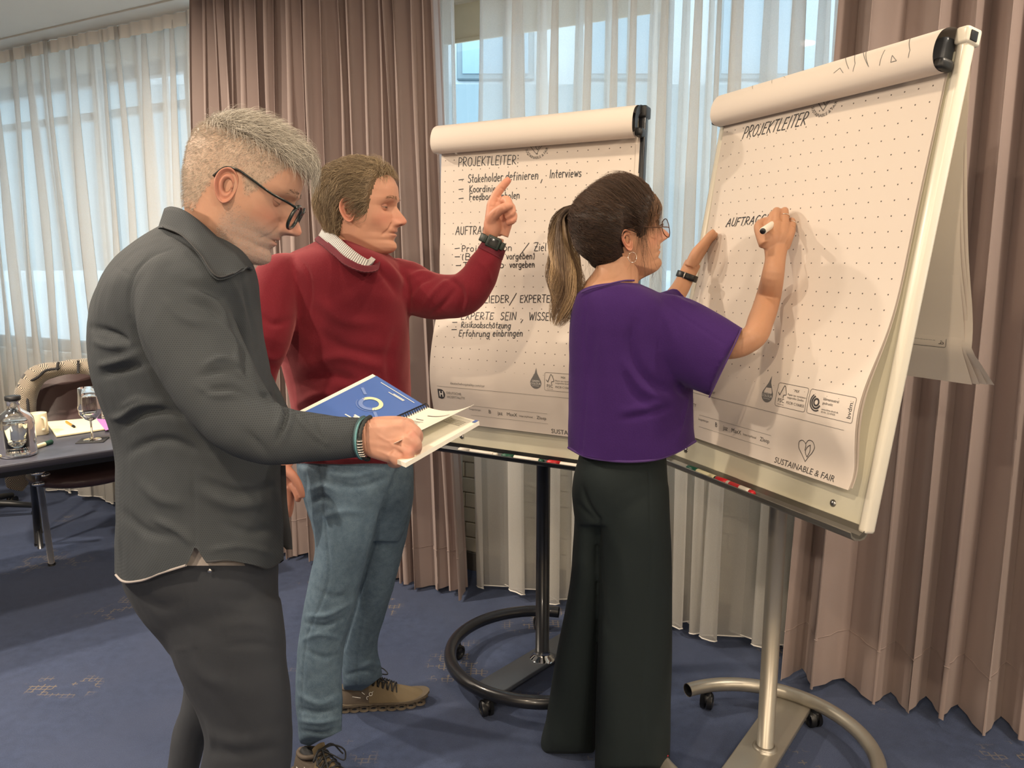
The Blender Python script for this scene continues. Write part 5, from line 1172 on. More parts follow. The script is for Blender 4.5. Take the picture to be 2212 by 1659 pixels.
core = fuse([pxloft([(580, 340, 490, 1.40, .24), (800, 260, 530, 1.42, .26), (1100, 300, 560, 1.46, .24), (1330, 360, 570, 1.5, .24)], 24, 3),
             pxtube([(530, 1330, 1.46, 50), (535, 1560, 1.48, 40), (532, 1640, 1.49, 30)], 14, 4), pxtube([(480, 1330, 1.58, 50), (470, 1430, 1.62, 40), (450, 1480, 1.65, 30)], 14, 4)], .014, 2)
allp = [headp[0], neck, (hv, hf), (lv, lf), core]; cc = [C, np.repeat(SKIN_M[None]*.95, len(neck[0]), 0), hand_c, np.repeat(SKIN_2[None], len(lv), 0), np.repeat(SKIN_M[None], len(core[0]), 0)]
V, F = join(*allp); mesh('body', V, F, m_skin, P1, world=True, col=np.vstack(cc)); eyes(dict(H1, gaze_down=.55), M1, P1)

# shirt: torso with both sleeves as one cloth
tor = pxloft([(474, 376, 430, 1.40, .10), (494, 338, 462, 1.40, .16), (520, 294, 506, 1.40, .27), (552, 254, 538, 1.40, .37), (600, 216, 556, 1.40, .45), (650, 196, 562, 1.41, .45), (720, 187, 570, 1.42, .42), (790, 191, 582, 1.425, .40), (850, 204, 592, 1.43, .385), (900, 224, 600, 1.435, .38), (960, 243, 606, 1.445, .38), (1060, 249, 607, 1.455, .39), (1150, 247, 612, 1.465, .40), (1215, 247, 614, 1.47, .41), (1290, 247, 612, 1.475, .41)], 64, 5, 2.3)
rs = pxtube([(392, 585, 1.31, 45), (384, 618, 1.25, 80), (398, 690, 1.215, 96), (438, 780, 1.19, 95), (496, 872, 1.165, 84), (560, 930, 1.15, 70), (620, 943, 1.15, 60), (690, 945, 1.155, 50), (745, 945, 1.16, 44), (781, 945, 1.165, 41)], 40, 7, .92)
ls = pxtube([(430, 570, 1.52, 50), (470, 690, 1.60, 62), (530, 830, 1.60, 60), (580, 920, 1.56, 54), (625, 955, 1.48, 42), (665, 955, 1.45, 36)], 20, 5)
V, F = fuse([tor, rs, ls], .0046, 5)
V = V+vnormals(V, F)*(snoise(V, 5.5, 2)*.0026+snoise(V*np.array([1, 1, .6]), 13, 5)*.0010)[:, None]
V = carve(V, F, [([(372, 538), (330, 552), (296, 582), (279, 630), (281, 690)], 4, -0.0035), ([(243, 568), (262, 582), (284, 598)], 3, -0.0022), ([(352, 500), (400, 520), (450, 560), (490, 610)], 6, -0.0062),
 ([(281, 690), (310, 760), (352, 845), (410, 930), (455, 975)], 8, -0.0093), ([(190, 706), (230, 716), (262, 730), (285, 748)], 7, -0.0093), ([(196, 735), (240, 748), (290, 742)], 8, 0.0062), ([(208, 790), (250, 782), (300, 764)], 7, 0.0078), ([(215, 812), (262, 800), (312, 788)], 8, -0.0078),
 ([(228, 905), (262, 900), (300, 876), (350, 872)], 7, 0.0078), ([(262, 928), (300, 896), (350, 888), (392, 900)], 9, -0.0093), ([(270, 985), (310, 960), (360, 950), (430, 975)], 9, -0.0062), ([(262, 880), (300, 862), (330, 866)], 6, 0.0047),
 ([(400, 628), (440, 642), (470, 662), (492, 700)], 7, 0.0062), ([(408, 650), (448, 662), (480, 690)], 6, -0.0062), ([(350, 640), (400, 690), (460, 700)], 9, 0.0047), ([(470, 690), (505, 742), (512, 800)], 6, 0.0062), ([(495, 680), (530, 760), (535, 830)], 7, -0.0078), ([(440, 790), (480, 776), (520, 792)], 7, 0.0078), ([(430, 812), (480, 800), (540, 826)], 6, -0.0078), ([(470, 800), (520, 812), (562, 846)], 6, 0.0062), ([(440, 848), (500, 838), (560, 870)], 7, -0.0062), ([(420, 830), (460, 852), (520, 850)], 6, 0.0047),
 ([(600, 866), (618, 885), (612, 920), (596, 958)], 4, -0.0080), ([(585, 860), (606, 890), (596, 930)], 5, 0.0062), ([(628, 880), (628, 905), (612, 950)], 5, 0.0062), ([(530, 930), (560, 960), (580, 985)], 7, -0.0047), ([(642, 890), (668, 930), (712, 966)], 5, 0.0062), ([(650, 915), (684, 952), (716, 970)], 4, -0.0040), ([(690, 900), (690, 930), (702, 960)], 6, -0.0047), ([(560, 850), (590, 858), (612, 872)], 5, -0.0078),
 ([(515, 560), (530, 640), (548, 720), (556, 800)], 4, -0.0030), ([(500, 600), (520, 660), (530, 720)], 6, 0.0047), ([(420, 1000), (418, 1100), (422, 1180)], 2.5, -.0022, False), ([(330, 1120), (390, 1150), (418, 1178)], 8, 0.0062), ([(430, 1060), (500, 1090), (590, 1080)], 12, 0.0062), ([(440, 1040), (520, 1065), (600, 1050)], 10, -0.0062), ([(300, 1040), (350, 1080), (400, 1090)], 12, 0.0047), ([(260, 1100), (320, 1150), (380, 1160)], 10, -0.0047), ([(480, 1130), (540, 1150), (600, 1140)], 10, -0.0047), ([(450, 1190), (520, 1180), (600, 1200)], 6, 0.0047)])
hem_f = [(200, 1262), (247, 1236), (262, 1254), (300, 1256), (345, 1236), (402, 1222), (445, 1214), (500, 1213), (545, 1220), (580, 1226), (606, 1216), (640, 1190)]
hem_n = [(200, 1262), (247, 1236), (262, 1255), (300, 1256), (345, 1240), (402, 1221), (405, 1220), (422, 1178), (444, 1214), (446, 1215), (500, 1211), (545, 1219), (580, 1228), (606, 1213), (640, 1190)]
SV = V; V, F = cut_hem(V, F, hem_f, hem_n); sh = mesh('shirt', V, F, m_shirt, P1, world=True)
# hem edge, collar, placket, cuff, buttons
def nd(x): return 1.47-.205*math.sqrt(max(0, 1-((x-430)/186)**2))**.9-.002
V, F = rim_tube([(250, 1242), (262, 1254), (300, 1255), (345, 1239), (402, 1221)], nd, .0022); mesh('hem_edge', V, F, m_tee, sh, label='pale worn edge of the shirt tail')
V, F = rim_tube([(446, 1214), (500, 1210), (545, 1218), (580, 1227), (604, 1214)], nd, .0018, 40); mesh('hem_edge', V, F, m_seam, sh)
ct = [(356, 452, 1.40), (372, 446, 1.335), (402, 456, 1.295), (440, 484, 1.275), (486, 526, 1.285), (514, 548, 1.335), (522, 560, 1.37), (512, 545, 1.42), (470, 505, 1.455), (420, 468, 1.46), (375, 450, 1.44)]
cb = [(343, 494, 1.40), (352, 492, 1.32), (390, 508, 1.262), (432, 550, 1.222), (474, 600, 1.218), (504, 592, 1.268), (520, 582, 1.37), (505, 575, 1.44), (460, 545, 1.48), (405, 505, 1.49), (362, 489, 1.45)]
cb = sit(SV, cb, .009, 10, range(1, 7)); ct = sit(SV, ct, .006, 8, range(2, 7)); V, F = loop_sheet(ct, cb, 90, .0045, 6); co1 = mesh('collar', V, F, m_shirt, sh)
V, F = tube(spline(np.array([P(a, b-1.5, d-.001) for a, b, d in cb[1:6]]), 40), .0011, 5); mesh('collar_stitching', V, F, m_seam, sh)
V, F = ellipsoid(P(508, 552, 1.325), (.0052, .002, .0052), 10); mesh('collar_button', V, F, m_btn, sh)
pl = [(520, 565, 1.375), (536, 620, 1.372), (551, 690, 1.372), (562, 760, 1.375), (574, 820, 1.38)]
pc = np.array([P(*q) for q in pl]); V, F = tube(spline(pc, 40), .012, 10, rb=.004, N0=(0, -1, 0)); mesh('placket', V, F, m_shirt, sh)
for q in ((528, 600, 1.36), (546, 680, 1.358)): V, F = ellipsoid(P(*q), (.0022, .0048, .0052), 8); mesh('button', V, F, m_btn, sh)
V, F = pxtube([(735, 945, 1.16, 45), (765, 945, 1.163, 43.5), (781, 945, 1.165, 42.5)], 36, 4, .92); mesh('cuff', V, F, m_shirt, sh)
V, F = pxloft([(1165, 300, 560, 1.47, .36), (1222, 285, 580, 1.475, .385)], 40, 2); mesh('undershirt', V, F, m_tee, P1, world=True)
# front panel corner hanging on the far side
V, F = pxloft([(1005, 590, 617, 1.52, .02), (1100, 592, 622, 1.52, .02), (1160, 596, 630, 1.53, .02), (1187, 618, 632, 1.53, .012)], 16, 4); mesh('shirt_front', V, F, m_seam, sh)
# trousers
pel = pxloft([(1150, 268, 590, 1.47, .34), (1215, 257, 602, 1.475, .36), (1262, 263, 602, 1.48, .365), (1300, 280, 605, 1.49, .37), (1345, 306, 614, 1.50, .35), (1390, 345, 617, 1.51, .33), (1420, 368, 619, 1.5, .30)], 48, 4)
nl = pxloft([(1290, 330, 606, 1.42, .20), (1390, 362, 617, 1.43, .21), (1440, 378, 621, 1.44, .205), (1500, 405, 628, 1.455, .20), (1550, 428, 631, 1.47, .19), (1600, 441, 632, 1.485, .185), (1659, 431, 628, 1.50, .175), (1760, 420, 610, 1.53, .165), (1900, 405, 580, 1.57, .15), (2030, 400, 560, 1.61, .14), (2085, 398, 556, 1.625, .14)], 44, 4)
fl = pxloft([(1300, 400, 590, 1.60, .18), (1420, 395, 560, 1.62, .18), (1510, 395, 530, 1.66, .17), (1560, 380, 478, 1.69, .16), (1600, 370, 445, 1.71, .155), (1659, 361, 431, 1.73, .15), (1800, 320, 420, 1.78, .14), (1930, 300, 395, 1.81, .13)], 36, 4)
V, F = fuse([pel, nl, fl], .0062, 5); V = V+vnormals(V, F)*(snoise(V, 7, 9)*.0022)[:, None]
V = carve(V, F, [([(400, 1240), (412, 1320), (421, 1396)], 2.5, .002, False), ([(372, 1404), (395, 1402), (421, 1396)], 2.5, .002), ([(450, 1240), (470, 1330), (486, 1400), (505, 1500), (525, 1590), (540, 1645)], 2.5, -.002, False), ([(300, 1290), (350, 1310), (400, 1300)], 12, -.003), ([(470, 1290), (530, 1300), (600, 1290)], 12, -.003), ([(480, 1350), (540, 1345), (605, 1360)], 10, .003), ([(490, 1395), (550, 1392), (610, 1400)], 9, -.003), ([(410, 1420), (440, 1460), (500, 1480)], 14, .003), ([(440, 1580), (500, 1600), (600, 1585)], 14, .004), ([(450, 1620), (520, 1630), (610, 1615)], 12, -.004), ([(445, 1555), (460, 1590), (455, 1620)], 6, .004), ([(385, 1455), (410, 1510), (445, 1565)], 3, -.003)])
tr = mesh('trousers', V, F, m_trou, P1, world=True)
V, F = ellipsoid(P(453, 1233, 1.287), (.004, .0022, .004), 8); mesh('pocket_rivet', V, F, m_screw, tr)
m_shoe1 = plain('shoe_dark_leather', srgb(52, 44, 40), .5)
for cx_, cy_, dpt in ((478, 2130, 1.66), (350, 1990, 1.83)):
    p = P(cx_, cy_, dpt); V, F = fuse([ellipsoid((p[0]+.06, p[1], .045), (.14, .048, .045), 14), ellipsoid((p[0]-.03, p[1], .07), (.055, .045, .06), 12)], .009, 3); V[:, 2] = np.maximum(V[:, 2], .004); mesh('shoe', V, F, m_shoe1, P1, world=True)
# glasses
m_gl1 = plain('frame_dark_green', srgb(24, 34, 34), .25, coat=.4); g = lambda L: np.array(L)@M1[:3, :3].T+M1[:3, 3]
gp = empty('glasses', tuple(g([[.1, 0, .01]])[0])); gp.parent = P1; gp.matrix_parent_inverse = Matrix.Translation(P1.location).inverted()
def gpart(nm, vf, m): return mesh(nm, vf[0], vf[1], m, gp, world=False) if False else mesh(nm, vf[0]-np.array(gp.location), vf[1], m, gp)
gx = .118; gz = .006
def lensring(sy, grow=0):
    t = np.linspace(0, 2*np.pi, 40, endpoint=False); cx2 = np.sign(np.cos(t))*np.abs(np.cos(t))**.85; sx2 = np.sign(np.sin(t))*np.abs(np.sin(t))**.85
    return g(np.stack([gx-.0025-.006*np.abs(cx2*.026+.034)/.06-.10*(sx2*.021)*-.9*.9, sy*(.0345+.0255*cx2), gz+.021*sx2-.004], 1))
for sy in (-1, 1):
    r = lensring(sy); gpart('rim', tube(r, .0031, 10, closed=True), m_gl1)
    c = r.mean(0); n = len(r); gpart('lens', (np.vstack([r, c]), [[i, (i+1) % n, n] for i in range(n)]), glassy('lens_glass', (.97, .98, .98), .01, .03) if sy < 0 else bpy.data.materials['lens_glass'])
    gpart('temple', tube(spline(g([[gx-.006, sy*.060, gz+.012], [gx-.014, sy*.066, gz+.0135], [.07, sy*.0755, .022], [.025, sy*.0785, .031], [.006, sy*.0775, .034], [-.012, sy*.075, .030], [-.026, sy*.072, .008]]), 30), .0040, 10, rb=.0020), m_gl1)
gpart('bridge', tube(spline(g([[gx-.003, -.010, gz+.006], [gx+.001, 0, gz+.010], [gx-.003, .010, gz+.006]]), 12), .0024, 8), m_gl1)
# bracelets
m_turq = plain('bead_turquoise', srgb(96, 150, 158), .4); m_cord = plain('cord_black', (.014, .02, .02), .6); m_tcord = plain('cord_teal', srgb(52, 78, 84), .6); m_bead = plain('bead_silver', srgb(206, 196, 184), .25, metal=.6)
def cord(c0, c1, d, bow, r, dr=.034):
    a = P(*c0, d); b = P(*c1, d); ctr = (a+b)/2; ax = (b-a)/2; dv = ray((c0[0]+c1[0])/2, (c0[1]+c1[1])/2); dv /= np.linalg.norm(dv); dv = dv-ax*np.dot(dv, ax)/np.dot(ax, ax); dv /= np.linalg.norm(dv); L = np.cross(ax/np.linalg.norm(ax), dv)
    t = np.linspace(0, 2*np.pi, 90, endpoint=False); return ctr+np.cos(t)[:, None]*ax+np.sin(t)[:, None]*dv*dr+np.abs(np.minimum(np.sin(t), 0))[:, None]*L*-bow, t
pth, t = cord((786, 902), (784, 989), 1.165, .012, .003); b1 = mesh('bracelet', *tube(pth, .0034, 8, closed=True), m_tcord, P1, world=True, label='turquoise and teal braided bracelet')
beads = [ellipsoid(p, (.0021, .0021, .0021), 4) for p in pth[::1] if True]; V, F = join(*[(v+(np.array([.0012, -.0026, 0])), f) for v, f in beads[45:90]]); mesh('bracelet_beads', V, F, m_turq, b1, kind='stuff')
pth2, t = cord((800, 901), (796, 992), 1.162, .014, .0025, .035)
tw = tube(pth2+.0006*np.stack([np.cos(t*30), np.sin(t*30), np.sin(t*30)], 1), .0029, 8, closed=True); b2 = mesh('bracelet', *tw, m_cord, P1, world=True, label='black cord bracelet with pale metal beads')
qx, qy, qd = proj(pth2); sel = [i for i in range(len(pth2)) if qd[i] < 1.162 and 950 < qy[i] < 985][::2]; V, F = join(*[tube([pth2[i]-.0009*np.array([0, 0, 1]), pth2[i]+.0009*np.array([0, 0, 1])], [.0046, .0046], 10) for i in sel]); mesh('metal_beads', V, F, m_bead, b2, kind='stuff')
t = P(879, 983, 1.158); mesh('ring', *tri_ring(t, (.05, .85, -.5), .0122, .0014), plain('gold_ring', (.8, .55, .28), .2, metal=1), P1, world=True)
# hair: swept quiff over clipped sides
rng = np.random.default_rng(5)
top = lambda L: (L[:, 2] > np.interp(L[:, 0], [-.12, -.078, -.03, .035, .07, .085, .1], [.2, .088, .092, .092, .084, .082, .085]))
lift = lambda L: .014*np.clip((L[:, 2]-.092)/.03, 0, 1)
V, F, L = hair_cap(H1, top, lift); r = rng.random(len(V)); base = np.array(srgb(150, 140, 124)); mesh('hair', *xf((V, F), M1), m_hair, P1, world=True, col=base*(.55+.25*r[:, None]))
p, nn = scalp_pts(H1, 5200, top, rng); ln = rng.uniform(.026, .046, len(p))*(1+.35*np.clip((p[:, 0]-.02)/.06, 0, 1)); cl = rng.integers(0, 60, len(p)); cdir = rng.normal(size=(60, 3))*.42; pha = rng.uniform(0, 6.28, 60)
d0 = nn*1.0+np.array([.55, 0, .25])+cdir[cl]+rng.normal(size=p.shape)*.12
def stp(q, d, t):
    k = np.sqrt(((q-np.array([0, 0, .02]))/np.array([.116, .092, .130]))**2).sum(1) if False else np.sqrt((((q-np.array([0, 0, .018]))/np.array([.112, .086, .122]))**2).sum(1))
    out = np.clip(1.0-k, 0, 1)[:, None]*6*nn; fl = np.array([.85, 0, .0])+cdir[cl]*.6
    wv = (np.sin(t*6+pha[cl])*.45)[:, None]*np.array([0, .6, 1.0]); droop = np.clip((q[:, 0]-.098)/.02, 0, 1)[:, None]*np.array([-.35, 0, -1.3]); return d+(fl+out+wv)*.45+droop*.55-np.clip(k-1.06, 0, 1)[:, None]*nn*3
V, F, per = strands(p, d0, ln, 9, rng.uniform(.00035, .0006, len(p)), stp, .2); sh_ = rng.random(len(p))[:, None]; cols = np.array(srgb(128, 122, 114))*(1-sh_)+np.array(srgb(228, 222, 210))*sh_
hair_mesh('hair_strands', *xf((V, F), M1), per, cols, m_hair, P1)
lz = lambda L: (np.abs(L[:, 2]-np.interp(L[:, 0], [-.078, -.03, .035, .07, .09], [.092, .095, .095, .088, .085])) < .010) & (L[:, 0] > -.075) & (L[:, 0] < .085)
p, nn = scalp_pts(H1, 1500, lz, rng); c2 = rng.integers(0, 40, len(p)); cd2 = rng.normal(size=(40, 3))*.25
V, F, per = strands(p+nn*.003, nn*.8+np.array([.35, 0, .25])+cd2[c2], rng.uniform(.012, .036, len(p)), 7, np.full(len(p), .0004), lambda q, d, t: d*.7+np.array([.30, 0, -.55])*(.3+t)+cd2[c2]*.4, .2); sh_ = rng.random(len(p))[:, None]
hair_mesh('fallen_locks', *xf((V, F), M1), per, np.array(srgb(134, 126, 116))*(1-sh_)+np.array(srgb(224, 216, 204))*sh_, m_hair, P1)
side = lambda L: (L[:, 2] > np.interp(L[:, 0], [-.12, -.04, -.025, .012, .03, .045, .062, .075], [-.062, -.058, .01, .036, .0, .02, .055, .075])) & (L[:, 0] < .074) & (L[:, 2] < .118)
p, nn = scalp_pts(H1, 15000, side, rng); d0 = nn*.75+np.array([-.35, 0, -.75])*np.where(p[:, :1] < .02, 1, .3)+rng.normal(size=p.shape)*.25
V, F, per = strands(p-nn*.0005, d0, rng.uniform(.003, .006, len(p))*np.where(p[:, 2] < .0, 1.25, 1)*(1+1.6*np.clip((p[:, 2]-.055)/.04, 0, 1)), 2, np.full(len(p), .00022), lambda q, d, t: d+np.array([0, 0, -.15]), .4); sh_ = rng.random(len(p))[:, None]
hair_mesh('clipped_sides', *xf((V, F), M1), per, np.array(srgb(142, 130, 118))*(1-sh_)+np.array(srgb(216, 208, 196))*sh_, m_hair, P1)
bz_ = lambda L: (L[:, 2] < np.interp(L[:, 0], [-.02, .02, .05, .08, .11], [-.02, -.012, -.03, -.034, -.034])) & (L[:, 2] > -.108) & (L[:, 0] > .008) & ~((np.abs(L[:, 1]) < .026) & (np.abs(L[:, 2]+.0505) < .009))
p, nn = scalp_pts(H1, 5200, bz_, rng); V, F, per = strands(p-nn*.0004, nn*.8+np.array([-.2, 0, -.9])+rng.normal(size=p.shape)*.3, rng.uniform(.0012, .0026, len(p)), 2, np.full(len(p), .00016), lambda q, d, t: d, .5); sh_ = rng.random(len(p))[:, None]
hair_mesh('stubble', *xf((V, F), M1), per, np.array(srgb(104, 92, 84))*(1-sh_)+np.array(srgb(222, 214, 206))*sh_, m_hair, P1)
sf, nb2 = brow_pts(H1, 70, rng); V, F, per = strands(sf, nb2*.4+np.sign(sf[:, 1:2])*np.array([0, .8, 0])+np.array([0, 0, .25])+rng.normal(size=sf.shape)*.15, np.full(70, .010), 3, np.full(70, .00035), lambda q, d, t: d+np.array([-.25, 0, -.15]), .3)
hair_mesh('eyebrow', *xf((V, F), M1), per, np.repeat(np.array(srgb(86, 76, 68))[None], 70, 0), m_hair, P1)

# ------------------------------------------------------------------ the spiral bound booklet he holds
m_blue = plain('page_blue', srgb(74, 112, 186), .35, var=.05, vscale=4, spec=.5); m_white = plain('page_white', srgb(244, 240, 226), .6, var=.01); m_bluel = plain('print_pale_blue', srgb(120, 146, 204), .5); m_pw = plain('print_white', srgb(246, 244, 236), .5); m_cream = plain('print_cream', srgb(244, 236, 190), .5); m_txt = plain('print_text_grey', srgb(118, 106, 100), .6); m_coil = plain('wire_black', (.012, .012, .018), .35)
bT, bB, S0, S1, C0, C1 = P(805, 808, 1.63), P(642, 890, 1.36), P(922, 880, 1.545), P(761, 953, 1.287), P(1035, 910, 1.38), P(876, 1000, 1.12)
bk = empty('booklet', tuple((S0+S1)/2), label='open spiral bound booklet with a blue page, held by the man with glasses', cat='booklet')
def leaf(a, b, c, d, off, th, lift=lambda u, v: 0*u, nu=14, nv=14):
    """a,b spine ends; c,d outer ends (c beside a)"""
    n = np.cross(b-a, c-a); n /= np.linalg.norm(n); n *= np.sign(n[2])
    f = lambda u, v: (np.multiply.outer((1-u)*(1-v), a)+np.multiply.outer(u*(1-v), b)+np.multiply.outer((1-u)*v, c)+np.multiply.outer(u*v, d))+np.multiply.outer(lift(u, v)+off, n)
    U, W = np.meshgrid(np.linspace(0, 1, nu), np.linspace(0, 1, nv), indexing='ij'); G = f(U.ravel(), W.ravel()); F = gridf(nu, nv).tolist(); o = len(G)
    rim = [i*nv for i in range(nu)]+[(nu-1)*nv+j for j in range(1, nv)]+[i*nv+nv-1 for i in range(nu-2, -1, -1)]+[j for j in range(nv-2, 0, -1)]
    return (np.vstack([G, G-n*th]), F+[[q+o for q in r[::-1]] for r in F]+[[rim[i], rim[(i+1) % len(rim)], rim[(i+1) % len(rim)]+o, rim[i]+o] for i in range(len(rim))]), f, n
badd = lambda nm, vf, m, par=bk, **k: mesh(nm, vf[0], vf[1], m, par, world=(par is bk), smooth=False, **k)
(lf_, f1_, n1_) = leaf(S0, S1, bT, bB, 0, .004); left = badd('left_pages', lf_, m_white)
q = .93; (vf, fb, nb_) = leaf(S0, S1, S0+(bT-S0)*q, S1+(bB-S1)*q, .0012, .0008); blue = badd('blue_page', vf, m_blue)
class Sh(Sheet): pass
fbs = Sheet(lambda u, v: fb(np.asarray(u, float)/.29, np.asarray(v, float)/.2))
def st(line, w, off=-.0009):
    V, F = ribbon(fbs, line, w, off); return V, [f[::-1] for f in F]
# page print: u along the spine from the far end, v away from the spine
ck = lambda V, F: (V, F)
mesh('page_lines', *join(st([(.018, .035), (.018, .165)], .0028), st([(.0335, .06), (.0335, .10)], .0035), st([(.0385, .06), (.0385, .115)], .003)), m_pw, blue, smooth=False, kind='stuff')
cc_ = (.125, .105); mesh('ring_chart_arc', *st(A_(cc_[0], cc_[1], .029, .029, 100, 300, 30), .012), m_cream, blue, smooth=False)
mesh('ring_chart_base', *st(A_(cc_[0], cc_[1], .029, .029, -55, 95, 24), .012), m_bluel, blue, smooth=False)
mesh('chart_arms', *join(st([(.10, .152), (.085, .178)], .009), st([(.15, .065), (.165, .042)], .009), st(A_(cc_[0], cc_[1], .041, .041, -60, 70, 20), .002)), m_bluel, blue, smooth=False, kind='stuff')
mesh('page_words', *join(st([(.20, .09), (.20, .06)], .006), st([(.207, .085), (.207, .078)], .006), st([(.216, .11), (.216, .085)], .004)), m_pw, blue, smooth=False, kind='stuff')
(rf, fr_, nr_) = leaf(S0, S1, C0, C1, 0, .007); right = badd('right_pages', rf, m_white)
frs = Sheet(lambda u, v: fr_(np.asarray(u, float)/.29, np.asarray(v, float)/.2)); rs_ = lambda l, w: ribbon(frs, l, w, .0009)
mesh('page_stamp', *join(*[rs_([(.125+i*.016, .10), (.134+i*.016, .10)], .009) for i in range(5)]), m_red, right, smooth=False, kind='stuff')
mesh('page_text', *join(*[rs_([(.03+i*.009, .175), (.03+i*.009, .12)], .0018) for i in range(4)]), m_txt, right, smooth=False, kind='stuff')
mesh('corner_tab', *rs_([(.004, .193), (.014, .193)], .010), m_blue, right, smooth=False)
lft = lambda u, v: .010*np.sin(np.pi*v)*-.4+.024*v**2+.004*v
(pf, fp_, np_) = leaf(S0, S1, S0+(C0-S0)*.93, S1+(C1-S1)*.90, .001, .0006, lft, 20, 20); page = badd('turned_page', pf, m_white)
fps = Sheet(lambda u, v: fp_(np.asarray(u, float)/.29, np.asarray(v, float)/.2)); ps = lambda l, w: ribbon(fps, l, w, .0008)
mesh('page_text', *join(ps([(.055, .15), (.055, .06)], .004), ps([(.09, .075), (.09, .045)], .003), *[ps([(.105+i*.007, .09-.006*(i % 3)), (.105+i*.007, .03)], .0018) for i in range(6)]), m_txt, page, smooth=False, kind='stuff')
ax_ = (S1-S0)/np.linalg.norm(S1-S0); out_ = (C0-S0)/np.linalg.norm(C0-S0)
for i in range(30):
    c = S0+(S1-S0)*(i+.5)/30+np.array([0, 0, .002]); mesh('coil_ring', *tri_ring(c, ax_, .0065, .0011, 14), m_coil, bk, world=True)
# ================================================================== person in the burgundy sweater, pointing
def knit_mat():
    t = NT('sweater_burgundy'); b = t.b; co = t.coord(); c = t.mix(t.noise(co, 6), srgb(100, 24, 36), srgb(116, 30, 42)); f = t.noise(co, 600, 2, .7)
    c = t.mix(t.math('MULTIPLY', t.ramp(f, .5, .8), .35), c, srgb(146, 58, 68)); t.l(c, b.inputs['Base Color']); b.inputs['Roughness'].default_value = .95; b.inputs['Specular IOR Level'].default_value = .2
    b.inputs['Sheen Weight'].default_value = .5; b.inputs['Sheen Tint'].default_value = (.9, .35, .35, 1); t.bump(f, .35, .0015); return t.m
def denim_mat():
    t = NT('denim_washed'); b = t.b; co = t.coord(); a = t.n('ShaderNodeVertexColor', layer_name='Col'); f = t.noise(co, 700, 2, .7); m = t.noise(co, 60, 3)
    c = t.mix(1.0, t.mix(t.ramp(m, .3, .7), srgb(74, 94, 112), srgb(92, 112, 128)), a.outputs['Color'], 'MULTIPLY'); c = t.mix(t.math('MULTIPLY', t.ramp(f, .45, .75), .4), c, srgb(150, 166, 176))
    t.l(c, b.inputs['Base Color']); b.inputs['Roughness'].default_value = .9; b.inputs['Specular IOR Level'].default_value = .2; t.bump(f, .3, .001); return t.m
def check_mat():
    t = NT('collar_gingham'); b = t.b; uv = t.sep(t.n('ShaderNodeUVMap').outputs[0]); k = 1/.0042
    a = t.math('GREATER_THAN', t.math('FRACT', t.math('MULTIPLY', uv[0], k)), .5); c = t.math('GREATER_THAN', t.math('FRACT', t.math('MULTIPLY', uv[1], k)), .5); s = t.math('MULTIPLY', t.math('ADD', a, c), .5)
    t.l(t.mix(s, srgb(238, 234, 228), srgb(40, 40, 62)), b.inputs['Base Color']); b.inputs['Roughness'].default_value = .85; return t.m
m_knit = knit_mat(); m_rib = plain('sweater_rib', srgb(92, 22, 36), .95, bump=.3, bscale=500, sheen=.4); m_denim = denim_mat(); m_stitch = plain('denim_thread', srgb(128, 140, 146), .8); m_check = check_mat()
P2 = empty('person', tuple(np.r_[atz(735, 1590, 0)[:2], 0]), label='man in a burgundy sweater and washed jeans, pointing up at the black framed flip chart', cat='person')
H2 = dict(skin=np.array(srgb(204, 152, 126)), brow=.45, browc=srgb(124, 98, 72), open=.32, nose=.88, hollow=.07, fold=.0046, ear=1.05, lip=srgb(184, 120, 106), gaze=-.15, gaze_down=.0, earx=.006, wide=.98)
M2 = pose(-6, -2, 0, (762, 456), 1.965, 1.0, earx=.006)
V, F, C, _ = build_head(H2); x, y, z = V.T
zb2 = lambda X: np.interp(X, [-.12, -.05, -.03, -.012, .012, .026, .038, .046, .058, .078, .1], [-.095, -.09, -.03, .034, .034, -.012, -.004, .04, .082, .097, .103])
hz = np.clip((z-zb2(x))/.008, 0, 1); hz[170*150+2:] = 0; C = C*(1-hz[:, None])+np.array(srgb(112, 92, 70))*hz[:, None]*.9+C*hz[:, None]*.1
neck = pxtube([(764, 455, 2.04, 40), (756, 500, 2.05, 42), (748, 540, 2.07, 48), (742, 590, 2.09, 60)], 28, 5)
hd = 2.03
pr = [skin_tube([(1052, 556, 2.055, 24, .8), (1062, 530, 2.05, 23, .75), (1066, 512, 2.045, 24, .7)])]
for a, b_, r0, r1 in (((1058, 508), (1064, 440), 16, 12.5), ((1066, 508), (1078, 442), 16, 12), ((1076, 506), (1092, 450), 16, 12), ((1084, 508), (1101, 466), 15, 11.5)):
    pr.append(skin_tube([(a[0], a[1], 2.04, r0, .9), ((a[0]+b_[0])/2, (a[1]+b_[1])/2, 2.035, (r0+r1)/2), (b_[0], b_[1], 2.035, r1)]))
for q in ([(1063, 441, 2.035, 11.5), (1075, 416, 2.03, 10), (1086, 402, 2.025, 9.2), (1096, 391, 2.022, 8.2), (1101, 386, 2.022, 6.5)],
          [(1080, 440, 2.04, 11), (1094, 432, 2.015, 9.8), (1098, 446, 1.995, 9), (1090, 458, 2.0, 8)], [(1092, 450, 2.04, 11), (1103, 447, 2.01, 10), (1104, 462, 1.992, 9), (1094, 470, 2.0, 8)],
          [(1100, 465, 2.04, 10.5), (1109, 465, 2.012, 9), (1106, 477, 1.998, 8.2), (1096, 482, 2.005, 7)],
          [(1060, 492, 2.03, 15), (1064, 470, 2.01, 13), (1078, 455, 1.99, 11), (1092, 447, 1.98, 9.8), (1103, 444, 1.982, 8), (1107, 444, 1.984, 6.5)]):
    pr.append(skin_tube(q))
pr.append(ellipsoid(P(1064, 488, 2.022), (.024, .016, .034), 12))
hv, hf = hand(pr, .0021, 4)
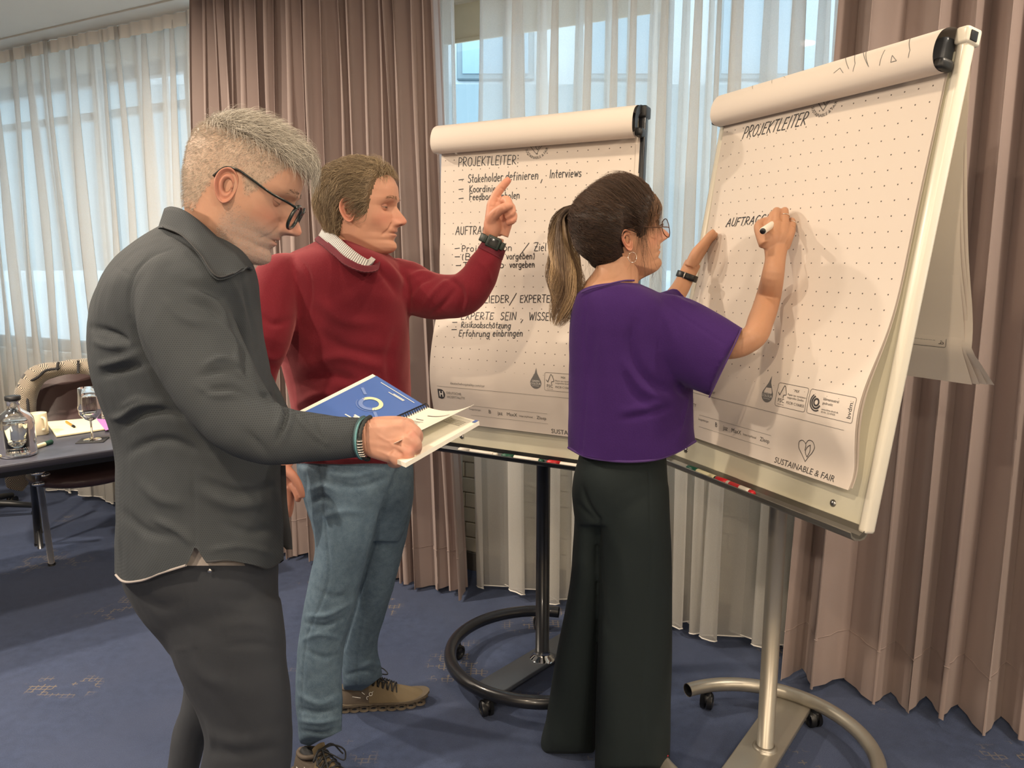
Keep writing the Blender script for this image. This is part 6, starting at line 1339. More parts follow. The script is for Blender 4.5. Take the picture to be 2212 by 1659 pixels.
hv = carve(hv, hf, [([(1072, 424), (1084, 430)], 2, -.0012), ([(1080, 405), (1091, 411)], 2, -.001), ([(1066, 470), (1074, 448)], 3, -.0015), ([(1056, 446), (1070, 446)], 2.5, -.0012), ([(1076, 476), (1090, 500), (1088, 512)], 4, -.0015), ([(1048, 505), (1066, 514), (1082, 517)], 2, -.0012), ([(1088, 440), (1091, 452)], 2.5, -.0015)])
hc = np.repeat(np.array(srgb(208, 150, 124))[None], len(hv), 0); px, py, dd = proj(hv); tip = np.exp(-((px-1101)**2+(py-388)**2)/150)+.6*np.exp(-((px-1098)**2+(py-478)**2)/400); hc = hc*(1-.25*tip[:, None]*np.array([0, .7, .7]))
# right hand hanging behind the first man
rp = [skin_tube([(592, 940, 1.97, 22), (606, 985, 1.975, 20), (614, 1010, 1.98, 20)])]
for a, b_ in (((612, 1015), (622, 1052)), ((614, 1015), (632, 1048)), ((608, 1015), (612, 1056)), ((604, 1012), (604, 1056))): rp.append(skin_tube([(*a, 1.98, 13), (*b_, 1.985, 11)]))
for q in ([(632, 1046, 1.975, 10), (640, 1062, 1.965, 8.5), (644, 1078, 1.96, 7), (643, 1084, 1.96, 5.5)], [(622, 1052, 1.98, 11), (627, 1080, 1.98, 9), (626, 1102, 1.985, 7.5), (624, 1116, 1.99, 6)], [(612, 1056, 1.985, 10.5), (616, 1086, 1.985, 9), (616, 1110, 1.99, 7.5), (614, 1124, 1.995, 6)],
          [(604, 1056, 1.99, 10), (606, 1084, 1.99, 8.5), (606, 1106, 1.995, 7), (605, 1118, 2.0, 6)], [(618, 1015, 1.965, 12), (634, 1030, 1.955, 10), (646, 1050, 1.95, 8.5), (652, 1068, 1.95, 7), (653, 1076, 1.95, 5.5)]): rp.append(skin_tube(q))
rv, rf = hand(rp, .0024, 3)
core = fuse([pxloft([(600, 640, 830, 2.10, .2), (800, 640, 860, 2.12, .18), (1000, 670, 860, 2.15, .16), (1060, 690, 850, 2.15, .16)], 24, 3), pxtube([(740, 1060, 2.12, 36), (705, 1320, 2.11, 28), (692, 1480, 2.12, 22), (692, 1540, 2.12, 20)], 12, 4), pxtube([(840, 1060, 2.2, 34), (785, 1330, 2.33, 26), (778, 1400, 2.38, 20), (778, 1440, 2.41, 18)], 12, 4)], .014, 2)
V, F = join((V, F), neck); C = np.vstack([C, np.repeat(H2['skin'][None]*.96, len(neck[0]), 0)])
V = np.vstack([(np.c_[V[:len(V)-len(neck[0])], np.ones(len(V)-len(neck[0]))]@M2.T)[:, :3], neck[0]])
V, F = join((V, F), (hv, hf), (rv, rf), core); C = np.vstack([C, hc, np.repeat(np.array(srgb(206, 144, 120))[None], len(rv), 0), np.repeat(H2['skin'][None], len(core[0]), 0)])
mesh('body', V, F, m_skin, P2, world=True, col=C); eyes(H2, M2, P2)
# sweater
tor = pxloft([(508, 706, 772, 2.09, .14), (530, 664, 806, 2.09, .22), (556, 612, 848, 2.10, .29), (590, 582, 876, 2.11, .32), (640, 570, 884, 2.12, .32), (700, 580, 884, 2.125, .31), (780, 604, 885, 2.13, .30), (850, 622, 888, 2.135, .29), (930, 634, 892, 2.14, .275), (990, 636, 894, 2.145, .27), (1003, 640, 892, 2.145, .26)], 60, 6, 2.35)
ras = pxtube([(640, 575, 2.05, 34), (604, 598, 2.01, 50), (590, 650, 1.98, 54), (579, 730, 1.95, 49), (562, 800, 1.945, 38), (556, 860, 1.945, 33), (574, 925, 1.96, 28), (594, 962, 1.97, 26)], 32, 7, .95)
las = pxtube([(838, 592, 2.12, 42), (868, 612, 2.115, 54), (912, 634, 2.10, 52), (960, 641, 2.085, 49), (1002, 634, 2.065, 47), (1030, 604, 2.06, 41), (1047, 572, 2.055, 36), (1060, 546, 2.052, 29), (1066, 533, 2.05, 27)], 36, 8, .95)
V, F = fuse([tor, ras, las], .0052, 5); V = V+vnormals(V, F)*(snoise(V, 5, 12)*.0025)[:, None]
V = carve(V, F, [([(640, 552), (662, 580), (672, 630), (664, 690)], 4, -0.0048), ([(848, 568), (876, 600), (884, 650), (882, 690)], 4, -0.0064), ([(880, 600), (905, 590), (940, 592)], 5, 0.0064), ([(886, 640), (910, 610), (936, 600)], 5, -0.0064), ([(905, 680), (930, 640), (960, 612), (992, 596)], 6, 0.0064), ([(925, 685), (960, 655), (985, 620)], 6, -0.0064), ([(960, 600), (985, 612), (1000, 640), (992, 680)], 5, -0.0080), ([(1000, 600), (1010, 630), (1004, 672)], 5, 0.0064), ([(1030, 560), (1050, 580), (1062, 610)], 4, 0.0032),
 ([(800, 560), (835, 600), (862, 640)], 8, -0.0096), ([(820, 555), (852, 590), (872, 620)], 6, 0.0064), ([(680, 640), (740, 690), (820, 700)], 14, 0.0064), ([(690, 720), (760, 760), (860, 770)], 14, -0.0080), ([(660, 790), (740, 770), (840, 800)], 12, 0.0080), ([(640, 830), (720, 810), (800, 850)], 12, -0.0080), ([(700, 840), (780, 830), (870, 850)], 10, 0.0064), ([(630, 880), (700, 850), (760, 870)], 10, 0.0064), ([(860, 700), (840, 780), (850, 860)], 10, -0.0064), ([(560, 680), (590, 700), (630, 690)], 8, -0.0064), ([(560, 760), (590, 775), (620, 760)], 8, 0.0064), ([(640, 980), (760, 990), (890, 980)], 5, 0.0048)])
SV2 = V; sw = mesh('sweater', V, F, m_knit, P2, world=True)
nt = [(690, 510, 2.06), (704, 519, 2.0), (724, 536, 1.955), (750, 557, 1.925), (782, 572, 1.922), (804, 573, 1.95), (810, 560, 2.03), (800, 540, 2.11), (760, 515, 2.15), (715, 505, 2.13)]
nb_ = [(680, 516, 2.06), (697, 531, 1.992), (719, 550, 1.945), (748, 573, 1.912), (784, 587, 1.910), (814, 584, 1.94), (820, 566, 2.03), (808, 545, 2.12), (760, 520, 2.165), (705, 508, 2.14)]
nb_ = sit(SV2, nb_, .0022, 6, range(0, 7)); nt = sit(SV2, nt, .0045, 6, range(0, 6)); V, F = loop_sheet(nt, nb_, 140, .004, 6); N_ = np.tile(np.where(np.arange(140) % 2 == 0, .0007, -.0004), 6); V[:840] += vnormals(V, F)[:840]*N_[:, None]; mesh('neck_rib', V, F, m_rib, sw)
V, F = pxtube([(1047, 572, 2.055, 36.5), (1060, 546, 2.052, 30), (1066, 533, 2.05, 27.5)], 36, 4, .95) if False else pxtube([(1059, 548, 2.052, 30), (1063, 540, 2.051, 28.5), (1067, 531, 2.05, 27.5)], 48, 3, .95); mesh('cuff_rib', V, F, m_rib, sw)
# gingham shirt collar standing out of the neckline
kt = [(697, 492, 2.055), (708, 496, 2.02), (730, 512, 1.985), (756, 534, 1.965), (780, 552, 1.955), (797, 562, 1.958)]
kb = [(688, 508, 2.055), (700, 518, 2.00), (722, 536, 1.962), (748, 556, 1.935), (772, 572, 1.93), (789, 580, 1.935)]
V, F = loop_sheet(kt, kb, 60, .004, 6, closed=False); uvk = np.zeros((len(V), 2)); ii = np.arange(len(V)) % 360; uvk[:, 0] = (ii % 60)/59*.16; uvk[:, 1] = (ii//60)/5*.036
mesh('shirt_collar', V, F, m_check, P2, world=True, uv=uvk)
kt2 = [(797, 560, 1.962), (803, 553, 1.985), (808, 548, 2.03), (806, 540, 2.09), (780, 520, 2.13)]; kb2 = [(789, 580, 1.936), (806, 566, 1.96), (812, 556, 2.03), (810, 548, 2.10), (790, 540, 2.15)]
V, F = loop_sheet(kt2, kb2, 40, .004, 6, closed=False); uvk = np.zeros((len(V), 2)); ii = np.arange(len(V)) % 240; uvk[:, 0] = (ii % 40)/39*.12; uvk[:, 1] = (ii//40)/5*.036; mesh('shirt_collar', V, F, m_check, P2, world=True, uv=uvk)
# jeans
pel = pxloft([(940, 645, 886, 2.145, .24), (1000, 640, 892, 2.15, .255), (1050, 647, 894, 2.155, .26), (1085, 658, 890, 2.165, .245), (1120, 668, 882, 2.18, .20), (1170, 700, 862, 2.20, .12)], 48, 4)
nl = pxloft([(1010, 642, 862, 2.11, .17), (1060, 656, 846, 2.105, .19), (1110, 668, 824, 2.10, .19), (1180, 680, 804, 2.095, .185), (1250, 668, 782, 2.095, .175), (1310, 656, 767, 2.09, .165), (1400, 643, 743, 2.095, .155), (1480, 638, 739, 2.10, .15), (1545, 640, 743, 2.105, .15), (1580, 644, 742, 2.11, .15), (1608, 646, 735, 2.115, .145, -14)], 48, 5)
fl = pxloft([(1030, 770, 894, 2.19, .17), (1080, 764, 893, 2.21, .18), (1130, 764, 884, 2.24, .175), (1190, 758, 871, 2.27, .17), (1250, 750, 855, 2.30, .165), (1330, 742, 833, 2.345, .16), (1400, 738, 814, 2.39, .15), (1435, 738, 822, 2.415, .15), (1470, 740, 826, 2.435, .15), (1490, 742, 818, 2.445, .145, -10)], 44, 5)
V, F = fuse([pel, nl, fl], .0052, 5)
V = V+vnormals(V, F)*(snoise(V, 7, 22)*.0022)[:, None]
js = [([(862, 1004), (850, 1040), (836, 1070), (824, 1110), (808, 1170), (790, 1230), (776, 1280), (765, 1320), (750, 1370), (742, 1400)], 4, -.006, False), ([(660, 1010), (662, 1050), (656, 1090)], 3, -.0025), ([(690, 1005), (696, 1050), (700, 1100), (706, 1160), (710, 1250), (690, 1310), (665, 1370), (655, 1440), (652, 1540)], 2.5, -.0022, False), ([(668, 1090), (700, 1074), (730, 1090)], 7, -.005), ([(664, 1060), (700, 1050), (740, 1070)], 6, .004), ([(700, 1020), (760, 1030), (830, 1010)], 6, .004), ([(710, 1040), (770, 1052), (840, 1030)], 6, -.004), ([(690, 1120), (740, 1105), (800, 1110)], 8, .004),
 ([(660, 1330), (700, 1330), (760, 1300)], 5, .006), ([(656, 1345), (700, 1352), (748, 1330)], 5, -.006), ([(648, 1385), (690, 1370), (735, 1380)], 5, .004), ([(652, 1400), (700, 1420), (738, 1410)], 6, -.003), ([(645, 1500), (690, 1520), (738, 1500)], 7, .005), ([(642, 1530), (690, 1540), (740, 1525)], 5, -.006), ([(645, 1556), (690, 1560), (740, 1550)], 5, .006), ([(648, 1578), (700, 1584), (738, 1570)], 4, -.005), ([(780, 1440), (800, 1432), (826, 1440)], 5, .005), ([(745, 1458), (790, 1450), (826, 1458)], 4, -.005), ([(790, 1240), (786, 1330), (772, 1420), (770, 1480)], 2, -.002, False), ([(680, 1270), (720, 1290), (764, 1280)], 7, -.003), ([(820, 1170), (850, 1190), (868, 1180)], 6, -.003)]
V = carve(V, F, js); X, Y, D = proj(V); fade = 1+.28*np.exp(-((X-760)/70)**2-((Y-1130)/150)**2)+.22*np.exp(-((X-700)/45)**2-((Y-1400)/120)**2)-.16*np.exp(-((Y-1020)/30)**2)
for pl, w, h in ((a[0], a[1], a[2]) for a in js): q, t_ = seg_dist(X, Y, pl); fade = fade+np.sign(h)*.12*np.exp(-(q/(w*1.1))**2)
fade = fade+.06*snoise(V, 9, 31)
hemj = [(600, 1584), (640, 1585), (650, 1606), (668, 1612), (690, 1600), (715, 1590), (738, 1578), (741, 1500), (748, 1490), (775, 1496), (800, 1480), (826, 1460), (860, 1450)]
V, F = cut_hem(V, F, hemj); fade = np.interp(np.arange(len(V)), np.arange(len(V)), np.ones(len(V))); X, Y, D = proj(V)
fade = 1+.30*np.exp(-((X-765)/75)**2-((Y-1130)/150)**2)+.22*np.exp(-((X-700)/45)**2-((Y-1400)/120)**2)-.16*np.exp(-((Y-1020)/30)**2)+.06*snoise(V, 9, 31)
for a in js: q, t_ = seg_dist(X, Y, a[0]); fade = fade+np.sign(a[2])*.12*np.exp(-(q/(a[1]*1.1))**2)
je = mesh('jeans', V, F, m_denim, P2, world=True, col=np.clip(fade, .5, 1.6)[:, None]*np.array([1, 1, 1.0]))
# sports watch
V_, ctr, ax, dv, L = band_px((1040, 512), (1087, 534), 2.045, 0, .021, .0045, .022); m_watch = plain('watch_dark_green', srgb(30, 42, 36), .5); m_wface = plain('watch_face', (.012, .014, .016), .15)
wt = empty('wrist_watch', tuple(ctr)); wt.parent = P2; wt.matrix_parent_inverse = Matrix.Translation(P2.location).inverted()
mesh('watch_strap', V_[0]-ctr, V_[1], m_watch, wt); u_ = ax/np.linalg.norm(ax)
Mw = np.eye(4); Mw[:3, 0] = u_; Mw[:3, 1] = L; Mw[:3, 2] = -dv; Mw[:3, 3] = -dv*.021+u_*.006
c_ = mesh('watch_case', *xf(bevbox(-.019, .019, -.016, .016, -.001, .0105, .004), Mw), m_watch, wt); mesh('watch_face', *xf(bevbox(-.0125, .0125, -.0105, .0105, .0105, .0112, .0004), Mw), m_wface, wt)
for sx in (-1, 1): mesh('watch_lug', *xf(bevbox(sx*.024-.005, sx*.024+.005, -.010, .010, -.004, .007, .002), Mw), m_watch, wt)
# running shoes
m_up = plain('shoe_upper_olive', srgb(116, 102, 78), .75, bump=.3, bscale=500, var=.08); m_heel = plain('shoe_heel_brown', srgb(88, 78, 68), .7, bump=.3, bscale=500); m_sole = plain('shoe_sole_taupe', srgb(98, 88, 74), .7); m_lace = plain('lace_black', (.016, .018, .022), .7); m_mark = plain('shoe_mark_white', srgb(236, 232, 224), .5)
def shoe(heel, ang, Ls, side, label, flat=0):
    r = empty('running_shoe', (heel[0], heel[1], 0), math.radians(ang)); r.parent = P2; r.matrix_parent_inverse = Matrix.Translation(P2.location).inverted(); r['label'] = label
    k = Ls/.29; sc = np.array([k, k, k])
    tab = np.array([(-.012, .022, .085), (.0, .033, .095), (.03, .038, .102), (.07, .038, .108), (.10, .040, .104), (.14, .044, .088), (.18, .047, .070), (.22, .047, .056), (.255, .040, .044), (.276, .026, .034), (.288, .006, .026)])
    S = spline(tab, 46); a = np.linspace(0, 2*np.pi, 36, endpoint=False); R = []
    for x_, w, h in S:
        c, s = np.cos(a), np.sin(a); yy = w*np.sign(c)*np.abs(c)**.85; zz = np.where(s > 0, .026+(h-.026)*s**1.1, .026+.012*s); yy = yy*(1-.42*np.clip(s, 0, 1)**1.5); R.append(np.stack([np.full(36, x_), yy, zz], 1))
    V, F = loft(np.array(R)); X_, Y_, Z_ = V.T; V[:, 2] -= .030*np.exp(-((X_-.035)/.045)**2)*np.clip((Z_-.075)/.03, 0, 1)
    V *= sc; fm = [1 if np.mean(V[f, 0])/k < .085 else 0 for f in F]; up = mesh('shoe_upper', V, F, None, r, mats=[m_up, m_heel], fmat=fm)
    # cushioned sole made of a slab and separate pods
    so = [(-.018, .026), (.0, .038), (.05, .041), (.10, .042), (.16, .048), (.21, .049), (.255, .042), (.282, .026), (.294, .006)]; S = spline(np.array([(a_, b_, 0) for a_, b_ in so]), 40)
    top = []; 
    for x_, w, _ in S: rise = .010*np.clip((x_-.2)/.09, 0, 1)**2; top.append([[x_, -w, .022+rise], [x_, w, .022+rise], [x_, w, .030+rise*1.1], [x_, -w, .030+rise*1.1]])
    V, F = loft(np.array(top)); slab_ = mesh('midsole', V*sc, F, m_sole, r, smooth=False)
    for i in range(9):
        x_ = .004+i*.032; w = np.interp(x_, [q[0] for q in so], [q[1] for q in so]); rise = .010*np.clip((x_-.2)/.09, 0, 1)**2; o_ = tube([(x_, -w*1.02, .0125+rise), (x_, w*1.02, .0125+rise)], .0185, 18, rb=.0120); i_ = tube([(x_, -w*1.03, .0135+rise), (x_, w*1.03, .0135+rise)], .0085, 12, rb=.0040)
        pd_ = mesh('sole_pod', o_[0]*sc, o_[1], m_sole, r); mesh('pod_hole', i_[0]*sc, i_[1], m_black, r)
    # collar lining, tongue, laces
    t = np.linspace(0, 2*np.pi, 30, endpoint=False); path = np.stack([.038+.046*np.cos(t), .0235*np.sin(t), .083+.018*np.cos(t)+.010*np.clip(-np.cos(t), 0, 1)], 1); mesh('ankle_collar', *[q if i else q*sc for i, q in enumerate(tube(path, .0065, 8, closed=True))], m_heel, r)
    mesh('ankle_lining', *[q if i else q*sc for i, q in enumerate(ellipsoid((.036, 0, .080), (.040, .020, .014), 8))], m_lace, r)
    tg = [[(.075+.012*j, y_*.021, .112-.012*j-.006*abs(y_)**2+.016*(j == 0)) for y_ in np.linspace(-1, 1, 7)] for j in range(4)]
    mesh('tongue', *(lambda v, f: (v*sc, f))(np.array(tg).reshape(-1, 3), gridf(4, 7)), m_up, r)
    topz = lambda x_: np.interp(x_, S_x, S_h); S2 = spline(tab, 60); S_x, S_h = S2[:, 0], S2[:, 2]
    lp = []
    for i in range(6):
        xa = .088+i*.016; z0 = topz(xa)-.010; z1 = topz(xa+.010)+.004; lp.append(tube(spline(np.array([(xa-.002, -.027, z0-.006), (xa+.004, -.012, z1-.001), (xa+.010, .004, z1+.001), (xa+.012, .027, z0-.010)]), 12), .0024, 6)); lp.append(tube(spline(np.array([(xa-.002, .027, z0-.006), (xa+.004, .012, z1+.001), (xa+.010, -.004, z1-.001), (xa+.012, -.027, z0-.010)]), 12), .0024, 6))
    for s in (-1, 1):
        lp.append(tube(spline(np.array([(.088, 0, .116), (.105, s*.028, .122), (.135, s*.044, .108), (.150, s*.030, .096), (.120, s*.012, .108), (.09, 0, .117)]), 26), .0022, 6)); lp.append(tube(spline(np.array([(.088, 0, .117), (.10, s*.02, .128), (.118, s*.05, .12-.03*(s > 0))]), 12), .0022, 6))
    V, F = join(*lp); mesh('laces', V*sc, F, m_lace, r)
    # white marks: a small round glyph with tail over an open one, and two dashes
    yo = side*.0455
    def mk(pts, w_=.0013): return tube(np.array([(a_, yo*(1.0 if True else 1)-side*.010*np.clip((b_-.05)/.04, 0, 1), b_) for a_, b_ in pts]), w_, 6)
    q = lambda cx_, cz, r_, a0, a1: A_(cx_, cz, r_, r_, a0, a1, 12)
    pts = [mk(q(.092, .066, .0055, 30, 390)), mk([(.0955, .0695), (.101, .074)]), mk(q(.083, .054, .0052, 60, 250)), mk([(.030, .062), (.058, .056)]), mk([(.062, .074), (.072, .066)])]
    mesh('shoe_marks', *(lambda v, f: (v*sc, f))(*join(*pts)), m_mark, r, kind='stuff'); return r
hf_, tf_ = atz(741, 1528, 0), atz(922, 1513, 0); d_ = tf_-hf_; shoe(hf_+d_*.02, math.degrees(math.atan2(d_[1], d_[0])), np.linalg.norm(d_)*1.0, -1, 'olive running shoe, the far one pointing at the chart')
hn_ = np.array([-.585, 1.955, 0]); shoe(hn_, -38, .285, -1, 'olive running shoe, the near one cut by the picture edge')
# wavy blond brown hair
rng = np.random.default_rng(8)
zone = lambda L: L[:, 2] > zb2(L[:, 0])
lift2 = lambda L: .016*np.clip((L[:, 2]-zb2(L[:, 0]))/.035, 0, 1)*np.clip((L[:, 2]+.02)/.06, .35, 1)+.004*np.clip((-.03-L[:, 0])/.05, 0, 1)
capz = lambda L: (L[:, 2] > zb2(L[:, 0])+.004) & (L[:, 0] < .070); V, F, L = hair_cap(H2, capz, lambda L: lift2(L)*.8); r = rng.random(len(V)); mesh('hair', *xf((V, F), M2), m_hair, P2, world=True, col=np.array(srgb(104, 86, 64))*(.75+.5*r[:, None]))
p, nn = scalp_pts(H2, 11000, zone, rng); cl = (np.abs(np.sin(p@np.array([[91., 37, 53], [47, 83, 29], [61, 23, 97]])).sum(1))*30).astype(int) % 90; cdir = rng.normal(size=(90, 3))*.22; amp = rng.uniform(.2, .7, 90); pha = rng.uniform(0, 6.28, 90)
ln = rng.uniform(.030, .058, len(p))*np.where(p[:, 0] > .06, .8, 1); p = p+nn*(lift2(p)*.8)[:, None]; k0 = np.sqrt((((p-np.array([0, 0, .012]))/np.array([.112, .086, .126]))**2).sum(1)); d0 = nn*.2+np.array([-.35, 0, -.1])+cdir[cl]
def stp2(q, d, t):
    k = np.sqrt((((q-np.array([0, 0, .012]))/np.array([.112, .086, .126]))**2).sum(1)); back = np.clip((-.01-q[:, 0])/.04, 0, 1)[:, None]; top = np.clip((q[:, 2]-.06)/.04, 0, 1)[:, None]
    fl = back*np.array([-.45, 0, -.9])*(1-top)+top*np.array([-.9, -.25, .0])+(1-back)*(1-top)*np.array([-.9, 0, -.45]); wv = np.sin(t*7+pha[cl])*amp[cl]; side_ = np.cross(d, nn)
    frontl = np.clip((p[:, 0]-.052)/.014, 0, 1)[:, None]*np.array([2.4-1.2*t, -.3, .5-2.4*max(0, t-.40)])
    return d+fl*.55+side_*wv[:, None]*.9+np.clip(k0+.05*t-k, -.12, .12)[:, None]*nn*8+cdir[cl]*.25+frontl*.5
V, F, per = strands(p, d0, ln, 9, rng.uniform(.00035, .0006, len(p)), stp2, .2); sh_ = np.clip(rng.random(len(p))*.6+rng.random(90)[cl]*.5-.1, 0, 1)[:, None]; gl = np.clip((p[:, 0]-.04)/.05, 0, 1)[:, None]*.35
cols = np.array(srgb(84, 70, 56))*(1-sh_)+np.array(srgb(196, 174, 140))*sh_; cols = cols*(1-gl)+np.array(srgb(206, 184, 148))*gl; hair_mesh('hair_strands', *xf((V, F), M2), per, cols, m_hair, P2)
sf, nb2 = brow_pts(H2, 120, rng); V, F, per = strands(sf, nb2*.35+np.sign(sf[:, 1:2])*np.array([0, .8, 0])+np.array([0, 0, .2])+rng.normal(size=sf.shape)*.15, np.full(120, .008), 3, np.full(120, .00035), lambda q, d, t: d+np.array([-.25, 0, -.15]), .3); hair_mesh('eyebrow', *xf((V, F), M2), per, np.repeat(np.array(srgb(130, 104, 78))[None], 120, 0), m_hair, P2)
# ================================================================== person in the purple top, writing
m_felt = plain('wool_purple', srgb(58, 32, 90), .95, bump=.35, bscale=500, var=.10, vscale=300, spec=.2, sheen=.45); m_pant = plain('trousers_dark_green', srgb(20, 32, 34), .85, bump=.1, bscale=600, var=.05)
m_felt_hem = plain('wool_purple_hem', srgb(72, 46, 104), .95, bump=.3, bscale=400, sheen=.4)
DH = depth_of(BR.hit(1688, 470, .02)[1]); DL = depth_of(BR.hit(1520, 540, .02)[1])
P3 = empty('person', tuple(np.r_[atz(1330, 1655, 0)[:2], 0]), label='woman with a ponytail, purple top and wide dark trousers, writing on a flip chart', cat='person')
H3 = dict(skin=SKIN_W, brow=.3, open=.3, nose=1.0, wide=.97, hollow=.0, fold=.0012, ear=.92, lip=srgb(186, 104, 96), gaze_down=0, earx=.004)
M3 = pose(10, 12, 7, (1362, 519), 1.82, .955, earx=.004)
V, F, C, _ = build_head(H3)
zb3 = lambda X: np.interp(X, [-.12, -.07, -.045, -.024, -.012, .016, .024, .04, .06, .08, .1], [-.070, -.082, -.078, -.03, .028, .032, .0, .005, .035, .066, .080])
x, y, z = V.T; hz = np.clip((z-zb3(x))/.006, 0, 1); hz[170*150+2:] = 0; C = C*(1-hz[:, None])+np.array(srgb(44, 32, 26))*hz[:, None]
neck = pxtube([(1352, 500, 1.885, 40), (1340, 560, 1.885, 43), (1330, 600, 1.89, 50), (1322, 632, 1.895, 66), (1318, 680, 1.9, 86)], 30, 6)
# writing arm and hand
w0, w1 = DH-.075, DH-.06
pr = [skin_tube([(1440, 722, 1.875, 36), (1530, 742, 1.835, 31), (1598, 744, 1.805, 28), (1624, 730, 1.80, 27.5), (1644, 690, 1.835, 27.5), (1660, 640, 1.875, 26), (1670, 592, DH-.10, 23.5), (1675, 556, DH-.085, 22, .72), (1676, 535, w0, 25, .62)], 20, 7)]
for a, b_, r0, r1 in (((1662, 535), (1660, 492), 16, 13), ((1672, 535), (1676, 486), 16, 13), ((1684, 535), (1694, 486), 16, 12.5), ((1692, 535), (1708, 496), 14, 11.5)):
    pr.append(skin_tube([(*a, w0, r0, .8), ((a[0]+b_[0])/2, (a[1]+b_[1])/2, w0-.006, (r0+r1)/2, .85), (*b_, w1-.006, r1)]))
for q in ([(1660, 492, w1, 12), (1668, 470, DH-.055, 9.5), (1672, 462, DH-.035, 8.5), (1684, 470, DH-.018, 7)], [(1676, 486, w1-.004, 12), (1677, 462, DH-.052, 9.8), (1678, 456, DH-.035, 9), (1684, 468, DH-.014, 7.5)],
          [(1694, 486, w1, 11.5), (1695, 462, DH-.05, 9), (1695, 455, DH-.036, 8.4), (1696, 468, DH-.014, 7)], [(1708, 496, w1, 10.5), (1711, 482, DH-.045, 8), (1710, 476, DH-.032, 7), (1706, 488, DH-.012, 6)],
          [(1654, 528, w0-.004, 15), (1643, 506, DH-.068, 11.5), (1638, 488, DH-.058, 9.5), (1650, 478, DH-.045, 8.2), (1661, 475, DH-.036, 6.8)]): pr.append(skin_tube(q))
hv, hf = hand(pr, .0022, 4)
hv = carve(hv, hf, [([(1684, 528), (1692, 500)], 2, .0011), ([(1692, 535), (1704, 508)], 2, .0011), ([(1670, 530), (1673, 500)], 2.5, .0006), ([(1668, 490), (1678, 484)], 5, .001), ([(1686, 460), (1686, 474)], 1.8, -.002), ([(1668, 500), (1684, 505)], 6, -.001), ([(1650, 530), (1658, 545)], 4, -.0012)])
# steadying left arm and hand at the edge of the sheet
pl = [skin_tube([(1330, 720, 2.02, 34), (1400, 700, 2.08, 27), (1450, 650, 2.10, 22), (1470, 622, DL-.06, 19.5), (1484, 594, DL-.045, 18, .75), (1497, 568, DL-.035, 18, .6)], 18, 6)]
for k, (dx, dd_) in enumerate(((0, -.022), (3, -.008), (5, .006), (6, .018))):
    pl.append(skin_tube([(1496+dx*.4, 570, DL-.035+dd_*.7, 11), (1514+dx, 536, DL-.03+dd_, 10), (1527+dx, 518, DL-.028+dd_, 8.2), (1541+dx, 506, DL-.03+dd_, 7), (1545+dx*.5, 503, DL-.03+dd_, 6)]))
pl.append(skin_tube([(1490, 575, DL-.05, 12), (1503, 545, DL-.062, 10), (1520, 524, DL-.06, 8.2), (1535, 506, DL-.056, 7.2), (1543, 499, DL-.054, 6)])); lv, lf = hand(pl, .0022, 4)
core = fuse([pxloft([(690, 1260, 1440, 1.9, .15), (850, 1255, 1470, 1.92, .16), (1000, 1270, 1420, 1.98, .16), (1090, 1275, 1420, 2.0, .16)], 20, 3), pxtube([(1370, 1080, 2.0, 42), (1370, 1350, 2.08, 32), (1366, 1640, 2.16, 22)], 12, 4), pxtube([(1268, 1080, 2.06, 24), (1255, 1350, 2.2, 24), (1232, 1610, 2.31, 20)], 12, 4)], .014, 2)
Vw = (np.c_[V, np.ones(len(V))]@M3.T)[:, :3]
Vb, Fb = join((Vw, F), neck, (hv, hf), (lv, lf), core); Cb = np.vstack([C, np.repeat(SKIN_W[None]*.95, len(neck[0]), 0), np.repeat(SKIN_W[None]*.97, len(hv), 0), np.repeat(SKIN_W[None]*.97, len(lv), 0), np.repeat(SKIN_W[None], len(core[0]), 0)])
mesh('body', Vb, Fb, m_skin, P3, world=True, col=Cb); eyes(H3, M3, P3)
# purple knitted top with wide sleeves
tor = pxloft([(606, 1300, 1366, 1.895, .11), (616, 1274, 1388, 1.895, .16), (632, 1248, 1424, 1.90, .20), (655, 1237, 1462, 1.905, .23), (700, 1231, 1490, 1.91, .25), (770, 1229, 1498, 1.92, .255), (850, 1229, 1497, 1.93, .26), (920, 1228, 1500, 1.94, .265), (1000, 1226, 1506, 1.955, .27), (1030, 1226, 1506, 1.96, .27)], 60, 6, 2.4)
rsl = pxtube([(1385, 690, 1.90, 66, .85), (1440, 718, 1.87, 84, .85), (1510, 754, 1.83, 86, .8), (1575, 787, 1.79, 80, .7)], 44, 8)
lsl = pxtube([(1290, 700, 1.96, 58, .9), (1370, 700, 2.04, 52, .9), (1440, 668, 2.09, 40), (1470, 650, 2.10, 32)], 28, 6)
V, F = fuse([tor, rsl, lsl], .0052, 5); V = V+vnormals(V, F)*(snoise(V, 5, 42)*.0020)[:, None]
V = carve(V, F, [([(1420, 640), (1470, 680), (1530, 720), (1590, 762)], 3, -.0018), ([(1270, 640), (1262, 720), (1268, 800), (1262, 900), (1256, 975)], 3, -.0025, False), ([(1378, 680), (1362, 740), (1380, 800), (1430, 840), (1480, 840)], 12, -.010), ([(1350, 780), (1390, 840), (1450, 862)], 10, .007), ([(1345, 800), (1380, 860), (1420, 885)], 10, -.006), ([(1460, 830), (1480, 850), (1496, 845)], 7, -.008), ([(1340, 890), (1390, 880), (1440, 868)], 9, .005), ([(1345, 905), (1400, 895), (1450, 880)], 7, -.006), ([(1490, 850), (1478, 900), (1462, 960)], 3, .003), ([(1300, 650), (1300, 750), (1310, 850)], 14, .004), ([(1440, 630), (1470, 650), (1500, 662)], 5, .005), ([(1450, 620), (1476, 640), (1500, 652)], 4, -.004), ([(1400, 640), (1440, 690), (1460, 760)], 12, .004), ([(1285, 700), (1278, 800), (1285, 900)], 9, -.005)])
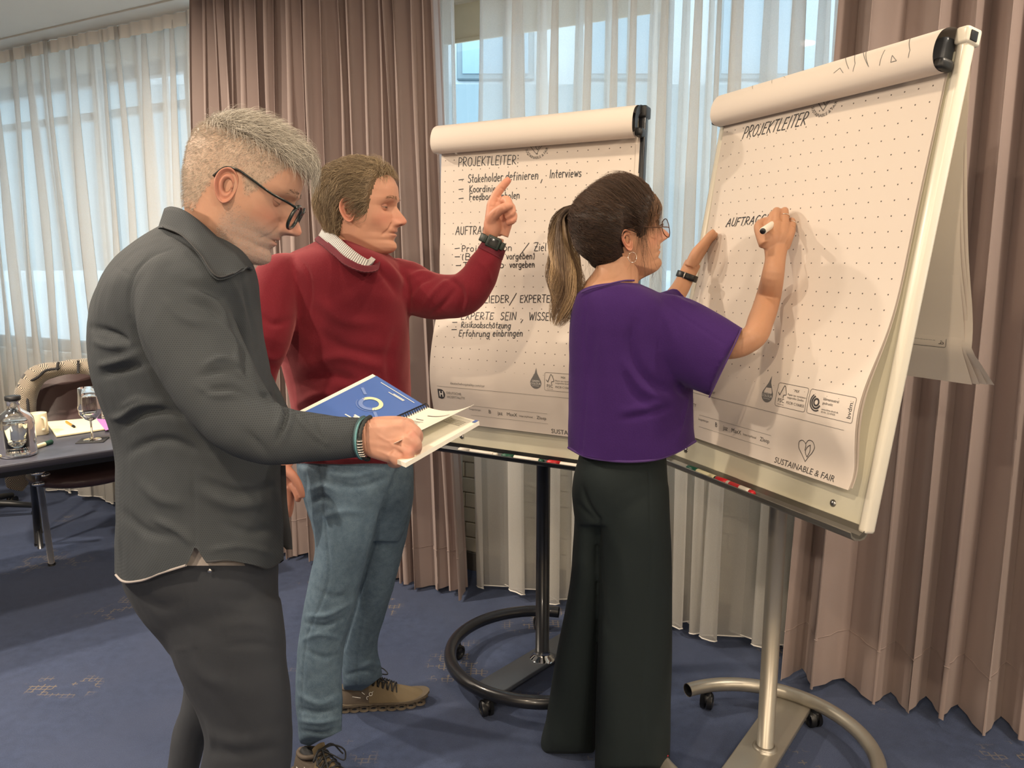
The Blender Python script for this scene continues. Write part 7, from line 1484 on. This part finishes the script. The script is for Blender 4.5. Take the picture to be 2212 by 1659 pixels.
# open the sleeve end
V, F = cut_line(V, F, (1603, 703), (1528, 866), (30, 160), 1)
V, F = cut_hem(V, F, [(1180, 962), (1227, 966), (1260, 984), (1310, 994), (1370, 997), (1430, 989), (1470, 972), (1503, 952), (1540, 940)])
TV = V; tp = mesh('top', V, F, m_felt, P3, world=True)
def nd3(x): return 1.955-.132*math.sqrt(max(0, 1-((x-1365)/141)**2))**.8-.003
V, F = rim_tube([(1228, 967), (1260, 984), (1310, 994), (1370, 997), (1430, 989), (1470, 972), (1502, 953)], nd3, .0034); mesh('rolled_hem', V, F, m_felt_hem, tp)
V, F = tube(on_surf(TV, spline(np.array([(1256, 632), (1275, 624), (1300, 618), (1330, 610), (1352, 606), (1370, 606)], float), 40)), .0022, 6); mesh('neck_edge', V, F, m_felt_hem, tp)
V, F = tube(on_surf(TV, spline(np.array([(1602, 709), (1585, 748), (1562, 795), (1532, 858)], float), 40)), .0018, 6); mesh('sleeve_hem', V, F, m_felt_hem, tp)
# wide trousers
pel = pxloft([(960, 1256, 1436, 1.985, .23), (985, 1250, 1440, 1.985, .245), (1030, 1238, 1443, 1.99, .27), (1062, 1235, 1445, 1.995, .275), (1100, 1238, 1447, 2.0, .26), (1135, 1242, 1448, 2.0, .22)], 48, 5)
nl = pxloft([(1050, 1282, 1446, 1.975, .21), (1120, 1291, 1448, 1.98, .22), (1200, 1294, 1451, 2.0, .21), (1350, 1293, 1452, 2.045, .21), (1500, 1288, 1450, 2.09, .225), (1620, 1285, 1448, 2.125, .24), (1664, 1284, 1447, 2.14, .245, -6)], 44, 6)
fl = pxloft([(1050, 1238, 1330, 2.03, .20), (1120, 1240, 1306, 2.05, .21), (1180, 1237, 1297, 2.075, .20), (1250, 1232, 1296, 2.10, .20), (1350, 1215, 1296, 2.15, .205), (1450, 1196, 1296, 2.205, .215), (1550, 1180, 1294, 2.26, .225), (1612, 1168, 1290, 2.295, .23), (1632, 1172, 1288, 2.305, .225, -10)], 44, 6)
V, F = fuse([pel, nl, fl], .0055, 5); V = V+vnormals(V, F)*(snoise(V*np.array([1, 1, .35]), 5, 52)*.0018)[:, None]
V = carve(V, F, [([(1258, 1050), (1264, 1075), (1276, 1100), (1294, 1122)], 5, -.010), ([(1240, 1080), (1262, 1105), (1290, 1128)], 6, -.006), ([(1294, 1120), (1295, 1200), (1295, 1300), (1292, 1400), (1288, 1500), (1287, 1620)], 4, -.006, False), ([(1402, 1000), (1405, 1100), (1406, 1240), (1396, 1360), (1388, 1500), (1387, 1650)], 2, -.0022, False), ([(1300, 1120), (1340, 1200), (1350, 1350)], 14, .003), ([(1300, 1250), (1310, 1350), (1320, 1370)], 8, -.004)])
mesh('trousers', V, F, m_pant, P3, world=True)
m_sneak = plain('sneaker_silver', srgb(60, 60, 64), .5)
for (a, b, d, ang) in ((1366, 1670, 2.165, 48), (1240, 1600, 2.34, 66)):
    q = atz(a, b, 0); c, s = math.cos(math.radians(ang)), math.sin(math.radians(ang)); V, F = fuse([ellipsoid((.03, 0, .03), (.085, .034, .028), 14), ellipsoid((-.02, 0, .055), (.05, .036, .05), 12)], .008, 3); V[:, 2] = np.maximum(V[:, 2], .003)
    V = np.stack([V[:, 0]*c-V[:, 1]*s+q[0], V[:, 0]*s+V[:, 1]*c+q[1], V[:, 2]], 1); mesh('shoe', V, F, m_sneak, P3, world=True)
# fitness band, rings, earring, glasses
vf, ctr, ax, dv, L = band_px((1464, 590), (1504, 604), DL-.048, 0, .025, .003, .018); bd = mesh('wrist_band', *vf, m_black, P3, world=True); u_ = ax/np.linalg.norm(ax)
Mw = np.eye(4); Mw[:3, 0] = u_; Mw[:3, 1] = L; Mw[:3, 2] = -dv; Mw[:3, 3] = ctr-dv*.0255+u_*.004; mesh('band_display', *xf(bevbox(-.014, .014, -.008, .008, 0, .0055, .002), Mw), m_wface, bd); mesh('band_clasp', *xf(bevbox(-.019, -.0155, -.0085, .0085, 0, .005, .001), Mw), m_chrome, bd)
rg = plain('ring_rose_silver', (.85, .72, .6), .15, metal=1)
for q, nr in ((P(1695, 467, DH-.054), P(1695, 462, DH-.05)-P(1694, 486, w1)), (P(1710.5, 484, DH-.047), P(1711, 482, DH-.045)-P(1708, 496, w1))): mesh('ring', *tri_ring(q, nr, .0108 if nr[2] > .02 else .0095, .0013), rg, P3, world=True)
g3 = lambda L: np.array(L, float)@M3[:3, :3].T+M3[:3, 3]
mesh('earring', *tube(np.array([P(1366+9*math.cos(t), 556+11*math.sin(t), 1.815+.004*math.cos(t)) for t in np.linspace(0, 2*np.pi, 30, endpoint=False)]), .0009, 6, closed=True), rg, P3, world=True)
m_wire = plain('wire_frame_bronze', srgb(92, 66, 52), .3, metal=.7)
o3 = g3([[.1, 0, 0]])[0]; gp3 = empty('glasses', tuple(o3)); gp3.parent = P3; gp3.matrix_parent_inverse = Matrix.Translation(P3.location).inverted()
tt = np.linspace(0, 2*np.pi, 36, endpoint=False)
for sy in (-1, 1):
    r = g3(np.stack([.113-.004*np.abs(np.cos(tt)), sy*(.034+.0245*np.cos(tt)), .004+.0235*np.sin(tt)], 1)); mesh('rim', *(lambda v, f: (v-o3, f))(*tube(r, .0011, 8, closed=True)), m_wire, gp3); mesh('lens', np.vstack([r, r.mean(0)])-o3, [[i, (i+1) % 36, 36] for i in range(36)], bpy.data.materials['lens_glass'], gp3)
    mesh('temple', *(lambda v, f: (v-o3, f))(*tube(spline(g3([[.109, sy*.058, .008], [.10, sy*.068, .012], [.06, sy*.0755, .020], [.012, sy*.077, .030], [-.014, sy*.074, .022], [-.03, sy*.071, .0]]), 24), .0012, 8)), m_wire, gp3)
mesh('bridge', *(lambda v, f: (v-o3, f))(*tube(spline(g3([[.111, -.0105, .006], [.116, 0, .012], [.111, .0105, .006]]), 10), .0011, 8)), m_wire, gp3)
# hair combed back to a high ponytail
rng = np.random.default_rng(19); K = (np.linalg.inv(M3)@np.r_[P(1256, 466, 1.93), 1])[:3]
zone = lambda L: L[:, 2] > zb3(L[:, 0])
lift3 = lambda L: .020*np.clip((L[:, 2]-zb3(L[:, 0]))/.05, 0, 1)**.8*np.clip((L[:, 2]+.09)/.09, .35, 1)+.010*np.clip((-L[:, 0]-.02)/.07, 0, 1)*np.clip((L[:, 2]+.07)/.05, 0, 1)
V, F, L = hair_cap(H3, zone, lambda L: lift3(L)*.86); r = rng.random(len(V)); mesh('hair', *xf((V, F), M3), m_hair, P3, world=True, col=np.array(srgb(50, 36, 29))*(.75+.5*r[:, None]))
p, nn = scalp_pts(H3, 12000, zone, rng); lf3 = lift3(p); p0 = p+nn*(lf3*1.0+.0006)[:, None]; cl = (np.abs(np.sin((p@np.array([[61., 37, 53], [47, 53, 29], [41, 23, 67]])).sum(1)))*40).astype(int) % 80; cdir = rng.normal(size=(80, 3))*.16
dist = np.linalg.norm(K-p0, axis=1); ln = np.minimum(dist*1.02, rng.uniform(.05, .13, len(p)))
def stp3(q, d, t):
    tok = K-q; tok /= np.linalg.norm(tok, axis=1)[:, None]+1e-9; n_ = q-np.array([-.012, 0, .018]); n_ /= np.linalg.norm(n_, axis=1)[:, None]; tok = tok-n_*np.clip((tok*n_).sum(1), -1, .0)[:, None]*.85
    k = np.sqrt((((q-np.array([-.008, 0, .016]))/np.array([.116, .092, .130]))**2).sum(1)); return d*.3+tok+cdir[cl]*.8+np.clip(k0-k, -.15, .15)[:, None]*n_*7
k0 = np.sqrt((((p0-np.array([-.008, 0, .016]))/np.array([.116, .092, .130]))**2).sum(1)); tok = K-p0; d0 = tok/np.linalg.norm(tok, axis=1)[:, None]; d0 = d0-nn*np.minimum((d0*nn).sum(1), 0)[:, None]
V, F, per = strands(p0, d0, ln, 8, rng.uniform(.0003, .0005, len(p)), stp3, .35); sh_ = np.clip(rng.random(len(p))*.7+rng.random(80)[cl]*.5-.25, 0, 1)[:, None]; tp_ = np.clip((p[:, 2]-.06)/.06, 0, 1)[:, None]*.3
cols = np.array(srgb(40, 28, 23))*(1-sh_)+np.array(srgb(96, 70, 52))*sh_; cols = cols*(1-tp_)+np.array(srgb(120, 90, 64))*tp_; hair_mesh('hair_strands', *xf((V, F), M3), per, cols, m_hair, P3)
# side fringe falling past the temple, and loose wisps
fz = lambda L: (L[:, 2] > .062) & (L[:, 0] > .035) & (L[:, 0] < .098) & (L[:, 1] < .03)
p, nn = scalp_pts(H3, 1100, fz, rng); p = p+nn*.012; ln = rng.uniform(.045, .085, len(p))*np.where(rng.random(len(p)) < .12, 1.5, 1); cl2 = rng.integers(0, 24, len(p)); cd = rng.normal(size=(24, 3))*.14
def stf(q, d, t):
    n_ = q-np.array([.0, 0, .01]); n_ /= np.linalg.norm(n_, axis=1)[:, None]; k = np.sqrt((((q-np.array([0, 0, .01]))/np.array([.108, .080, .130]))**2).sum(1)); return d*.6+np.array([-.14, -.75*max(0, .5-t), -.8])+np.clip(1-k, 0, 1)[:, None]*n_*5-np.clip(k-1.04, 0, 1)[:, None]*n_*4+cd[cl2]
V, F, per = strands(p, nn*.5+np.array([.2, -.7, .1]), ln, 9, rng.uniform(.0003, .0005, len(p)), stf, .25); sh_ = rng.random(len(p))[:, None]; hair_mesh('side_fringe', *xf((V, F), M3), per, np.array(srgb(56, 40, 30))*(1-sh_)+np.array(srgb(128, 94, 66))*sh_, m_hair, P3)
wr = np.array([(1388+rng.normal()*5, 500+rng.normal()*14, 1.82) for _ in range(34)]+[(1412+rng.normal()*4, 545+rng.normal()*8, 1.90) for _ in range(22)]+[(1290+rng.normal()*16, 560+rng.normal()*6, 1.87) for _ in range(26)])
wp = np.array([P(*q) for q in wr]); wl = np.r_[rng.uniform(.07, .125, 34), rng.uniform(.05, .10, 22), rng.uniform(.02, .06, 26)]
V, F, per = strands(wp, np.tile([.05, 0, -1.], (len(wp), 1))+rng.normal(size=wp.shape)*.15, wl, 10, np.full(len(wp), .00028), lambda q, d, t: d+rng.normal(size=d.shape)*.10+np.array([.05*math.cos(t*5), 0, -.05]), .4); hair_mesh('loose_wisps', V, F, per, np.repeat(np.array(srgb(72, 52, 40))[None], len(wp), 0), m_hair, P3)
# ponytail
gd = spline(np.array([np.r_[P(a, b, d), r*d/FPX] for a, b, d, r in ((1254, 465, 1.925, 8), (1236, 455, 1.935, 12), (1216, 470, 1.94, 17), (1211, 510, 1.935, 21), (1217, 560, 1.92, 29), (1224, 610, 1.905, 36), (1222, 650, 1.90, 34), (1208, 684, 1.895, 24), (1200, 704, 1.893, 13))]), 40)
T, N, B = frames(gd[:, :3]); n = 2600; th = rng.uniform(0, 6.28, n); rr = np.sqrt(rng.random(n)); end = rng.uniform(.55, 1.0, n); m = 16; t_ = np.linspace(0, 1, m)[None]*end[:, None]
def at(t): i = np.clip(t*39, 0, 38.999); k = i.astype(int); f = (i-k)[..., None]; L_ = lambda A: A[k]*(1-f)+A[k+1]*f; return L_(gd[:, :3]), L_(gd[:, 3:])[..., 0], L_(N), L_(B)
c_, ra, n_, b_ = at(t_); ph = th[:, None]+.5*np.sin(t_*4+th[:, None]*3)*.5; rw = rr[:, None]*ra*(1+.22*np.sin(t_*9+th[:, None]*7)+.16*np.sin(t_*17+th[:, None]*3+rr[:, None]*9)); pts = c_+rw[..., None]*(np.cos(ph)[..., None]*n_+np.sin(ph)[..., None]*b_)
w_ = np.linspace(.0005, .0002, m)[None, :, None, None]; Tn = np.gradient(pts, axis=1); Tn /= np.linalg.norm(Tn, axis=2)[..., None]+1e-9; N3 = np.cross(Tn, [.31, .77, .55]); N3 /= np.linalg.norm(N3, axis=2)[..., None]; B3 = np.cross(Tn, N3)
ring = np.stack([math.cos(a)*N3+math.sin(a)*B3 for a in (0, 2.094, 4.189)], 2)*w_+pts[:, :, None]; V = ring.reshape(-1, 3)
base = (np.arange(n)*m*3)[:, None, None]; s = (np.arange(m-1)*3)[None, :, None]; k = np.arange(3)[None, None, :]; k2 = (k+1) % 3; F = np.stack([base+s+k, base+s+k2, base+s+3+k2, base+s+3+k], -1).reshape(-1, 4)
hl = np.clip(rng.random(n)*.8+.35*np.sin(th*5)-.05, 0, 1)[:, None, None]; g_ = np.clip((t_-.05)/.5, 0, 1)[..., None]; col = np.array(srgb(58, 42, 32))*(1-g_)+(np.array(srgb(98, 76, 58))*(1-hl)+np.array(srgb(204, 172, 130))*hl)*g_; col = np.repeat(col[:, :, None, :], 3, 2).reshape(-1, 3)
mesh('ponytail', V, F, m_hair, P3, world=True, col=col, kind='stuff')
m_scr = plain('hair_tie_dark', srgb(44, 34, 40), .6, bump=.5, bscale=300); kc = P(1250, 466, 1.928)
cv = tri_ring(kc, P(1262, 470, 1.92)-P(1236, 456, 1.935), .0115, .0062, 60); V = cv[0]+vnormals(*cv)*(snoise(cv[0], 130, 3)*.002)[:, None]; mesh('hair_tie', V, cv[1], m_scr, P3, world=True)
# the marker in her hand
ma = P(1648, 499, DH-.118); mb = P(1692, 455+14, DH-.004); mdir = (mb-ma)/np.linalg.norm(mb-ma); Lm = np.linalg.norm(mb-ma)
pm = empty('marker', tuple(ma), label='white barrelled black marker held in the hand of the woman in purple', cat='marker', group=None); qv = Vector(mdir).to_track_quat('X', 'Z'); pm.rotation_mode = 'QUATERNION'; pm.rotation_quaternion = qv
def mpart(nm, prof, m): V, F = xf(lathe(prof, 20), Matrix.Rotation(math.pi/2, 4, 'Y')); return mesh(nm, V, F, m, pm)
mpart('barrel', [(.0001, .0), (.0078, .0), (.0084, .002), (.0084, Lm-.026), (.0062, Lm-.022), (.0001, Lm-.022)], m_mk_white); mpart('end_plug', [(.0001, -.003), (.0066, -.003), (.0070, -.001), (.0070, .002), (.0001, .002)], m_mk_black)
mpart('tip_holder', [(.0001, Lm-.024), (.0056, Lm-.022), (.0042, Lm-.008), (.0001, Lm-.008)], m_mk_black); mpart('writing_tip', [(.0001, Lm-.009), (.0022, Lm-.009), (.0012, Lm), (.0001, Lm)], m_mk_black)
# ------------------------------------------------------------------ groups of like things
for o in SC.objects:
    if o.parent is None and 'label' in o and 'group' not in o:
        g = {'sheer_curtain': 'sheer curtains along the window wall', 'drape': 'taupe drapes along the window wall', 'flip_chart': 'flip charts on wheeled bases', 'conference_chair': 'conference chairs at the table', 'person': 'people at the flip charts'}.get(o.name.split('.')[0])
        if g: o['group'] = g
